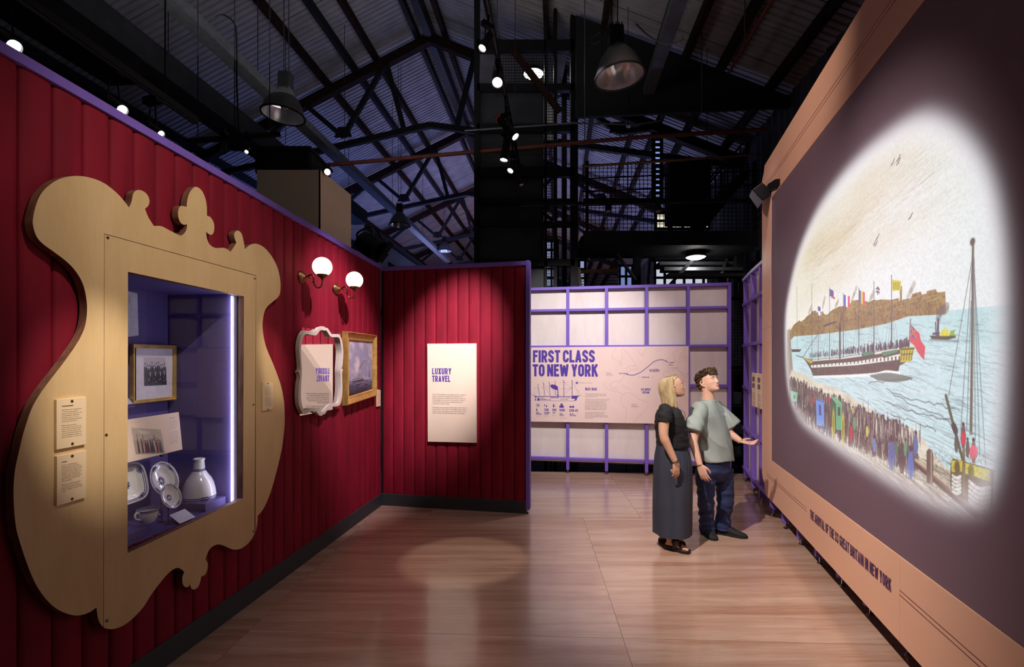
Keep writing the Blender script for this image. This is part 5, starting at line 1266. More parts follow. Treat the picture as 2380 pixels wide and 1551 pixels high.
para("The SS Great Britain started work carrying\nrich passengers and valuable cargo between\nLiverpool and New York.\n\nIn 1845, the Liverpool to New York route carried\nthe highest amount and value of trade in the\nworld and was the busiest for passengers.\nNew York was the main gateway to and from\nthe United States. American products were\nbrought to the city for sale around the world.\nPassengers and emigrants, as well as products\nfrom Britain and Europe, entered in return.\n\nThe passengers travelling on the SS Great\nBritain included the entrepreneurs and\npoliticians of the rich commercial world. They\nchose the SS Great Britain because it promised\nspeed and luxury.", (1098, 992), 1560, y1=1450, nchar=22.5)
para("SS Great Britain as a luxury liner", (985, 784), 1235, nchar=16)
for txt, a, x1, nch in (("Steam power\ndrove the ship", (170, 1402), 250, 7.5), ("In first and\nsecond class", (325, 1404), 396, 7), ("Sailors and\nstewards", (482, 1384), 545, 6.5), ("Goods carried from\nLiverpool each voyage", (614, 1436), 755, 11.5)): para(txt, a, x1, nchar=nch, m='ink_grey')
# drawn lines: flat ribbons of ink
def ribbon(pts, wpx, m, f, name, mb=None):
    own = mb is None; mb = mb or MB()
    P2 = [pb(*f(*p)) for p in pts]; wd = wpx/150.0
    L, R = _strip(P2, wd); n = len(L)
    mb.add([PC.pt(q.x, q.y, DB+0.0010) for q in L+R], [(i, n+i, n+i+1, i+1) for i in range(n-1)])
    return mb.build(name, M[m], t, fix=False) if own else mb
def area_(pts, m, f, name, d=0.0009, mb=None):
    own = mb is None; mb = mb or MB()
    P2 = [Vector((*pb(*f(*p)), 0)) for p in pts]; tr = tessellate_polygon([P2])
    mb.add([PC.pt(p.x, p.y, DB+d) for p in P2], [tuple(x) for x in tr]); return mb.build(name, M[m], t, fix=False) if own else mb
# the ship
hull = MB()
area_([(115, 1015), (175, 1028), (850, 1030), (850, 1022), (995, 1020), (960, 1050), (945, 1078), (845, 1078), (845, 1040), (190, 1040), (170, 1050), (165, 1075), (150, 1068), (160, 1050)], 'ink', Z5, '', mb=hull)
area_([(920, 1078), (945, 1078), (940, 1105), (905, 1118), (885, 1116)], 'ink', Z5, '', mb=hull); area_([(195, 1068), (235, 1068), (235, 1118), (195, 1112)], 'ink', Z5, '', mb=hull)
area_([(150, 1088), (165, 1075), (172, 1110), (160, 1118), (150, 1108)], 'ink', Z5, '', mb=hull)
area_([(440, 820), (480, 808), (530, 815), (575, 840), (588, 870), (585, 915), (545, 912), (500, 895), (460, 870), (440, 845)], 'ink', Z5, '', mb=hull)
area_([(573, 915), (597, 915), (597, 1030), (573, 1030)], 'ink', Z5, '', mb=hull)
for xa, ya, xb, yb, w_ in ((205, 800, 235, 1020, 1.0), (308, 765, 335, 1020, 1.0), (420, 750, 437, 1025, 1.0), (530, 735, 545, 1020, 1.0), (697, 728, 697, 1030, 1.3), (856, 725, 856, 1030, 1.3)): ribbon([(xa, ya), (xb, yb)], w_, 'ink', Z5, '', hull)
for pts in ([(445, 1050), (445, 1118), (170, 1110)], [(445, 1118), (890, 1120)], [(642, 1110), (642, 1045)], [(240, 1095), (445, 1100)], [(660, 730), (692, 730)], [(80, 985), (130, 1015)], [(990, 1018), (1040, 1010)]): ribbon(pts, 0.55, 'ink', Z5, '', hull)
for pts in ([(130, 862), (225, 885)], [(265, 855), (330, 895)], [(365, 835), (430, 880)], [(605, 890), (845, 888)], [(610, 770), (785, 768)], [(150, 865), (130, 1005)], [(210, 890), (150, 1005)], [(860, 740), (990, 1010)], [(700, 760), (850, 890)], [(420, 760), (535, 1000)], [(310, 770), (430, 1000)], [(856, 850), (700, 1000)], [(945, 905), (1000, 960)]): ribbon(pts, 0.3, 'ink_grey', Z5, '', hull)
hull.build('ship_drawing', M['ink'], t, fix=False)
for k in range(2): area_([(573, 940+k*32), (597, 940+k*32), (597, 950+k*32), (573, 950+k*32)], 'pink_board', Z5, 'funnel_band', 0.0012)
small_block('ENGINE ROOM', (450, 1066), 606, 1046)
small_block('1ST CLASS CABINS', (185, 1062), 320, 1050); small_block('2ND CLASS SALOON', (670, 1066), 815, 1054); small_block('CARGO HOLD', (245, 1090), 365, 1078); small_block('FIRST CLASS DINING', (650, 1096), 775, 1085)
# pictograms
ic = MB()
for k in range(8):
    a = k*math.pi/4; ribbon([(207, 1203), (207+38*math.cos(a), 1203+38*math.sin(a))], 0.7, 'ink', Z5, '', ic); area_([(207+42*math.cos(a+.18), 1203+42*math.sin(a+.18)), (207+42*math.cos(a-.18), 1203+42*math.sin(a-.18)), (207+28*math.cos(a), 1203+28*math.sin(a))], 'ink', Z5, '', mb=ic)
area_([(325, 1192), (335, 1175), (342, 1200), (340, 1222), (328, 1222)], 'ink', Z5, '', mb=ic); area_([(358, 1210), (368, 1190), (380, 1215), (378, 1240), (362, 1240)], 'ink', Z5, '', mb=ic)
area_([(490, 1188), (512, 1180), (514, 1240), (492, 1245)], 'ink', Z5, '', mb=ic); ribbon([(515, 1190), (540, 1205), (542, 1220), (515, 1240)], 0.6, 'ink', Z5, '', ic)
area_([(612, 1210), (636, 1210), (636, 1170), (675, 1170), (675, 1210), (698, 1210), (698, 1250), (612, 1250)], 'ink', Z5, '', mb=ic)
area_([(806, 1215), (892, 1215), (892, 1250), (806, 1250)], 'ink', Z5, '', mb=ic)
circ = lambda x, y, r, n=16: [(x+r*math.cos(2*math.pi*i/n), y+r*math.sin(2*math.pi*i/n)) for i in range(n)]
area_(circ(945, 778, 23), 'ink', Z5, '', mb=ic); ic.build('pictograms', M['ink'], t, fix=False)
area_(circ(849, 1232, 10), 'pink_board', Z5, 'coin', 0.0013); area_([(938, 770), (954, 778), (938, 787)], 'pink_board', Z5, 'arrow_sign', 0.0013)
# the route map
rt = MB(); ribbon(smooth_loop([(415, 552)], 1) and [tuple(p[:2]) for p in smooth_path([(415, 552, 0), (520, 572, 0), (640, 530, 0), (760, 445, 0), (880, 345, 0), (980, 308, 0), (1060, 314, 0), (1108, 342, 0)], 8)], 1.4, 'ink', Z6, '', rt)
area_([(402, 550), (432, 536), (428, 572)], 'ink', Z6, '', mb=rt); area_([(1114, 348), (1088, 344), (1104, 322)], 'ink', Z6, '', mb=rt)
area_(circ(387, 541, 10), 'ink', Z6, '', mb=rt); area_(circ(1131, 355, 8), 'ink', Z6, '', mb=rt); rt.build('route_arrow', M['ink'], t, fix=False)
small_block('NEW YORK', (286, 548), 372, 532, f=Z6); small_block('LIVERPOOL', (1150, 362), 1236, 347, f=Z6); small_block('BRISTOL', (1145, 404), 1212, 389, f=Z6)
small_block('14', (806, 510), 846, 470, f=Z6); small_block('DAY JOURNEY\nFROM LIVERPOOL\nTO NEW YORK', (856, 480), 992, 466, f=Z6); small_block('WIND DIRECTION', (676, 614), 806, 599, f=Z6)
small_block('ATLANTIC', (664, 836), 828, 796, f=Z6); small_block('OCEAN', (688, 886), 804, 848, f=Z6)
small_block('NORTH\nAMERICA', (60, 548), 180, 524, 'ink_map', f=Z6); small_block('SOUTH\nAMERICA', (495, 1090), 622, 1064, 'ink_map', f=Z6); small_block('EUROPE', (1182, 458), 1300, 440, 'ink_map', f=Z6)
mp_ = MB(); rr = random.Random(5)
def coast(pts, jit=5):
    P_ = [tuple(p[:2]) for p in smooth_path([(a, b, 0) for a, b in pts], 5)]
    P_ = [(a+rr.uniform(-jit, jit), b+rr.uniform(-jit, jit)) for a, b in P_]
    ribbon(P_, 0.55, 'ink_map', Z6, '', mp_)
coast([(240, 100), (210, 150), (175, 220), (170, 280), (230, 310), (290, 330), (310, 395), (330, 380), (318, 320), (345, 300), (340, 220), (330, 160), (345, 105)])
coast([(360, 120), (400, 170), (470, 220), (490, 270), (530, 330), (560, 370), (600, 450), (560, 480), (540, 430), (570, 400)])
coast([(410, 470), (470, 415), (560, 405)], 3); coast([(540, 480), (480, 490), (420, 530), (400, 545), (370, 575), (360, 620), (310, 660), (300, 690), (250, 675), (170, 690), (140, 730), (150, 790), (200, 800), (240, 770), (230, 830), (280, 870), (340, 900), (330, 950), (310, 1000), (350, 1100), (410, 1160), (415, 1250), (395, 1380)])
coast([(340, 910), (400, 875), (480, 880), (560, 930), (630, 985), (700, 1010), (790, 1060), (750, 1160), (660, 1240), (610, 1300), (560, 1350), (550, 1385)]); coast([(0, 700), (60, 790), (140, 830), (220, 860)], 4)
coast([(330, 730), (380, 770), (470, 805)], 6); coast([(600, 110), (625, 180), (690, 245), (715, 170), (760, 110)]); coast([(900, 130), (960, 110), (1010, 130), (980, 160), (920, 150)], 3)
coast([(1300, 105), (1260, 160), (1215, 200), (1240, 260), (1260, 330), (1330, 350), (1330, 270), (1370, 180), (1400, 120), (1430, 140), (1380, 230), (1400, 280), (1460, 240)]); coast([(1130, 270), (1100, 300), (1120, 340)], 3); coast([(1060, 390), (1050, 350), (1075, 345)], 3)
coast([(1230, 330), (1180, 380), (1110, 410), (1150, 470), (1130, 510), (1060, 520), (1060, 590), (1110, 590)]); coast([(1170, 530), (1230, 480), (1290, 470), (1370, 560), (1330, 590)]); coast([(1310, 490), (1370, 540), (1400, 600), (1450, 610), (1465, 540), (1420, 560)])
coast([(1090, 600), (1200, 590), (1330, 650), (1460, 675)]); coast([(1290, 1020), (1330, 1090), (1300, 1120)], 3)
mp_.build('coast_lines', M['ink_map'], t, fix=False)
ring = MB(); ribbon(circ(1330, 1262, 92, 40)+[circ(1330, 1262, 92, 40)[0]], 0.9, 'plum_text', Z6, '', ring); ring.build('round_badge', M['plum_text'], t, fix=False)
coastx = MB(); ribbon([(1290, 1215), (1320, 1240), (1350, 1215), (1375, 1260), (1350, 1300)], 0.35, 'ink_grey', Z6, '', coastx); coastx.build('badge_sketch', M['ink_grey'], t, fix=False)
area_([(855, 604), (880, 600), (868, 614)], 'ink_grey', Z6, 'wind_arrow'); area_([(612, 606), (640, 600), (640, 612)], 'ink_grey', Z6, 'wind_arrow')
# two narrow text boards on the right lattice
for lab, px, hd in (('narrow cream text board on the right lattice, the farther of two', [(1747.3, 866), (1757.8, 868.5), (1757.8, 947), (1747.3, 943.5)], 'TRAVEL\nTIMES'), ('narrow cream text board on the right lattice, the nearer of two', [(1759.2, 867.5), (1771.5, 870.5), (1771.5, 952), (1759.2, 947.5)], 'NEXT\nSTOP')):
    tt, q = panel_on('text_board', lab, 'sign', PR, px, 0.048, 0.062, M['cream'], 'narrow boards on the right lattice')
    u, z = q[0]; wd = q[1][0]-q[0][0]
    hb_ = MB()
    for row in (0, 1):
        for k in range(5): hb_.pbox(PR, u+wd*(.15+.105*k), u+wd*(.15+.105*k+.07), z-.115-row*.085, z-.055-row*.085, .0622, .0630)
    o = hb_.build('heading', M['plum_text'], tt, fix=False); o['kind'] = 'stuff'
    tb5 = MB()
    for k in range(13):
        if k != 6: tb5.pbox(PR, u+wd*.15, u+wd*(.78 if k % 3 else .66), z-.27-k*.016, z-.264-k*.016, .0622, .0628)
    o = tb5.build('body_text', M['ink_grey'], tt, fix=False); o['kind'] = 'stuff'

# ------------------------------------------------------------------ the big projection panel on the right
FT = 0.03
def pf(px, py, d=FT): return PF.uv(px, py, d)
uE = 4.95
scr_l = pf(1792, 800)[0]
zi_b = (pf(1792, 1065.5)[1]+pf(2380, 1524)[1])/2; zi_t = (pf(1802.3, 441.2)[1]+pf(2020, 174.3)[1])/2
zo_b0, zo_b1 = pf(1779.3, 1149.3)[1], pf(2143, 1551)[1]; zo_t = (pf(1777, 380.3)[1]+pf(2015.7, 0)[1])/2
left = [(1777, 380.3), (1776.6, 388), (1775.2, 402), (1772.6, 413), (1771, 421), (1771, 600), (1771, 900), (1771, 1098), (1772.5, 1110), (1775.2, 1120), (1777.5, 1134), (1779.3, 1149.3)]
lu = [pf(*p) for p in left]; lu = [(u, z) for u, z in lu]
uN = pf(2143, 1551)[0]; zo_e = zo_b0+(zo_b1-zo_b0)*(uE-lu[-1][0])/(uN-lu[-1][0])
lu[0] = (lu[0][0], zo_t)
prj = thing('projection_panel', 'huge peach-framed projection panel leaning over the right side', 'panel', PF.pt(2.2, 0.15))
su0, su1 = scr_l, uE-0.28
# the frame is cut in boards along its seams
us1 = pf(2090.6, 1330)[0]; zs1 = pf(1780, 763)[1]
def board(poly, nm='frame_board'): return MB().prism([poly], PF, 0.0, FT).build(nm, M['peach'], prj, bevel=0.0008)
g = 0.0015
zb_at = lambda u: zo_b0+(zo_b1-zo_b0)*(u-lu[-1][0])/(uN-lu[-1][0])
iM = 6
left_hi = [p for p in lu if p[1] > zs1]; left_lo = [p for p in lu if p[1] <= zs1]
uL = lambda z: np.interp(z, [p[1] for p in reversed(lu)], [p[0] for p in reversed(lu)])
board([(float(uL(zs1)), zs1+g)]+list(reversed(left_hi))+[(uE, zo_t), (uE, zi_t), (su0, zi_t), (su0, zs1+g)])
board([(su0, zs1-g), (su0, zi_b), (us1-g, zi_b), (us1-g, zb_at(us1))]+list(reversed(left_lo))+[(float(uL(zs1)), zs1-g)])
board([(us1+g, zi_b), (uE-0.28, zi_b), (uE-0.28, zi_t-0.003), (uE, zi_t-0.003), (uE, zo_e), (us1+g, zb_at(us1))])
# support battens behind, standing on the deck
for u in (0.15, 0.75, 1.35, 1.95, 2.55, 3.15, 3.75, 4.4):
    MB().pbox(PF, u-0.02, u+0.02, zo_b0+0.02, zo_t-0.1, -0.05, 0.0).build('batten', M['purple'], prj)
# printed double lines
def pline(p0, p1, wd=0.0045):
    a, b = Vector(p0), Vector(p1); n = Vector((-(b-a).y, (b-a).x)).normalized()*wd/2
    MB().add([PF.pt(q.x, q.y, FT+0.0008) for q in (a-n, b-n, b+n, a+n)], [(0, 1, 2, 3)]).build('printed_line', M['peach_line'], prj, fix=False)
zt1, zt2 = pf(1827, 360)[1], pf(1832.5, 360)[1]; zl1, zl2 = pf(1874.8, 1182)[1], pf(1874.8, 1188.9)[1]
ul1, ul2 = pf(1781.3, 800)[0], pf(1784, 800)[0]
pline((ul1, zt1), (uE-0.1, zt1)); pline((ul1+0.035, zt2), (uE-0.1, zt2))
pline((ul1+0.01, zt1), (ul1+0.01, zl2), 0.002)
uX0 = pf(1875, 1185)[0]; uX1 = pf(2090.8, 1382)[0]
for z in (zl1, zl2): pline((ul1+0.02, z), (uX0, z)); pline((uX1, z), (uE-0.1, z))
# dark seam round the screen and the grey screen itself
MB().pbox(PF, su0-0.001, su1+0.002, zi_b-0.001, zi_t+0.001, 0.0, FT-0.012).build('screen_rebate', M['peach_line'], prj)
# caption
ta, tb_ = pf(1883, 1203.5), pf(2072, 1380)
capH = ((pf(1882.5, 1183)[1]-ta[1])+(pf(2071.9, 1348)[1]-tb_[1]))/2
zbase = (ta[1]+tb_[1])/2
block_text('THE ARRIVAL OF THE SS GREAT BRITAIN IN NEW YORK', on(PF, ta[0], zbase, FT+0.001), capH, tb_[0]-ta[0], gap=0.08).build('heading', M['plum_text'], prj, fix=False)

# ---- the picture thrown on the screen, painted stroke by stroke in the screen's own plane
RES = 300.0
u_lo, u_hi, z_lo, z_hi = su0+0.004, su1-0.004, zi_b+0.004, zi_t-0.004
CW, CH = int((u_hi-u_lo)*RES), int((z_hi-z_lo)*RES)
cv = Canvas(CW, CH, c8(224, 233, 232)); rg = cv.rng
SD = FT-0.006
def S(px, py):
    u, z = PF.uv(px, py, SD); return ((u-u_lo)*RES, (z_hi-z)*RES)
def SS(*pts): return [S(a, b) for a, b in pts]
def sp(*pts, n=6): return [tuple(p[:2]) for p in smooth_path([(*S(a, b), 0) for a, b in pts], n)]
# sky
yy, xx = np.mgrid[0:CH, 0:CW].astype(np.float32)
Pl = SS((1850, 700), (2250, 320))
n1 = cv.noise(160, 60, 11); n2 = cv.noise(50, 18, 12); n3 = cv.noise(260, 260, 13)
def colmix(al, c): cv.a += (np.array(c, np.float32)-cv.a)*al[..., None]
h0 = S(1860, 640)[1]; gx = xx/CW
colmix(np.clip(1.15-gx*1.9, 0, 1)*0.7, c8(236, 230, 204))
# ochre cloud streaks running up to the right
dk = np.zeros((CH, CW), np.float32)
for (a, b, th, s) in (((1850, 620), (2090, 400), 60, .9), ((1870, 560), (2150, 420), 70, .55), ((1900, 600), (2160, 470), 55, .45), ((1860, 680), (2000, 590), 50, .4)):
    (xa, ya), (xb, yb) = S(*a), S(*b); L = math.hypot(xb-xa, yb-ya); ux, uy = (xb-xa)/L, (yb-ya)/L
    tt = ((xx-xa)*ux+(yy-ya)*uy)/L; dd = abs(-(xx-xa)*uy+(yy-ya)*ux)
    dk = np.maximum(dk, s*np.exp(-(dd/th)**2)*np.clip((tt+0.25)*2.2, 0, 1)*np.clip((1.25-tt)*2, 0, 1))
colmix(dk*(0.30+0.48*n1), c8(190, 172, 116))
(xa, ya), (xb, yb) = S(1860, 640), S(2150, 400)
for k in range(520):
    t_ = rg.rand(); o_ = rg.normal(0, 46); x = xa+(xb-xa)*t_+o_*0.5; y = ya+(yb-ya)*t_+o_
    L = rg.uniform(25, 90); a_ = math.atan2(yb-ya, xb-xa)+rg.normal(0, .1)
    cv.line([(x, y), (x+L*math.cos(a_), y+L*math.sin(a_))], 1.1, c8(120, 106, 62), 0.07*math.exp(-abs(o_)/60)+0.05)
for px, py in ((2088, 370), (2075, 379), (2088, 378), (2116, 505), (2040, 552), (2033, 565), (2036, 568)):
    x, y = S(px, py); cv.line([(x-6, y+2), (x, y), (x+5, y-5)], 2.4, c8(70, 66, 60), 0.8)
# water
wtop = SS((1828, 790), (1845, 782), (1905, 777), (1990, 766), (2060, 752), (2110, 735), (2200, 722), (2300, 712), (2380, 705))
cv.poly(wtop+SS((2380, 1400), (1800, 1200)), c8(192, 222, 226))
cv.poly(wtop+SS((2380, 800), (2200, 800), (2000, 830), (1830, 840)), c8(168, 212, 212), 0.5)
wm = np.zeros((CH, CW), np.float32); cw = Canvas(CW, CH, (0, 0, 0)); cw.poly(wtop+SS((2380, 1300), (1800, 1100)), (1, 1, 1)); wm = cw.a[..., 0]
colmix(wm*np.clip(cv.noise(90, 12, 21)-0.5, 0, 1)*0.8, c8(214, 232, 234))
for k in range(900):
    u_ = rg.rand(); v_ = rg.rand()**0.8; px = 1850+u_*480; py = 740+u_*-20+v_*(120+u_*330)
    x, y = S(px, py); L = rg.uniform(12, 60)*(0.5+v_); s_ = 0.16 if px > 1950 else 0.05
    cv.line([(x, y), (x+L*.5, y+L*s_*.3+rg.uniform(-3, 3)), (x+L, y+L*s_)], rg.uniform(0.7, 1.6), c8(70, 92, 94), rg.uniform(.08, .32))
for pts in (((2060, 905), (2110, 925), (2160, 935), (2215, 950)), ((2075, 915), (2130, 945), (2180, 965), (2215, 990)), ((2070, 962), (2110, 975), (2150, 990), (2175, 1000)), ((2060, 935), (2120, 955), (2170, 968), (2212, 975)), ((2020, 890), (2070, 885), (2120, 880))):
    cv.line([(x+rg.uniform(-2, 2), y+rg.uniform(-2.5, 2.5)) for x, y in sp(*pts)], 1.7, c8(58, 76, 76), 0.6)
# fort / city wall in ochre
fort = [(1830, 800), (1836, 770), (1845, 755), (1858, 745), (1862, 748), (1870, 742), (1876, 735), (1884, 730), (1886, 724), (1897, 722), (1898, 727), (1905, 724), (1912, 722), (1915, 730), (1922, 732), (1935, 720), (1952, 712), (1960, 712), (1975, 708), (1980, 699), (1996, 697), (1998, 704), (2010, 700), (2020, 702), (2030, 697), (2040, 698), (2050, 696), (2070, 697), (2088, 693), (2090, 700), (2100, 696), (2116, 694), (2120, 683), (2140, 678), (2142, 685), (2152, 683), (2154, 677), (2174, 672), (2178, 680), (2196, 678), (2198, 730), (2110, 735), (2060, 752), (1990, 766), (1905, 777), (1845, 782)]
cv.poly(SS(*fort), c8(142, 121, 60)); cf = Canvas(CW, CH, (0, 0, 0)); cf.poly(SS(*fort), (1, 1, 1)); fm = cf.a[..., 0]
colmix(fm*np.clip(cv.noise(4, 4, 31)-0.42, 0, 1)*1.6, c8(92, 74, 30)); colmix(fm*np.clip(cv.noise(60, 40, 32)-0.4, 0, 1)*0.8, c8(186, 162, 96))
for k in range(420):
    px = 1850+rg.rand()*345; py = 690+rg.rand()*85; x, y = S(px, py)
    xi, yi = int(min(max(x, 0), CW-1)), int(min(max(y, 0), CH-1))
    if fm[yi, xi] < .5: continue
    L = rg.uniform(6, 24); x2 = int(min(x+L*1.6, CW-1)); y2 = int(min(y+L, CH-1))
    if fm[y2, xi] < .5 or fm[yi, x2] < .5: continue
    if rg.rand() < .62: cv.line([(x, y), (x, y+L)], 1.3, c8(80, 64, 28), .5)
    else: cv.line([(x, y), (x2, y-1)], 1.3, c8(198, 180, 116), .4)
for (a, b, c_, d_) in ((1880, 728, 1886, 712), (1912, 715, 1917, 692), (1942, 712, 1948, 700), (1980, 698, 1990, 670), (2022, 698, 2030, 680), (2110, 690, 2124, 660), (2185, 728, 2200, 720)):
    cv.line(SS((a, b), ((a+c_)/2, (b+d_)/2), (c_, d_)), 10, c8(120, 112, 84), 0.35)
for px in (2094,): cv.poly(SS((px-3, 700), (px-3, 665), (px+2, 665), (px+2, 700)), c8(140, 122, 62))
# left pier post and quay edge
cv.poly(SS((1829, 900), (1829, 768), (1836, 764), (1838, 790), (1843, 860), (1850, 900)), c8(150, 144, 124)); cv.line(SS((1836, 762), (1836, 880)), 3, c8(90, 84, 70), .7)
# quay
quay = [(1826, 905), (1840, 860), (1872, 870), (1890, 885), (1950, 905), (2000, 935), (2060, 975), (2130, 1000), (2175, 1060), (2240, 1130), (2300, 1190), (2260, 1230), (2100, 1200), (1950, 1100), (1850, 1010)]
cv.poly(SS(*quay), c8(206, 202, 180)); cq = Canvas(CW, CH, (0, 0, 0)); cq.poly(SS(*quay), (1, 1, 1)); qm = cq.a[..., 0]
colmix(qm*np.clip(cv.noise(40, 16, 41)-0.5, 0, 1)*1.2, c8(236, 234, 220))
for k in range(1100):
    u_ = rg.rand(); v_ = rg.rand(); px = 1840+u_*420; py = 985+u_*195+(v_-0.55)*120; x, y = S(px, py)
    xi, yi = int(min(max(x, 0), CW-1)), int(min(max(y, 0), CH-1))
    if qm[yi, xi] < .5: continue
    L = rg.uniform(15, 60); cv.line([(x, y), (x+L, y+L*rg.uniform(.05, .3))], rg.uniform(.8, 2), c8(84, 78, 56), rg.uniform(.15, .45))
# small boats on the left and the paddle steamer on the right
cv.poly(SS((1839, 812), (1863, 812), (1858, 818), (1841, 818)), c8(60, 66, 60)); cv.line(SS((1852, 666), (1853, 812)), 2, c8(60, 60, 64)); 
cv.poly(SS((2160, 780), (2165, 788), (2200, 790), (2222, 784), (2216, 779)), c8(58, 74, 52)); cv.poly(SS((2184, 781), (2188, 768), (2195, 763), (2203, 768), (2206, 781)), c8(214, 204, 30))
cv.poly(SS((2206, 780), (2208, 769), (2220, 766), (2217, 774), (2222, 780)), c8(140, 170, 70)); cv.line(SS((2179, 778), (2180, 742)), 5, c8(58, 64, 76)); cv.line(SS((2175, 778), (2174, 750)), 3, c8(70, 80, 92)); cv.line(SS((2180, 740), (2186, 724), (2200, 712)), 12, c8(90, 88, 92), .45)
cv.line(SS((2168, 776), (2182, 774)), 3, c8(60, 70, 70)); cv.line(SS((2160, 790), (2225, 793)), 3, c8(90, 110, 112), .5)
# the steamship
hullp = [(1867, 832), (1875, 833), (1888, 836), (1960, 829), (2030, 818), (2092, 806), (2112, 806), (2116, 826), (2104, 842), (2090, 850), (2088, 862), (2040, 868), (1960, 872), (1890, 874), (1884, 858), (1877, 846)]
cv.poly(SS(*hullp), c8(70, 68, 52))
cv.poly(SS((1884, 849), (1990, 840), (2094, 822), (2094, 832), (2090, 836), (1990, 849), (1886, 855)), c8(222, 226, 216))
cv.poly(SS((1886, 837), (1960, 830), (2040, 817), (2090, 807), (2092, 812), (2040, 823), (1960, 834), (1888, 840)), c8(216, 216, 204))
ch_ = Canvas(CW, CH, (0, 0, 0)); ch_.poly(SS((1886, 856), (1990, 850), (2094, 834), (2088, 862), (2040, 868), (1960, 872), (1890, 874)), (1, 1, 1)); colmix(ch_.a[..., 0]*np.clip(cv.noise(5, 5, 51)-.45, 0, 1)*1.2, c8(120, 114, 92)); colmix(ch_.a[..., 0]*np.clip(xx/CW-0.35, 0, 1)*1.2, c8(44, 42, 30))
for k in range(24):
    f_ = k/23; x, y = S(1890+f_*200, 851-f_*20); cv.poly([(x-2.2, y-2.5), (x+2.2, y-2.8), (x+2.2, y+3), (x-2.2, y+3)], c8(50, 50, 46))
cv.poly(SS((1868, 832), (1876, 834), (1888, 838), (1888, 844), (1884, 845), (1876, 840)), c8(176, 166, 34))
for a_, b_ in ((2003, 2034), (2048, 2086)): cv.poly(SS((a_, 822), (a_+2, 818), (b_, 812 if a_ > 2040 else 816), (b_-1, 822-(a_ > 2040)*3), (a_+6, 829)), c8(52, 130, 92)); cv.line(SS((a_, 824), (a_+6, 830), (b_-2, 824-(a_ > 2040)*3)), 3, c8(34, 56, 44), .9)
cv.poly(SS((2092, 812), (2098, 806), (2126, 806), (2122, 822), (2116, 840), (2092, 842)), c8(190, 182, 36))
for k in range(5): cv.line(SS((2096+k*6, 816), (2094+k*6, 836)), 2.6, c8(84, 82, 26), .9)
cv.line(SS((2094, 812), (2124, 810)), 2.5, c8(70, 70, 24)); cv.line(SS((2094, 824), (2120, 822)), 2, c8(90, 90, 26))
for px, t0, b0 in ((1887, 660, 838), (1902, 712, 836), (1928, 668, 834), (1960, 682, 829), (1996, 670, 824), (2031, 655, 818), (2072, 640, 808)):
    cv.line(SS((px, t0), (px, b0)), 2.2, c8(74, 78, 86)); cv.line(SS((px, (t0+b0)//2+16), (px, b0)), 3.6, c8(66, 66, 72))
    for s_ in (-1, 1):
        for k in (1, 2): cv.line(SS((px, t0+55), (px+s_*8*k, b0-2)), 1.0, c8(92, 100, 100), .7)
cv.line(SS((1952, 830), (1952, 760)), 9, c8(72, 62, 48)); cv.line(SS((1952, 764), (1952, 757)), 11, c8(40, 36, 36)); cv.line(SS((1952, 756), (1956, 740), (1964, 715)), 13, c8(96, 82, 66), .55)
cv.line(SS((1915, 758), (1942, 748)), 4, c8(50, 52, 44)); cv.line(SS((1866, 830), (1900, 778)), 2, c8(80, 86, 88)); cv.line(SS((1850, 826), (1868, 832)), 2.2, c8(96, 92, 80))
def flag(px, py, wd, ht, cols, skew=4):
    for k, c in enumerate(cols):
        a_ = px+wd*k/len(cols); b_ = px+wd*(k+1)/len(cols); cv.poly(SS((a_, py+skew*k/len(cols)), (b_, py+skew*(k+1)/len(cols)), (b_, py+ht+skew*(k+1)/len(cols)*1.6), (a_, py+ht+skew*k/len(cols))), c)
flag(1961, 685, 14, 26, [c8(50, 86, 180), c8(236, 236, 240), c8(216, 78, 100)])
flag(1996, 674, 14, 28, [c8(54, 92, 170), c8(222, 192, 60), c8(214, 84, 92)], 6)
cv.poly(SS((1928, 671), (1937, 676), (1936, 690), (1928, 688)), c8(74, 88, 140)); cv.poly(SS((1937, 678), (1942, 684), (1940, 696), (1930, 690), (1936, 690)), c8(200, 70, 84)); cv.poly(SS((1938, 676), (1943, 682), (1942, 692), (1938, 690)), c8(236, 236, 238))
cv.poly(SS((1901, 712), (1911, 714), (1912, 736), (1902, 733)), c8(232, 234, 236)); cv.poly(SS((1901, 712), (1907, 714), (1907, 724), (1901, 722)), c8(68, 84, 160))
for k in range(3): cv.line(SS((1907, 726+k*3.5), (1912, 727+k*3.5)), 2, c8(90, 50, 60))
cv.poly(SS((2032, 661), (2048, 666), (2046, 694), (2033, 690)), c8(226, 234, 234)); cv.line(SS((2036, 672), (2040, 668), (2044, 674)), 2.5, c8(60, 70, 66)); cv.line(SS((2040, 668), (2040, 684)), 3, c8(60, 70, 66)); cv.line(SS((2036, 678), (2044, 680)), 2.2, c8(60, 70, 66))
cv.poly(SS((2073, 650), (2094, 653), (2093, 674), (2074, 677)), c8(206, 198, 30))
for k in range(4): cv.line(SS((2077+k*4, 657), (2077+k*4, 672)), 2.6, c8(110, 110, 20), .8)
cv.line(SS((2112, 806), (2116, 742)), 2.4, c8(80, 84, 90))
cv.poly(SS((2117, 754), (2126, 765), (2136, 774), (2140, 792), (2150, 806), (2147, 837), (2140, 828), (2132, 818), (2124, 802), (2114, 794)), c8(206, 70, 76)); cv.poly(SS((2117, 754), (2126, 765), (2130, 790), (2116, 780)), c8(84, 84, 150)); cv.line(SS((2117, 760), (2129, 786)), 4, c8(206, 110, 70)); cv.line(SS((2127, 768), (2117, 778)), 4, c8(206, 110, 70))
for k in range(240):
    f_ = rg.rand(); x, y = S(1880+f_*232, 834-f_*28-rg.rand()*4); cv.line([(x, y), (x+rg.uniform(-2, 2), y-rg.uniform(4, 13))], rg.uniform(1.6, 3.2), c8(40, 46, 50), .85)
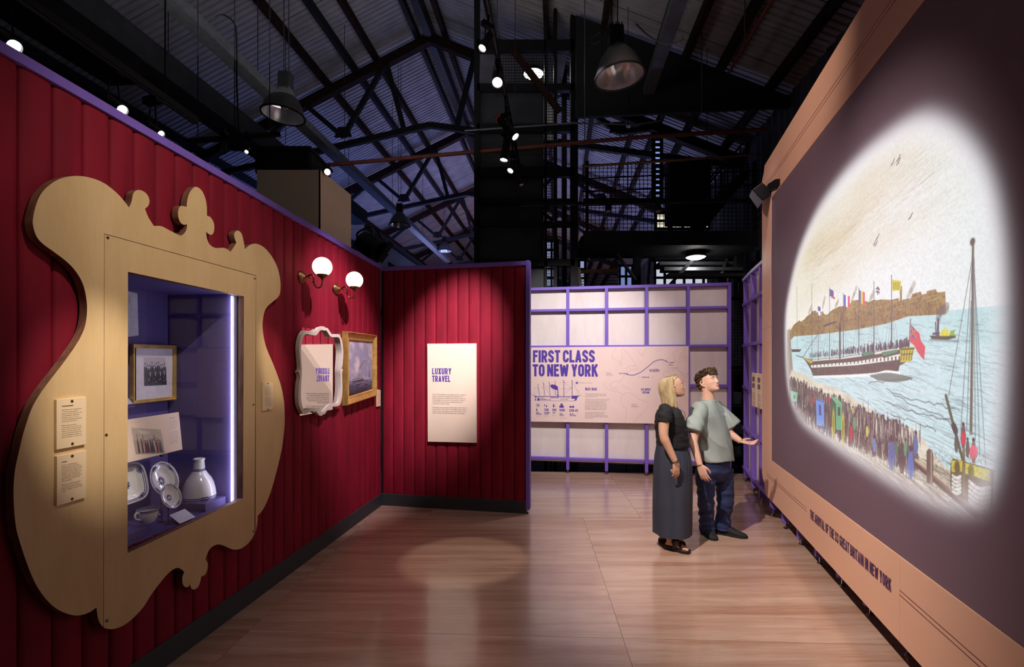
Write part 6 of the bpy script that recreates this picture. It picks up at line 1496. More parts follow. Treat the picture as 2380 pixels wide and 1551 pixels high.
# spray and dark wake
cv.line(sp((1890, 876), (1960, 874), (2030, 870), (2060, 864), (2090, 868)), 6, c8(234, 240, 240), .9); cv.poly(sp((2020, 872), (2060, 866), (2100, 872), (2120, 880), (2080, 888), (2040, 884)), c8(74, 92, 78), .75)
# the crowd on the quay
def crowd(px, py, ht, wd, c, hc=c8(50, 44, 40)):
    w_ = max(1.2, ht*.105*wd)
    cv.poly(SS((px-w_*.55, py-ht*.80), (px+w_*.55, py-ht*.80), (px+w_, py-ht*.35), (px+w_*.45, py), (px-w_*.45, py), (px-w_, py-ht*.35)), c, .9)
    x, y = S(px, py-ht*.88); x2, _ = S(px+w_*.5, py); cv.dot(x, y, max(1.5, x2-x), max(2.0, (x2-x)*1.0), hc)
pal = [c8(64, 56, 44), c8(52, 50, 52), c8(84, 74, 58), c8(46, 44, 40), c8(96, 88, 70), c8(58, 64, 66)]
for row in range(8):
    nk = 150-row*12
    for k in range(nk):
        f_ = (k+rg.rand())/nk; px = 1834+f_*(272+row*4); base = 898+f_*150+row*10-(f_**2)*18+rg.uniform(-5, 5)
        crowd(px, base, rg.uniform(20, 34)*(0.8+.75*f_), rg.uniform(.55, .95), pal[rg.randint(len(pal))])
for k in range(700):
    px = 1838+rg.rand()*270; py = 885+(px-1838)*.52+rg.rand()*75; x, y = S(px, py)
    cv.line([(x, y), (x+rg.uniform(-2, 2), y-rg.uniform(8, 30))], rg.uniform(1, 2), c8(226, 220, 200) if rg.rand() < .5 else c8(38, 34, 30), .55)
for k in range(300):
    px = 1840+rg.rand()*300; x, y = S(px, 890+(px-1840)*.45+rg.rand()*40); cv.line([(x, y), (x+rg.uniform(-3, 3), y-rg.uniform(14, 34))], 1.6, c8(230, 224, 206) if rg.rand() < .45 else c8(44, 38, 34), .6)
cv.poly(SS((1896, 926), (1915, 931), (1916, 992), (1898, 988)), c8(92, 140, 214)); cv.poly(SS((1903, 940), (1908, 942), (1909, 966), (1904, 964)), c8(48, 66, 110)); cv.line(SS((1896, 928), (1915, 934)), 3, c8(60, 96, 160))
cv.poly(SS((1931, 922), (1943, 938), (1943, 998), (1932, 992)), c8(34, 84, 58)); cv.poly(SS((1943, 938), (1957, 938), (1957, 1000), (1943, 998)), c8(78, 166, 118)); cv.poly(SS((1931, 922), (1944, 924), (1958, 938), (1943, 938)), c8(88, 176, 128)); cv.poly(SS((1947, 946), (1953, 946), (1953, 966), (1947, 966)), c8(30, 62, 46))
cv.poly(SS((1838, 908), (1854, 912), (1852, 934), (1839, 932)), c8(112, 190, 148)); cv.poly(SS((1844, 918), (1849, 919), (1848, 928), (1844, 927)), c8(70, 120, 96))
for a_, b_ in ((1937, 985), (1959, 996)):
    x, y = S(a_, b_); cv.dot(x, y, 8, 34, c8(206, 190, 40)); cv.dot(x, y, 4, 24, c8(120, 110, 30))
for px, py, h_, c in ((1888, 938, 20, c8(196, 40, 44)), (1927, 936, 22, c8(200, 44, 46)), (1978, 1025, 44, c8(190, 34, 40)), (1986, 1000, 40, c8(84, 150, 96)), (1982, 960, 16, c8(206, 196, 40)), (2015, 1015, 32, c8(214, 200, 60)), (2025, 985, 14, c8(216, 40, 44)), (2032, 1050, 40, c8(82, 128, 196)), (2072, 1092, 84, c8(70, 96, 160)), (2096, 1100, 74, c8(60, 50, 44)), (2104, 1060, 44, c8(66, 140, 96)), (2116, 1112, 80, c8(66, 110, 190)), (2128, 1060, 62, c8(60, 92, 150)), (2083, 1060, 44, c8(52, 110, 76)), (1912, 1010, 22, c8(92, 130, 190)), (2045, 1065, 40, c8(70, 60, 50)), (2060, 1060, 50, c8(54, 50, 54))):
    crowd(px, py, h_, .95, c)
for px, py in ((1905, 905), (1960, 905), (1990, 920), (2030, 945)):
    pass
for px in range(1990, 2130, 9): cv.line(SS((px, 1010+(px-1990)*.62), (px+rg.randint(-2, 3), 1050+(px-1990)*.5)), 2.2, c8(66, 62, 44), .55)
# timber quay rail, post and the yellow-sterned boat with its tall mast
cv.poly(SS((2125, 1064), (2160, 1092), (2200, 1125), (2250, 1170), (2290, 1200), (2270, 1200), (2210, 1150), (2160, 1110), (2126, 1078)), c8(112, 90, 66)); cv.line(SS((2128, 1068), (2200, 1124), (2280, 1192)), 5, c8(196, 180, 150), .8); cv.line(SS((2126, 1078), (2210, 1150), (2268, 1200)), 6, c8(58, 44, 34), .9)
cv.poly(SS((2153, 1120), (2153, 1048), (2158, 1042), (2166, 1046), (2169, 1060), (2168, 1125)), c8(84, 72, 56)); cv.line(SS((2164, 1050), (2164, 1120)), 5, c8(160, 146, 116), .8)
cv.poly(SS((2207, 1128), (2209, 1072), (2216, 1065), (2290, 1085), (2310, 1092), (2305, 1180), (2250, 1168), (2215, 1145)), c8(92, 84, 62)); cv.poly(SS((2210, 1070), (2236, 1068), (2236, 1096), (2211, 1096)), c8(196, 186, 40)); cv.poly(SS((2242, 1074), (2300, 1092), (2300, 1118), (2243, 1100)), c8(200, 190, 60))
for k in range(5): cv.line(sp((2213, 1104+k*9), (2222, 1110+k*9), (2232, 1106+k*9)), 4, c8(226, 226, 214), .9); cv.line(sp((2252, 1118+k*11), (2275, 1135+k*11), (2300, 1132+k*11)), 5, c8(226, 224, 214), .85)
cv.poly(SS((2236, 1150), (2236, 1040), (2242, 1040), (2243, 1152)), c8(120, 104, 78)); cv.dot(*S(2224, 1086), 6, 10, c8(90, 84, 24)); cv.dot(*S(2256, 1094), 6, 9, c8(110, 104, 40))
cv.poly(SS((2258.5, 556), (2263.5, 556), (2262.5, 760), (2259.5, 1010), (2252, 1010), (2256.5, 760)), c8(126, 124, 110)); cv.line(SS((2259.5, 558), (2256, 1000)), 2.4, c8(78, 78, 68), .8); cv.dot(*S(2259.5, 562), 5, 5, c8(88, 88, 76))
for a_, b_ in (((2259, 600), (2204, 920)), ((2258, 620), (2232, 1000)), ((2262, 600), (2266, 1020)), ((2263, 600), (2276, 1060)), ((2264, 640), (2290, 1080)), ((2256, 700), (2246, 1000))): cv.line(SS(a_, b_), 1.6, c8(100, 108, 108), .75)
cv.line(SS((2198, 920), (2216, 990), (2236, 1065)), 6, c8(74, 86, 66)); cv.line(SS((2216, 990), (2220, 1000)), 11, c8(50, 54, 46))
for px, py, h_, c in ((2222, 1050, 50, c8(70, 76, 60)), (2248, 1062, 48, c8(84, 78, 66)), (2238, 1040, 62, c8(90, 60, 56)), (2262, 1076, 62, c8(120, 90, 84))): crowd(px, py, h_, 1.0, c, c8(60, 56, 50))
for (px, py, rx, ry, c) in ((2238, 1018, 5, 17, c8(210, 50, 62)), (2262, 1050, 10, 17, c8(222, 96, 112))):
    cv.poly(SS(*[(px+rx*math.cos(i*.52), py+ry*math.sin(i*.52)) for i in range(12)]), c, .95)
for k in range(500):
    px = 2150+rg.rand()*150; py = 1050+rg.rand()*130; x, y = S(px, py)
    cv.line([(x, y), (x+rg.uniform(-8, 8), y+rg.uniform(-8, 8))], 1.2, c8(70, 66, 54), .25)
# engraving grain over everything
cv.a *= (0.965+0.07*cv.noise(3, 3, 61))[..., None]
# soft vignette of the projector
outl = [(2160, 268), (2215, 292), (2268, 350), (2305, 430), (2328, 560), (2335, 720), (2330, 920), (2315, 1080), (2282, 1165), (2235, 1183), (2160, 1166), (2060, 1112), (1960, 1050), (1870, 985), (1843, 945), (1832, 900), (1827, 840), (1826, 740), (1836, 670), (1858, 585), (1895, 500), (1945, 425), (2010, 355), (2080, 300), (2120, 277)]
cm = Canvas(CW, CH, (0, 0, 0)); cm.poly([tuple(p[:2]) for p in smooth_loop([(*S(a, b), 0) for a, b in outl], 5)], (1, 1, 1))
mk = blur(cm.a[..., 0], 17)*0.88+blur(cm.a[..., 0], 48)*0.12; mk = mk*mk*(3-2*mk)
edge = 1-np.clip((blur(cm.a[..., 0], 34)-0.5)*2.4, 0, 1)
colmix(edge*0.75, c8(236, 234, 240))
lumi = np.array([lin(v) for v in range(256)], np.float32)
cv.a = np.clip(cv.a, 0, 1)
la = lumi[(cv.a*255).astype(np.int32)]*mk[..., None]
cv.a = np.where(la <= 0.0031308, la*12.92, 1.055*np.power(np.maximum(la, 1e-6), 1/2.4)-0.055).astype(np.float32)
img = cv.image('projected_scene')
M['screen'] = picture_mat('projection_screen', img, 0.65, SCREEN_E, rgb(112, 92, 108))
picture('screen', [PF.pt(su0+0.002, zi_b+0.002, SD), PF.pt(su1-0.002, zi_b+0.002, SD), PF.pt(su1-0.002, zi_t-0.002, SD), PF.pt(su0+0.002, zi_t-0.002, SD)], M['screen'], prj, 0.004)

# black loudspeaker bracketed to the panel's top left
sk = thing('loudspeaker', 'black wedge loudspeaker bracketed to the peach panel frame', 'speaker', at(1772, 480, 5.55))
Ysp = 5.5
fr = [at(1740, 470, Ysp), at(1742, 448, Ysp), at(1749, 434, Ysp), at(1772, 423.5, Ysp), at(1785, 425, Ysp), at(1800, 447, Ysp), at(1794, 460, Ysp), at(1762, 485, Ysp)]
c0 = at(1772, 455, Ysp)
ax0 = (at(1745, 440, Ysp)-at(1764, 485, Ysp)).normalized(); ax1 = (at(1798, 445, Ysp)-at(1760, 470, Ysp)).normalized(); yv = Vector((0.15, 1, 0)).normalized()
mb = MB()
corner = lambda px, py, dy: at(px, py, Ysp+dy)
mb.hexa([corner(1748, 441, -.12), corner(1773, 468, -.12), corner(1773, 468, .14), corner(1748, 441, .14), corner(1771, 424, -.12), corner(1800, 447, -.12), corner(1800, 447, .14), corner(1771, 424, .14)])
mb.build('cabinet', M['black'], sk, bevel=0.01)
MB().hexa([corner(1741, 456, -.10), corner(1761, 485, -.10), corner(1761, 485, .12), corner(1741, 456, .12), corner(1748, 441, -.12), corner(1773, 468, -.12), corner(1773, 468, .14), corner(1748, 441, .14)]).build('grille', mat('speaker_grille', rgb(52, 54, 64), 0.7, bump=0.3, bscale=400), sk)
MB().beam(corner(1790, 438, 0.0), PF.pt(*PF.uv(1809, 426, FT), FT), 0.06, 0.09).build('bracket', M['black'], sk)
MB().pbox(PF, PF.uv(1806, 426, FT)[0]-0.01, PF.uv(1812, 426, FT)[0]+0.02, PF.uv(1809, 436, FT)[1], PF.uv(1809, 421, FT)[1], FT, FT+0.012).build('wall_plate', M['black'], sk)

# ------------------------------------------------------------------ track lighting
def track_rail(label, a, b, grp='lighting tracks'):
    a, b = Vector(a), Vector(b); t = thing('lighting_track', label, 'track', (a+b)/2, grp)
    MB().beam(a, b, 0.045, 0.045).build('rail', M['black'], t)
    MB().beam(a-Vector((0, 0, 0.024)), b-Vector((0, 0, 0.024)), 0.02, 0.004).build('slot', M['galv'], t)
    for f in (.12, .5, .88):
        q = a.lerp(b, f); s = (q-R0).dot(B); MB().tube([q, Vector((q.x, q.y, roofz(s)+.1))], 0.005, 5).build('drop_rod', M['steel_dark'], t)
    return t
def fixture(pos, aim, label, L=0.2, r=0.045, lit=True, drop=0.16, box=True, grp='track spotlights', track=None):
    """pos = lens centre, aim = direction the lens looks"""
    pos = Vector(pos); d = Vector(aim).normalized(); back = pos-d*L; mid = pos-d*L*0.6
    t = thing('spotlight', label, 'spotlight', pos, grp)
    MB().lathe([(0.0, -L), (r*0.8, -L), (r*0.92, -L*0.95), (r*0.95, -0.04), (r*1.05, -0.035), (r*1.08, 0.006), (r*0.95, 0.006), (r*0.86, -0.012), (0, -0.012)], pos, d, 18).build('can', M['black'], t, smooth=40)
    MB().lathe([(0.0, -0.005), (r*0.86, -0.005)], pos, d, 18).build('lens', M['lens_on'] if lit else M['reflector'], t, fix=False)
    top = mid+Vector((0, 0, drop))
    sd = d.cross(Vector((0, 0, 1))); sd = sd.normalized() if sd.length > .01 else Vector((1, 0, 0))
    for s in (-1, 1): MB().beam(mid+sd*s*r*1.1, top+sd*s*r*0.7, 0.012, 0.004).build('yoke_arm', M['black'], t)
    if box: MB().box(top+Vector((0, 0, 0.02)), (0.05, 0.13, 0.045), (sd, sd.cross(Vector((0, 0, 1))), Vector((0, 0, 1)))).build('gear_tray', M['black'], t)
    if track:
        q, w_ = Vector(track[0]), Vector(track[1]); e = w_-q; k = min(1, max(0, (top-q).dot(e)/e.length_squared)); cp = q+e*k
        MB().tube([top+Vector((0, 0, .03)), cp], 0.012, 8).build('stem', M['black'], t)
    return t
pt_on = lambda px, Y, py: at(px, py, Y)
# track behind and above the red wall
lefts = [((33, 108), 2.34, 'first', 1), ((284, 256), 2.9, 'second', 1), ((374, 311), 3.17, 'third', 1)]
dl_ = Vector((0.1186, 0.993, 0))
ta_, tb3 = at(33, 108, 2.34)+Vector((-.04, -1.2, .24)), at(374, 311, 3.17)+dl_*0.35+Vector((-.04, 0, .26)); track_rail('black lighting track just above the top of the red wall', ta_, tb3)
names = ['leftmost lit spotlight peeping over the red wall top', 'second lit spotlight from the left over the red wall top', 'third and smallest lit spotlight over the red wall top']
for (p, Y, _, l), nm in zip(lefts, names):
    fixture(at(p[0], p[1], Y), (0.75, -0.25, -0.55), nm, 0.15, 0.032 if Y < 3 else 0.022, track=(ta_, tb3))
a, b = at(432, 329, 5.0), at(652, 312, 5.3)
track_rail('black lighting track crossing under the left pendant lamp', a, b)
fixture(at(518, 352, 5.05), (0.06, -0.35, -0.95), 'dark narrow spotlight under the track left of the pendant lamp', 0.16, 0.032, lit=False, drop=0.1, track=(a, b))
fixture(at(573, 353, 5.1), (0.1, -0.75, -0.6), 'tiny bright spotlight under the track left of the pendant lamp', 0.13, 0.02, drop=0.12, track=(a, b))
fixture(at(761, 400, 5.25), (0.5, -0.8, -0.25), 'bright spotlight clipped to the corner of the plywood box', 0.12, 0.035, drop=0.1, box=False)
# centre track in front of the tower
a, b = alongA(1157, 150, 5.4, 2.4, 8.3)
track_rail('black lighting track hanging in the middle of the hall before the tower', a+Vector((0, 0, .1)), b+Vector((0, 0, .1)))
for px, py, Y, aim, lab, L, r, lit in (
    (1121, 112, 4.7, (-0.35, -0.35, -0.85), 'spotlight high on the centre track, tilted left above the big lit one', 0.22, 0.04, True),
    (1156, 192, 5.4, (-0.05, -0.55, -0.83), 'largest bright spotlight on the centre track', 0.20, 0.062, True),
    (1198, 318, 6.1, (0.55, -0.3, -0.75), 'long spotlight on the centre track tilted down right with a red filter rim', 0.36, 0.052, True),
    (1171, 372, 6.4, (-0.15, -0.1, -0.98), 'long spotlight on the centre track hanging nearly upright', 0.34, 0.055, True),
    (1186, 397, 6.7, (-0.35, -0.4, -0.8), 'short spotlight low on the centre track turned left', 0.18, 0.045, True),
    (1212, 430, 7.0, (0.3, -0.2, -0.9), 'unlit spotlight at the far end of the centre track', 0.24, 0.04, False)):
    t = fixture(at(px, py, Y), aim, lab, L, r, lit, 0.12, track=(a+Vector((0, 0, .1)), b+Vector((0, 0, .1))))
    if 'red filter' in lab:
        p = at(px, py, Y)-Vector(aim).normalized()*(L+0.01)
        MB().lathe([(0.04, 0), (0.058, 0.004), (0.062, 0.02), (0.058, 0.03)], p, -Vector(aim).normalized(), 18).build('filter_rim', mat('red_rim', rgb(170, 90, 84), 0.4), t)
fixture(at(1287, 514, 7.6), (0.7, -0.2, -0.6), 'slim unlit spotlight in front of the tower just above the lattice wall', 0.26, 0.03, False, 0.1, track=(at(1210, 476, 7.6), at(1700, 466, 7.9)))
track_rail('black lighting track crossing in front of the gantry platform', at(1210, 476, 7.6), at(1700, 466, 7.9))
for px, lb in ((1414, 'left'), (1530, 'right')):
    fixture(at(px, 492, 7.7), (0, -0.3, -0.9), 'dark square floodlight on the gantry track, %s one' % lb, 0.12, 0.05, False, 0.08, track=(at(1210, 476, 7.6), at(1700, 466, 7.9)))

# ------------------------------------------------------------------ visitors
def skin_mat(name, base, red):
    m = mat(name, base, 0.5, spec=0.35); nt = m.node_tree; b = nt.nodes['Principled BSDF']
    b.inputs['Subsurface Weight'].default_value = 0.12; b.inputs['Subsurface Radius'].default_value = (0.01, 0.004, 0.002); b.inputs['Subsurface Scale'].default_value = 0.5
    at_ = nt.nodes.new('ShaderNodeAttribute'); at_.attribute_name = 'tint'
    mx = nt.nodes.new('ShaderNodeMix'); mx.data_type = 'RGBA'; mx.inputs['A'].default_value = base; mx.inputs['B'].default_value = red
    nt.links.new(at_.outputs['Fac'], mx.inputs['Factor']); nt.links.new(mx.outputs['Result'], b.inputs['Base Color']); return m
M['skin_w'] = skin_mat('skin_warm', rgb(206, 160, 136), rgb(176, 92, 88))
M['skin_b'] = skin_mat('skin_fair', rgb(214, 170, 150), rgb(184, 100, 98))
M['hair_blond'] = mat('blond_hair', rgb(206, 182, 140), 0.45, var=0.55, vscale=9, stretch=(9, 9, 0.8), spec=0.4)
M['hair_root'] = mat('dark_blond_roots', rgb(112, 88, 62), 0.5, var=0.3, vscale=20)
M['hair_brown'] = mat('brown_curls', rgb(86, 62, 40), 0.5, var=0.5, vscale=25, spec=0.35)
M['tee_black'] = mat('black_cotton', rgb(20, 21, 25), 0.85, var=0.2, bump=0.15, bscale=120)
M['skirt'] = mat('navy_twill', rgb(52, 56, 74), 0.8, var=0.15, vscale=5, bump=0.1, bscale=200)
M['tee_sage'] = mat('sage_cotton', rgb(150, 160, 158), 0.85, var=0.08, vscale=4, bump=0.1, bscale=150)
M['denim'] = mat('blue_denim', rgb(36, 50, 98), 0.8, var=0.4, vscale=3.0, bump=0.12, bscale=220)
M['suede'] = mat('black_suede', rgb(26, 28, 36), 0.8, var=0.2, bump=0.2, bscale=90)
M['leather'] = mat('black_leather', rgb(22, 21, 22), 0.5)
M['eye_white'] = mat('eye_white', rgb(226, 222, 218), 0.2); M['iris'] = mat('iris', rgb(58, 62, 60), 0.15); M['brow'] = mat('brow_hair', rgb(70, 52, 38), 0.7)

def head_mesh(mb, O, fwd, up, S):
    fwd = Vector(fwd).normalized(); up = (Vector(up)-fwd*Vector(up).dot(fwd)).normalized(); rt = fwd.cross(up)
    tz = [-.116, -.112, -.104, -.085, -.06, -.03, 0, .03, .06, .085, .1, .11, .115]
    tw = [.012, .022, .036, .051, .061, .068, .073, .0755, .073, .062, .046, .026, .006]
    tf = [.062, .070, .077, .082, .085, .087, .089, .092, .086, .066, .042, .016, -.008]
    tb_ = [.030, .014, -.004, -.034, -.058, -.080, -.095, -.101, -.098, -.084, -.066, -.042, -.018]
    def bump(x, z):
        f = 0.0; G = lambda a, b, sa, sb: math.exp(-((x-a)/sa)**2-((z-b)/sb)**2)
        if -.052 < z < .03:
            h = np.interp(z, [-.052, -.046, -.037, -.03, .004, .016, .03], [0, .010, .0265, .024, .011, .005, 0]); s = np.interp(z, [-.045, -.03, .01], [.0105, .0095, .008])
            f += h*math.exp(-(x/s)**2)
        for sg in (-1, 1):
            f += .008*G(sg*.0125, -.041, .006, .006)-.011*G(sg*.032, .0, .015, .011)+.0045*G(sg*.03, .019, .02, .008)+.004*G(sg*.046, -.03, .02, .02)-.003*G(sg*.04, -.065, .014, .02)
        f += .0065*G(0, -.0645, .019, .0045)-.004*G(0, -.0700, .022, .0022)+.0075*G(0, -.0765, .016, .005)-.004*G(0, -.087, .02, .006)+.007*G(0, -.104, .018, .011)
        return f
    rings = []; N = 64
    zs = list(np.linspace(-.116, .115, 84))
    for z in zs:
        w_, yf, yb = np.interp(z, tz, tw), np.interp(z, tz, tf), np.interp(z, tz, tb_); yc = (yf*0.35+yb*0.65); R = []
        for k in range(N):
            a = 2*math.pi*k/N; a = a-0.42*math.sin(2*(a-math.pi/2))*0.0+0.0
            a = a+0.35*math.cos(a)*math.sin(a-math.pi/2)*0  # even spacing
            ca, sa = math.cos(a), math.sin(a)
            if sa >= 0: x = w_*math.copysign(abs(ca)**0.9, ca); y = yc+(yf-yc)*abs(sa)**0.8
            else: x = w_*ca; y = yc+(yb-yc)*abs(sa)
            if sa > 0.05: y += bump(x, z)
            R.append(O+(rt*x+fwd*y+up*z)*S)
        rings.append(R)
    mb.loft(rings)
    for sg in (-1, 1):   # ears
        e = O+(rt*sg*.074+fwd*-.012+up*-.012)*S
        pts = [e+(rt*sg*(.006+.010*q[0])+fwd*q[1]+up*q[2])*S for q in ((0, .008, -.03), (.6, -.004, -.028), (1, -.018, -.005), (1, -.020, .016), (.8, -.008, .03), (.3, .006, .024))]
        mb.tube(smooth_path(pts, 4), [0.0062*S]*21, 8); mb.sphere(e+(fwd*-.005)*S, .013*S, 10, 8, sc=(.7, .7, 1.5))
    return (O, fwd, up, rt, S)
def tint_head(me, org, fr):
    O, fwd, up, rt, S = fr; at_ = me.attributes.new('tint', 'FLOAT', 'POINT'); n = len(me.vertices); co = np.empty(n*3, np.float32); me.vertices.foreach_get('co', co); co = co.reshape(-1, 3)+np.array(org[:])
    d = (co-np.array(O[:]))/S; x = d@np.array(rt[:]); y = d@np.array(fwd[:]); z = d@np.array(up[:]); v = np.zeros(n, np.float32)
    fr_ = (y > .04)
    v += fr_*0.95*np.exp(-(x/.021)**4-((z+.0705)/.0085)**4); v += fr_*0.28*np.exp(-((abs(x)-.043)/.02)**2-((z+.035)/.02)**2); v += fr_*.25*np.exp(-(x/.012)**2-((z+.038)/.012)**2)
    at_.data.foreach_set('value', np.clip(v, 0, 1))
def remesh(mb, name, m, parent, voxel, smooth_it=2, fr=None):
    o = mb.build(name, m, parent, fix=True); md = o.modifiers.new('r', 'REMESH'); md.mode = 'VOXEL'; md.voxel_size = voxel; md.use_smooth_shade = True
    sm_ = o.modifiers.new('s', 'SMOOTH'); sm_.factor = 0.5; sm_.iterations = smooth_it
    me = bpy.data.meshes.new_from_object(o.evaluated_get(bpy.context.evaluated_depsgraph_get())); old = o.data; o.modifiers.clear(); o.data = me; bpy.data.meshes.remove(old); me.name = name
    if not me.materials: me.materials.append(m)
    me.shade_smooth()
    if fr:
        org = Vector((0, 0, 0)); q = o
        while q is not None: org += q.location; q = q.parent
        tint_head(me, org, fr)
    return o
def hand(mb, wrist, kn, palm_n, thumb_side, curls, L=0.19, spread=0.0, wr=0.024):
    """wrist -> knuckle line direction kn; palm_n = out of the palm; thumb_side = direction of the thumb; curls: per finger bend"""
    kn = Vector(kn).normalized(); pn = (Vector(palm_n)-kn*Vector(palm_n).dot(kn)).normalized(); ts = kn.cross(pn); ts = ts if ts.dot(Vector(thumb_side)) > 0 else -ts
    pl = L*0.50; k0 = wrist+kn*pl
    R = []
    for f, hw, ht in ((-0.12, .66, .85), (0.1, .72, .8), (.35, .95, .85), (.7, 1.05, .75), (1.0, 1.0, .55)):
        c = wrist+kn*pl*f; hw *= L*.205; ht *= L*.085
        R.append([c+ts*hw*math.copysign(abs(math.cos(a))**.8, math.cos(a))+pn*ht*math.copysign(abs(math.sin(a))**.8, math.sin(a)) for a in [2*math.pi*i/16 for i in range(16)]])
    mb.loft(R)
    fl_ = [.86, .98, .92, .74]
    for i in range(4):
        off = (.75-.5*i)*L*.21; b0 = k0+ts*off-kn*L*.02*abs(i-1.2); ln_ = L*.46*fl_[i]; d = (kn+ts*(.10-.07*i+spread*(1.5-i))).normalized(); p = b0-kn*.012; pts = [p, b0]; cur = 0.0; q = b0
        for seg, fr_ in ((.45, .5), (.32, .8), (.23, .7)):
            cur += curls[i]*fr_; dd = d*math.cos(cur)+pn*math.sin(cur); q = q+dd*ln_*seg; pts.append(q)
        r = L*.048*(1, 1.04, 1, .88)[i]
        mb.tube(smooth_path(pts, 3), list(np.interp(np.linspace(0, 1, 13), [0, .3, .7, 1], [r*1.08, r*1.05, r*.95, r*.72])), 8); mb.sphere(q, r*.76, 8, 6)
    b = wrist+kn*pl*.22+ts*L*.15+pn*L*.02; d = (kn*.75+ts*.62+pn*.22).normalized(); q1 = b+d*L*.17; q2 = q1+(kn*.9+ts*.25+pn*.3).normalized()*L*.16; q3 = q2+(kn+pn*.3).normalized()*L*.12
    mb.tube(smooth_path([b-d*.01, b, q1, q2, q3], 3), list(np.interp(np.linspace(0, 1, 13), [0, .3, .7, 1], [L*.075, L*.07, L*.056, L*.042])), 8); mb.sphere(q3, L*.043, 8, 6)
    return k0, ts, pn
def ell(c, s, f, rs, rf, n=40, fold=0.0, nf=7, ph=0.0, sup=1.0):
    s = Vector(s); f = Vector(f); out = []
    for i in range(n):
        a = 2*math.pi*i/n; k = 1+fold*math.sin(nf*a+ph)+fold*.6*math.sin((nf+4)*a+2.1*ph)
        ca, sa = math.cos(a), math.sin(a)
        out.append(Vector(c)+s*rs*k*math.copysign(abs(ca)**sup, ca)+f*rf*k*math.copysign(abs(sa)**sup, sa))
    return out
def shell(rings, name, m, parent, thick=0.004, smooth=True, cap=False):
    """open garment tube with a real thickness"""
    inner = []
    for R in rings:
        c = sum(R, Vector())/len(R); inner.append([p+(c-p).normalized()*thick for p in R])
    mb = MB(); n = len(rings[0]); full = rings+list(reversed(inner)); mb.loft(full+[rings[0]], cap=False)
    return mb.build(name, m, parent, smooth=60)
def strand(mb, pts, r0, r1, seg=5, n=4, flat=1.0):
    P_ = smooth_path(pts, n); k = len(P_); mb.tube(P_, [r0+(r1-r0)*(i/(k-1))**1.5 for i in range(k)], seg)
def eyes(parent, fr, look):
    O, fwd, up, rt, S = fr
    for sg in (-1, 1):
        c = O+(rt*sg*.0315+fwd*.0725+up*0.0005)*S; e = MB().sphere(c, .0108*S, 16, 10).build('eye', M['eye_white'], parent, smooth=True)
        d = (fwd+Vector(look)*0.35).normalized(); MB().lathe([(0, .0116*S), (.0036*S, .0113*S), (.0062*S, .0098*S)], c, d, 14).build('iris', M['iris'], e, smooth=True)
        mb = MB(); strand(mb, [O+(rt*sg*a+fwd*b+up*z)*S for a, b, z in ((.013, .0925, .0185), (.028, .091, .0235), (.044, .082, .0205))], .0028*S, .0014*S, 6); mb.build('eyebrow', M['brow'], parent, smooth=True)
        mb = MB(); strand(mb, [O+(rt*sg*a+fwd*b+up*z)*S for a, b, z in ((.0185, .0795, .0015), (.031, .0845, .0070), (.0445, .0765, .0020))], .0036*S, .0026*S, 6); mb.build('eyelid', M['skin_w'] if S < .99 else M['skin_b'], parent, smooth=True)

from mathutils import noise as mnoise
def garment(mb, name, m, parent, voxel, amp, fx, fz, diag=0.0, smooth_it=5):
    o = remesh(mb, name, m, parent, voxel, smooth_it); me = o.data; seed = Vector((7.3, 1.1, 4.2))
    ns = [v.normal.copy() for v in me.vertices]
    for v, n_ in zip(me.vertices, ns):
        c = v.co; q = Vector((c.x*fx+diag*c.z*fx, c.y*fx, c.z*fz))+seed
        a = 1-abs(mnoise.noise(q))*2.2; b = mnoise.noise(q*2.3)
        v.co = c+n_*amp*(a*0.8+b*0.5-0.4)
    return o
# ================= woman in profile
YW = 4.6
W = lambda px, py, dy=0.0: at(px, py, YW+dy)
wf = Vector((0.985, 0.17, 0)).normalized(); ws = Vector((wf.y, -wf.x, 0))     # forward, and towards her right (the viewer)
wom = thing('person', 'woman with a blond bob, black tee and long navy skirt, looking up', 'person', fl(1572, 1278), 'visitors')
wm_ = MB()
hfwd = (Vector((0.985, -0.10, 0))*0.95+Vector((0, 0, 1))*0.32).normalized(); hup = (Vector((0, 0, 1))-hfwd*hfwd.z)
frW = head_mesh(wm_, W(1566.5, 900), hfwd, hup, 0.915)
neckb = W(1557, 945)
wm_.tube([W(1559, 903), W(1560, 922), neckb, W(1556, 956)], [.05, .05, .053, .07], 16)
# torso under the clothes
tor = [((1557, 948), .10, .055), ((1557, 962), .14, .07), ((1558, 985), .145, .085), ((1560, 1010), .145, .10), ((1562, 1040), .12, .095), ((1562, 1075), .125, .11), ((1562, 1095), .11, .10)]
wm_.loft([ell(W(*p), ws, wf, a, b) for p, a, b in tor])
# right arm (near the viewer)
sh, el, wr_ = W(1546, 956, -.185), W(1543, 1014, -.22), W(1569, 1073, -.235)
wm_.tube(smooth_path([sh, sh.lerp(el, .5)+Vector((-.006, 0, 0)), el, el.lerp(wr_, .35)+Vector((-.004, 0, 0)), wr_], 4), list(np.interp(np.linspace(0, 1, 17), [0, .25, .5, .64, 1], [.046, .048, .041, .042, .0265])), 14)
wm_.sphere(sh, .044, 12, 8)
kd = (W(1573, 1100, -.235)-wr_)
kW, tsW, pnW = hand(wm_, wr_, kd, Vector((-.4, .9, -.1)), wf, [.45, .4, .42, .5], 0.178)
# left arm, far side
sl, elb, wl = W(1556, 956, .17), W(1550, 1014, .24), W(1572, 1072, .25)
wm_.tube(smooth_path([sl, sl.lerp(elb, .5), elb, wl], 4), list(np.interp(np.linspace(0, 1, 13), [0, .5, 1], [.054, .04, .026])), 12)
hand(wm_, wl, W(1578, 1100, .25)-wl, Vector((-.3, -.9, 0)), wf, [.4, .4, .4, .4], 0.175)
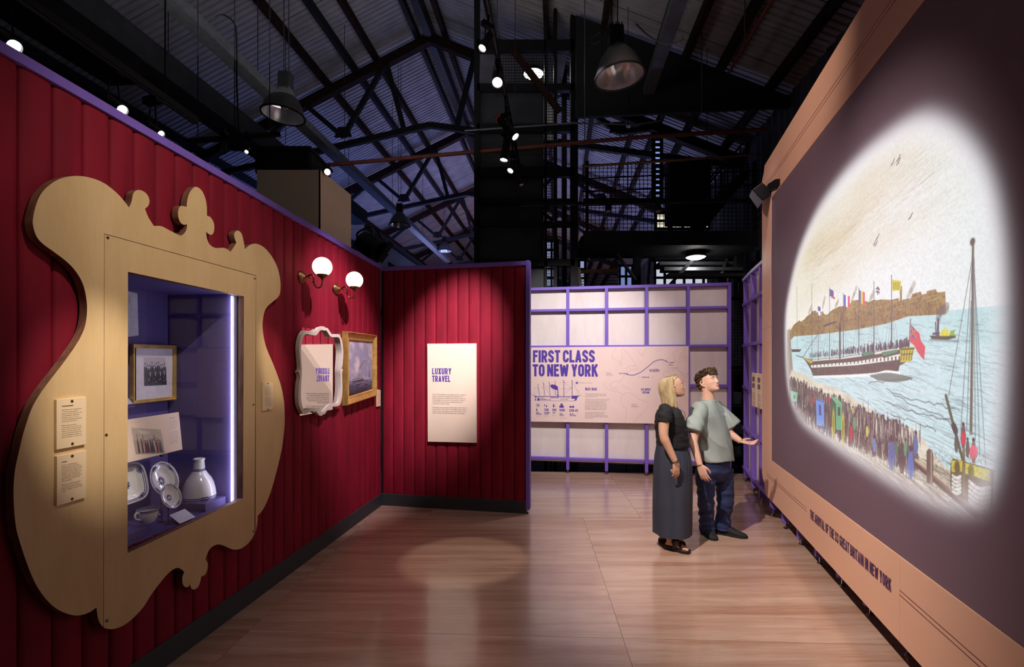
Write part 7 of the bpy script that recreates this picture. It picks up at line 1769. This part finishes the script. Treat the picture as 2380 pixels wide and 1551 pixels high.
# legs and feet
def foot_shape(mb, heel, toe, h=0.075, w=0.092):
    d = (toe-heel); L = d.length; d.normalize(); s = Vector((d.y, -d.x, 0)); up = Vector((0, 0, 1)); R = []
    for f, ww, hh in ((0.0, .55, .35), (.05, .7, .6), (.2, .72, .9), (.4, .72, .85), (.62, .95, .5), (.78, 1.0, .34), (.84, .96, .28)):
        c = heel+d*L*f; R.append([c+s*w/2*ww*math.cos(a)+up*(h*hh*(0.5+0.5*math.sin(a))+.0) for a in [2*math.pi*i/16 for i in range(16)]])
    mb.loft(R)
    for i, (o_, ln_, r) in enumerate(((.36, .2, .0125), (.15, .185, .0092), (-.03, .165, .0088), (-.2, .14, .0084), (-.36, .11, .008))):
        b = heel+d*L*.78+s*w*o_+up*.014; mb.tube([b, b+d*L*ln_*.6+up*.003, b+d*L*ln_-up*.002], [r*1.05, r, r*.8], 8); mb.sphere(b+d*L*ln_-up*.002, r*.8, 8, 6)
SOLE = 0.028
hR, tR = fl(1548, 1273.5), fl(1600, 1287); hR.z = tR.z = SOLE; hL, tL = fl(1533, 1259), fl(1598, 1268); hL.z = tL.z = SOLE
tR = hR+(tR-hR).normalized()*.225; tL = hL+(tL-hL).normalized()*.225
for hh_, tt_, hip in ((hR, tR, W(1562, 1085, -.08)), (hL, tL, W(1562, 1085, .08))):
    foot_shape(wm_, hh_, tt_); an = hh_+(tt_-hh_)*.18+Vector((0, 0, .07))
    kn_ = hip.lerp(an, .5)+wf*.02
    wm_.tube(smooth_path([hip, kn_, an+Vector((0, 0, .12)), an, an-Vector((0, 0, .045))], 4), list(np.interp(np.linspace(0, 1, 17), [0, .25, .5, .75, 1], [.085, .06, .042, .034, .036])), 14)
body = remesh(wm_, 'body', M['skin_w'], wom, 0.0042, 2, frW)
eyes(wom, frW, Vector((0, 0, .8)))
# sandals
for hh_, tt_, nm in ((hR, tR, 'near'), (hL, tL, 'far')):
    d = (tt_-hh_).normalized(); s = Vector((d.y, -d.x, 0)); L = .245; h0 = hh_-d*.012; sd_ = MB(); lo = []; 
    for f, ww in ((0, .55), (.06, .8), (.3, .78), (.55, .92), (.75, 1.05), (.92, .8), (1.0, .35)): lo.append((f, ww))
    ptsL = [h0+d*L*f+s*.049*w_ for f, w_ in lo]+[h0+d*L*f-s*.049*w_ for f, w_ in reversed(lo)]
    bot = [Vector((p.x, p.y, 0.001)) for p in ptsL]; top = [Vector((p.x, p.y, SOLE+.004)) for p in ptsL]; n = len(ptsL)
    sd_.add(bot+top, [(i, (i+1) % n, n+(i+1) % n, n+i) for i in range(n)]+[tuple(range(n)), tuple(n+i for i in reversed(range(n)))])
    so = sd_.build('sandal', M['leather'], wom, bevel=.004)
    for f, wd, ht in ((.42, .03, .076), (.68, .026, .052)):
        st_ = [h0+d*L*(f+.05)+s*.047*.95, h0+d*L*f+s*.046+Vector((0, 0, ht*.62)), h0+d*L*f+Vector((0, 0, ht*1.06)), h0+d*L*f-s*.046+Vector((0, 0, ht*.62)), h0+d*L*(f+.05)-s*.047*.95]
        P_ = smooth_path([Vector((p.x, p.y, max(p.z, .018) if i in (0, 4) else p.z+.012)) for i, p in enumerate(st_)], 5); mb = MB(); vs = []
        for p in P_: vs += [p-d*wd/2, p+d*wd/2]
        k = len(P_); vv = vs+[v+Vector((0, 0, .004)) for v in vs]; m2 = 2*k
        mb.add(vv, [(2*i, 2*i+1, 2*i+3, 2*i+2) for i in range(k-1)]+[(m2+2*i, m2+2*i+2, m2+2*i+3, m2+2*i+1) for i in range(k-1)]+[(2*i, 2*i+2, m2+2*i+2, m2+2*i) for i in range(k-1)]+[(2*i+1, m2+2*i+1, m2+2*i+3, 2*i+3) for i in range(k-1)])
        mb.build('strap', M['leather'], so, smooth=40)
        b_ = h0+d*L*f+s*.03+Vector((0, 0, ht+.004)); MB().box(b_, (.016, .02, .004), (d, s, Vector((0, 0, 1)))).build('buckle', M['black'], so)
# skirt
sk_rows = [(1034, 1561, .135, .138, 0), (1042, 1561.5, .140, .142, .012), (1060, 1563, .152, .160, .02), (1085, 1563.5, .160, .170, .024), (1120, 1563.5, .165, .172, .03), (1160, 1563, .168, .172, .034), (1200, 1562.5, .170, .170, .036), (1232, 1562.5, .172, .168, .036), (1239.5, 1562.5, .172, .168, .036)]
shell([ell(W(x, y), ws, wf, a, b, 72, fo, 6, .8, .92) for y, x, a, b, fo in sk_rows], 'skirt', M['skirt'], wom, .005)
for k, a in enumerate((0.35, 0.55, 0.85, 1.1, 1.35, -.1)):   # gathered pleats below the waistband
    mb = MB(); e_ = ws*math.cos(a)+wf*math.sin(a); strand(mb, [W(1561, 1042)+e_*.139, W(1563, 1056)+e_*.155, W(1563.5, 1085)+e_*.165, W(1563.5, 1112)+e_*.166], .006, .002, 6); mb.build('pleat', M['skirt'], wom, smooth=True)
# tee
tee = [((1557, 942.5), .070, .060, 0), ((1556.5, 948), .115, .068, 0), ((1556, 955), .165, .088, 0), ((1556, 966), .182, .112, .004), ((1557, 980), .184, .130, .006), ((1559, 995), .178, .138, .008), ((1561, 1010), .168, .140, .010), ((1562.5, 1024), .164, .143, .016), ((1563.5, 1033), .162, .148, .02), ((1564, 1040), .150, .140, .02)]
tm = MB().loft([ell(W(*p), ws, wf, a, b, 60, 0, 5) for p, a, b, fo in tee])
for s_, e_, ta in ((sh, el, .46), (sl, elb, .46)):
    x_ = (e_-s_).normalized(); q0 = s_+Vector((0, 0, .012)); inn = (W(1557, 957)-q0)*.45
    tm.tube([q0+inn, q0, q0.lerp(e_, .2), q0.lerp(e_, ta)], [.05, .064, .068, .067], 20)
garment(tm, 'tee_shirt', M['tee_black'], wom, .0065, .006, 7, 16, .3, 4)
# bracelet and ring
bx = (wr_-el).normalized(); p_ = wr_-bx*.002
MB().tube([p_+(ws*math.cos(a)+bx.cross(ws).normalized()*math.sin(a))*.031 for a in [2*math.pi*i/20 for i in range(21)]], .0035, 7, cap=False).build('bracelet', M['leather'], wom, smooth=True)
fb = kW+tsW*(.75-1.0)*.178*.21+kd.normalized()*.016+pnW*.004
MB().tube([fb+(tsW*math.cos(a)+pnW*math.sin(a))*.0112 for a in [2*math.pi*i/16 for i in range(17)]], .0022, 6, cap=False).build('ring', M['gold'], wom, smooth=True)
# hair: a shaped bob under locks that fall from the parting
O, fw, up, rt, S = frW
hb = MB(); rr = random.Random(11)
def hp_(x, y, z): return O+(rt*x+fw*y+up*z)*S
Zv = Vector((0, 0, 1))
R = []
for zz, wx, yf, yb in ((.113, .012, .02, -.03), (.109, .045, .046, -.062), (.098, .068, .070, -.092), (.075, .080, .060, -.110), (.045, .085, .030, -.120), (.01, .087, .000, -.124), (-.03, .086, -.012, -.126), (-.07, .086, -.016, -.130), (-.11, .088, -.016, -.134), (-.15, .086, -.022, -.136), (-.19, .078, -.03, -.130)):
    yc = (yf+yb)/2; R.append([hp_(wx*math.cos(a), yc+(yf-yb)/2*math.sin(a), zz)+(wf*.30*(-min(0, zz))*-.35) for a in [2*math.pi*i/36 for i in range(36)]])
hb.loft(R); cap_ = hb.build('hair', M['hair_blond'], wom, smooth=60)
lk = MB(); lr = MB()
for k in range(300):
    a = rr.uniform(math.radians(58), math.radians(302)); a += math.pi/2  # around the back and sides, leaving the face
    ca, sa = math.cos(a), math.sin(a); ln_ = rr.uniform(.16, .21)-(0.02 if sa > 0 else 0)
    rx, ry = .091, .122 if sa < 0 else .030
    part = hp_(rr.uniform(-.012, .012), rr.uniform(-.04, .06), .110)
    p1 = hp_(rx*.85*ca, -.02+ry*.8*sa+.01, .095+rr.uniform(-.01, .01)); p2 = hp_(rx*1.02*ca, -.035+ry*sa, .02); p3 = hp_(rx*1.05*ca, -.04+ry*1.0*sa, -.06)
    p4 = hp_(rx*(1.02+rr.uniform(-.06, .06))*ca, -.045+ry*1.03*sa, -.06-ln_*.55)+Vector((-.012, 0, 0)); p5 = p4+Vector((rr.uniform(-.012, .014)-.01*(sa < 0), rr.uniform(-.01, .01), -ln_*.28))
    strand(lk, [part, p1, p2, p3, p4, p5], .0062, .0014, 5, 3)
    if k % 2 == 0: strand(lr, [part+up*.003, part.lerp(p1, .5)+(p1-O).normalized()*.006, p1.lerp(p2, rr.uniform(.0, .35))+(p2-O).normalized()*.004], .005, .0008, 5, 3)
h2 = lk.build('hair_locks', M['hair_blond'], cap_, smooth=True, fix=False); h2['kind'] = 'stuff'
h3 = lr.build('hair_roots', M['hair_root'], cap_, smooth=True, fix=False); h3['kind'] = 'stuff'
MB().sphere(hp_(.084, -.012, -.046), .0035, 10, 8).build('earring', M['chrome'], wom, smooth=True)

# ================= boy turned towards the picture, one hand held out
YB = 4.9
Bp = lambda px, py, dy=0.0: at(px, py, YB+dy)
bf = Vector((0.62, -0.785, 0)).normalized(); bs = Vector((-bf.y, bf.x, 0))    # forward; bs = his left, image right
bs = Vector((0.785, 0.62, 0)).normalized()
boy = thing('person', 'curly-haired boy in sage tee and jeans, palm held out, looking up', 'person', fl(1672, 1252), 'visitors')
bm_ = MB()
hf = (Vector((0.54, -0.84, 0)).normalized()*.90+Vector((0, 0, 1))*.42).normalized(); hu = (Vector((0.06, 0.0, 1))-hf*hf.dot(Vector((0.06, 0, 1)))).normalized()
frB = head_mesh(bm_, Bp(1647, 889), hf, hu, 1.0)
nb = Bp(1646, 934)
bm_.tube([Bp(1643, 896), Bp(1644.5, 915), nb, Bp(1646, 950)], [.060, .059, .064, .08], 16)
btor = [((1647, 940), .11, .06), ((1648, 955), .185, .085), ((1650, 985), .18, .105), ((1655, 1020), .16, .105), ((1660, 1060), .14, .10), ((1662, 1090), .14, .10)]
bm_.loft([ell(Bp(*p), bs, bf, a, b) for p, a, b in btor])
# his right arm hangs down (image left)
sR = nb-bs*.185+Vector((0, 0, -.075)); eR = Bp(1611, 1025, -.22); wR = Bp(1627, 1082, -.30)
bm_.tube(smooth_path([sR, sR.lerp(eR, .5), eR, eR.lerp(wR, .35)+Vector((-.004, 0, 0)), wR], 4), list(np.interp(np.linspace(0, 1, 17), [0, .25, .5, .65, 1], [.058, .050, .042, .042, .027])), 14)
kbd = Bp(1636, 1106, -.31)-wR
hand(bm_, wR, kbd, (bs*.8-bf*.2), bf, [.38, .4, .45, .5], 0.192)
# his left arm bends out towards the panel, palm up (image right)
sLb = nb+bs*.185+Vector((0, 0, -.075)); eL = Bp(1696, 1008, .02); wL = Bp(1722, 1026.5, -.05)
bm_.tube(smooth_path([sLb, sLb.lerp(eL, .5), eL, eL.lerp(wL, .4), wL], 4), list(np.interp(np.linspace(0, 1, 17), [0, .25, .5, .65, 1], [.058, .052, .045, .042, .028])), 14)
hand(bm_, wL, (Bp(1745, 1031, -.06)-wL), Vector((.0, -.25, 1)), Vector((0.2, .9, .3)), [.42, .6, .72, .8], 0.188, .05)
# legs
hipR, hipL = Bp(1646, 1085, -.06), Bp(1678, 1085, .05)
hRb, tRb = fl(1636, 1238), fl(1661, 1257); hLb, tLb = fl(1668, 1240), fl(1726, 1250)
for hp0, h0, t0_, kpx in ((hipR, hRb, tRb, (1641, 1160)), (hipL, hLb, tLb, (1685, 1155))):
    an = h0+(t0_-h0).normalized()*.06+Vector((0, 0, .10)); knee = at(kpx[0], kpx[1], (hp0.y+an.y)/2-.02)
    bm_.tube(smooth_path([hp0, knee, an, an-Vector((0, 0, .05))], 4), list(np.interp(np.linspace(0, 1, 13), [0, .33, .66, 1], [.07, .05, .034, .034])), 14)
bodyb = remesh(bm_, 'body', M['skin_b'], boy, 0.0042, 2, frB)
eyes(boy, frB, Vector((.2, 0, .75)))
# jeans: one garment, hips and two loose legs
jm = MB()
jm.loft([ell(Bp(1661, 1060), bs, bf, .172, .125, 32), ell(Bp(1661.5, 1075), bs, bf, .178, .132, 32), ell(Bp(1662, 1092), bs, bf, .180, .135, 32), ell(Bp(1662, 1105), bs, bf, .150, .115, 32), ell(Bp(1662, 1117), bs, bf, .09, .085, 32)])
def leg(pts):
    P_ = smooth_path([p for p, r in pts], 5); rs = np.interp(np.linspace(0, len(pts)-1, len(P_)), range(len(pts)), [r for p, r in pts]); jm.tube(P_, [float(r)*(1+.035*math.sin(i*1.9)+.02*math.sin(i*.7)) for i, r in enumerate(rs)], 18)
leg([(at(1641, 1090, 4.84), .098), (at(1640, 1125, 4.86), .092), (at(1640.5, 1165, 4.91), .081), (at(1641.5, 1200, 4.955), .074), (at(1643, 1224, 4.98), .077), (at(1643.5, 1235, 4.985), .077)])
leg([(at(1680, 1090, 4.95), .098), (at(1683, 1125, 4.95), .091), (at(1686, 1160, 4.96), .081), (at(1683, 1195, 4.985), .073), (at(1679.5, 1218, 5.0), .080), (at(1679, 1231, 5.0), .077)])
jeans = garment(jm, 'jeans', M['denim'], boy, 0.0075, .009, 5, 13, .4, 4)
# shoes
def shoe(heel, toe):
    d = (toe-heel); L = d.length; d.normalize(); s = Vector((d.y, -d.x, 0)); up_ = Vector((0, 0, 1)); mb = MB(); R = []
    for f, ww, hh in ((-.10, .30, .035), (-.07, .62, .075), (.0, .74, .095), (.2, .76, .112), (.38, .80, .105), (.55, .92, .078), (.75, 1.0, .058), (.92, .86, .046), (1.02, .55, .036), (1.05, .2, .026)):
        c = heel+d*L*f; R.append([c+s*.051*ww*math.copysign(abs(math.cos(a))**.8, math.cos(a))+up_*(.006+(hh-.006)*(0.5+0.5*math.sin(a))) for a in [2*math.pi*i/18 for i in range(18)]])
    mb.loft(R); o_ = mb.build('shoe', M['suede'], boy, smooth=50)
    so = MB(); pr = [(-.11, .35), (-.06, .72), (.1, .80), (.4, .84), (.65, 1.02), (.85, .98), (1.0, .66), (1.07, .25)]
    pp = [heel+d*L*f+s*.053*w_ for f, w_ in pr]+[heel+d*L*f-s*.053*w_ for f, w_ in reversed(pr)]; n = len(pp)
    so.add([Vector((p.x, p.y, .0005)) for p in pp]+[Vector((p.x, p.y, .022)) for p in pp], [(i, (i+1) % n, n+(i+1) % n, n+i) for i in range(n)]+[tuple(reversed(range(n))), tuple(n+i for i in range(n))])
    so.build('sole', M['black_matt'], o_, bevel=.003)
    lc_ = MB()
    for k in range(4):
        c = heel+d*L*(.40+.075*k)+up_*(.105-.012*k); lc_.tube([c-s*.026, c+up_*.006, c+s*.026], .003, 6)
    c = heel+d*L*.38+up_*.112
    for sg in (-1, 1): lc_.tube(smooth_path([c, c+s*sg*.03+up_*.014, c+s*sg*.045-d*.01-up_*.004, c+s*sg*.02+up_*.004], 4), .0026, 6)
    l_ = lc_.build('laces', M['black'], o_); l_['kind'] = 'stuff'
shoe(hRb, tRb); shoe(hLb, hLb+(tLb-hLb).normalized()*.265)
# tee shirt: loose body, wide sleeves, one garment
tm = MB().loft([ell(Bp(x, y), bs, bf, a, b, 60, 0, 5, 0, .95) for x, y, a, b in ((1646, 929.5, .068, .064), (1646, 933, .092, .074), (1646, 938, .135, .086), (1646.5, 944, .170, .098), (1647.5, 953, .196, .112), (1649, 966, .200, .124), (1652, 985, .196, .132), (1656, 1005, .192, .138), (1660, 1025, .194, .140), (1663, 1045, .198, .143), (1666, 1062, .202, .146), (1667, 1068.5, .203, .147))])
def sleeve(a, b, r0, r1, r2):
    q = nb+Vector((0, 0, -.06)); tm.tube([a.lerp(q, .55), a, a.lerp(b, .35), a.lerp(b, .7), b], [r0*.8, r0, r1, (r1+r2)/2, r2], 22)
sleeve(sR+bs*.02+Vector((0, 0, .01)), Bp(1609.5, 1004, -.2), .078, .086, .088)
sleeve(sLb-bs*.02+Vector((0, 0, .01)), Bp(1702, 992, .04), .078, .086, .092)
tee_b = garment(tm, 'tee_shirt', M['tee_sage'], boy, .0068, .019, 6.5, 2.6, .55, 4)
MB().tube([Bp(1646, 930.5)+bs*.072*math.cos(a)+bf*.067*math.sin(a)+Vector((0, 0, .003-.012*math.sin(a))) for a in [2*math.pi*i/28 for i in range(29)]], .008, 8, cap=False).build('collar', M['tee_sage'], boy, smooth=True)
# small white two-line chest print, too small to read in the photograph: dashes laid on the cloth
bpy.context.view_layer.update()
org_ = Vector(boy.location); tp = MB(); rr = random.Random(9); eye_ = Vector((0, 0, H))
for row, (xa, xb) in enumerate(((1676, 1687.5), (1679.5, 1687.5))):
    x = xa
    while x < xb:
        wd = rr.uniform(.5, 1.0); ps_ = []
        for px, py in ((x, 962.6), (x+wd, 962.7), (x+wd, 960.7), (x, 960.6)):
            dr = (at(px, py+row*3.3, YB)-eye_).normalized(); hit, loc, nr, _ = tee_b.ray_cast(eye_-org_, dr)
            if hit: ps_.append(loc+org_+nr*.002)
        if len(ps_) == 4: tp.add(ps_, [(0, 1, 2, 3)])
        x += wd+.35
if tp.v:
    o = tp.build('chest_print', mat('white_print', rgb(226, 230, 230), .7), boy, fix=False); o['kind'] = 'stuff'
# curls
O, fw, up, rt, S = frB
cb_ = MB(); rr = random.Random(4)
def hq(x, y, z): return O+(rt*x+fw*y+up*z)*S
R = []
for zz, wx, yf, yb in ((.121, .02, .03, -.03), (.116, .053, .07, -.066), (.104, .074, .096, -.09), (.085, .082, .100, -.106), (.062, .083, .072, -.112), (.035, .083, .02, -.114), (.0, .081, -.022, -.110), (-.035, .073, -.034, -.096), (-.07, .055, -.04, -.076), (-.09, .035, -.042, -.060)):
    yc = (yf+yb)/2; R.append([hq(wx*math.cos(a), yc+(yf-yb)/2*math.sin(a), zz) for a in [2*math.pi*i/32 for i in range(32)]])
cb_.loft(R); hcap = cb_.build('hair', M['hair_brown'], boy, smooth=60)
cu = MB()
for k in range(760):
    th = rr.uniform(0, 2*math.pi); zz = rr.uniform(-.07, .125)
    row = min(range(len(R)), key=lambda i: abs([.121, .116, .104, .085, .062, .035, 0, -.035, -.07, -.09][i]-zz)); p = R[row][int(th/(2*math.pi)*32) % 32]
    nn = (p-hq(0, -.01, .03)).normalized(); tg = nn.cross(Vector((rr.uniform(-1, 1), rr.uniform(-1, 1), rr.uniform(-1, 1)))).normalized(); b2_ = nn.cross(tg)
    rad_ = rr.uniform(.005, .011)*(1.25 if zz > .08 else .8); a0 = rr.uniform(0, 6.28); pts = [p-nn*.006]
    for i in range(4): a = a0+i*0.95; pts.append(p+nn*(.003+.0058*i*(1 if zz > .05 else .45))+(tg*math.cos(a)+b2_*math.sin(a))*rad_)
    strand(cu, pts, .0052, .0012, 5, 3)
for k in range(80):  # fringe falling over the forehead
    x = rr.uniform(-.06, .06); p = hq(x, .086-abs(x)*.25, .098); pts = [p, p+(fw*.016+up*.004)*S, hq(x+rr.uniform(-.01, .01), .106-abs(x)*.35, .075), hq(x+rr.uniform(-.018, .018), .100-abs(x)*.35, .052+rr.uniform(-.006, .014)), hq(x+rr.uniform(-.02, .02), .104-abs(x)*.35, .044+rr.uniform(-.004, .016))]
    strand(cu, pts, .005, .0015, 5, 3)
h4 = cu.build('curls', M['hair_brown'], hcap, smooth=True, fix=False); h4['kind'] = 'stuff'
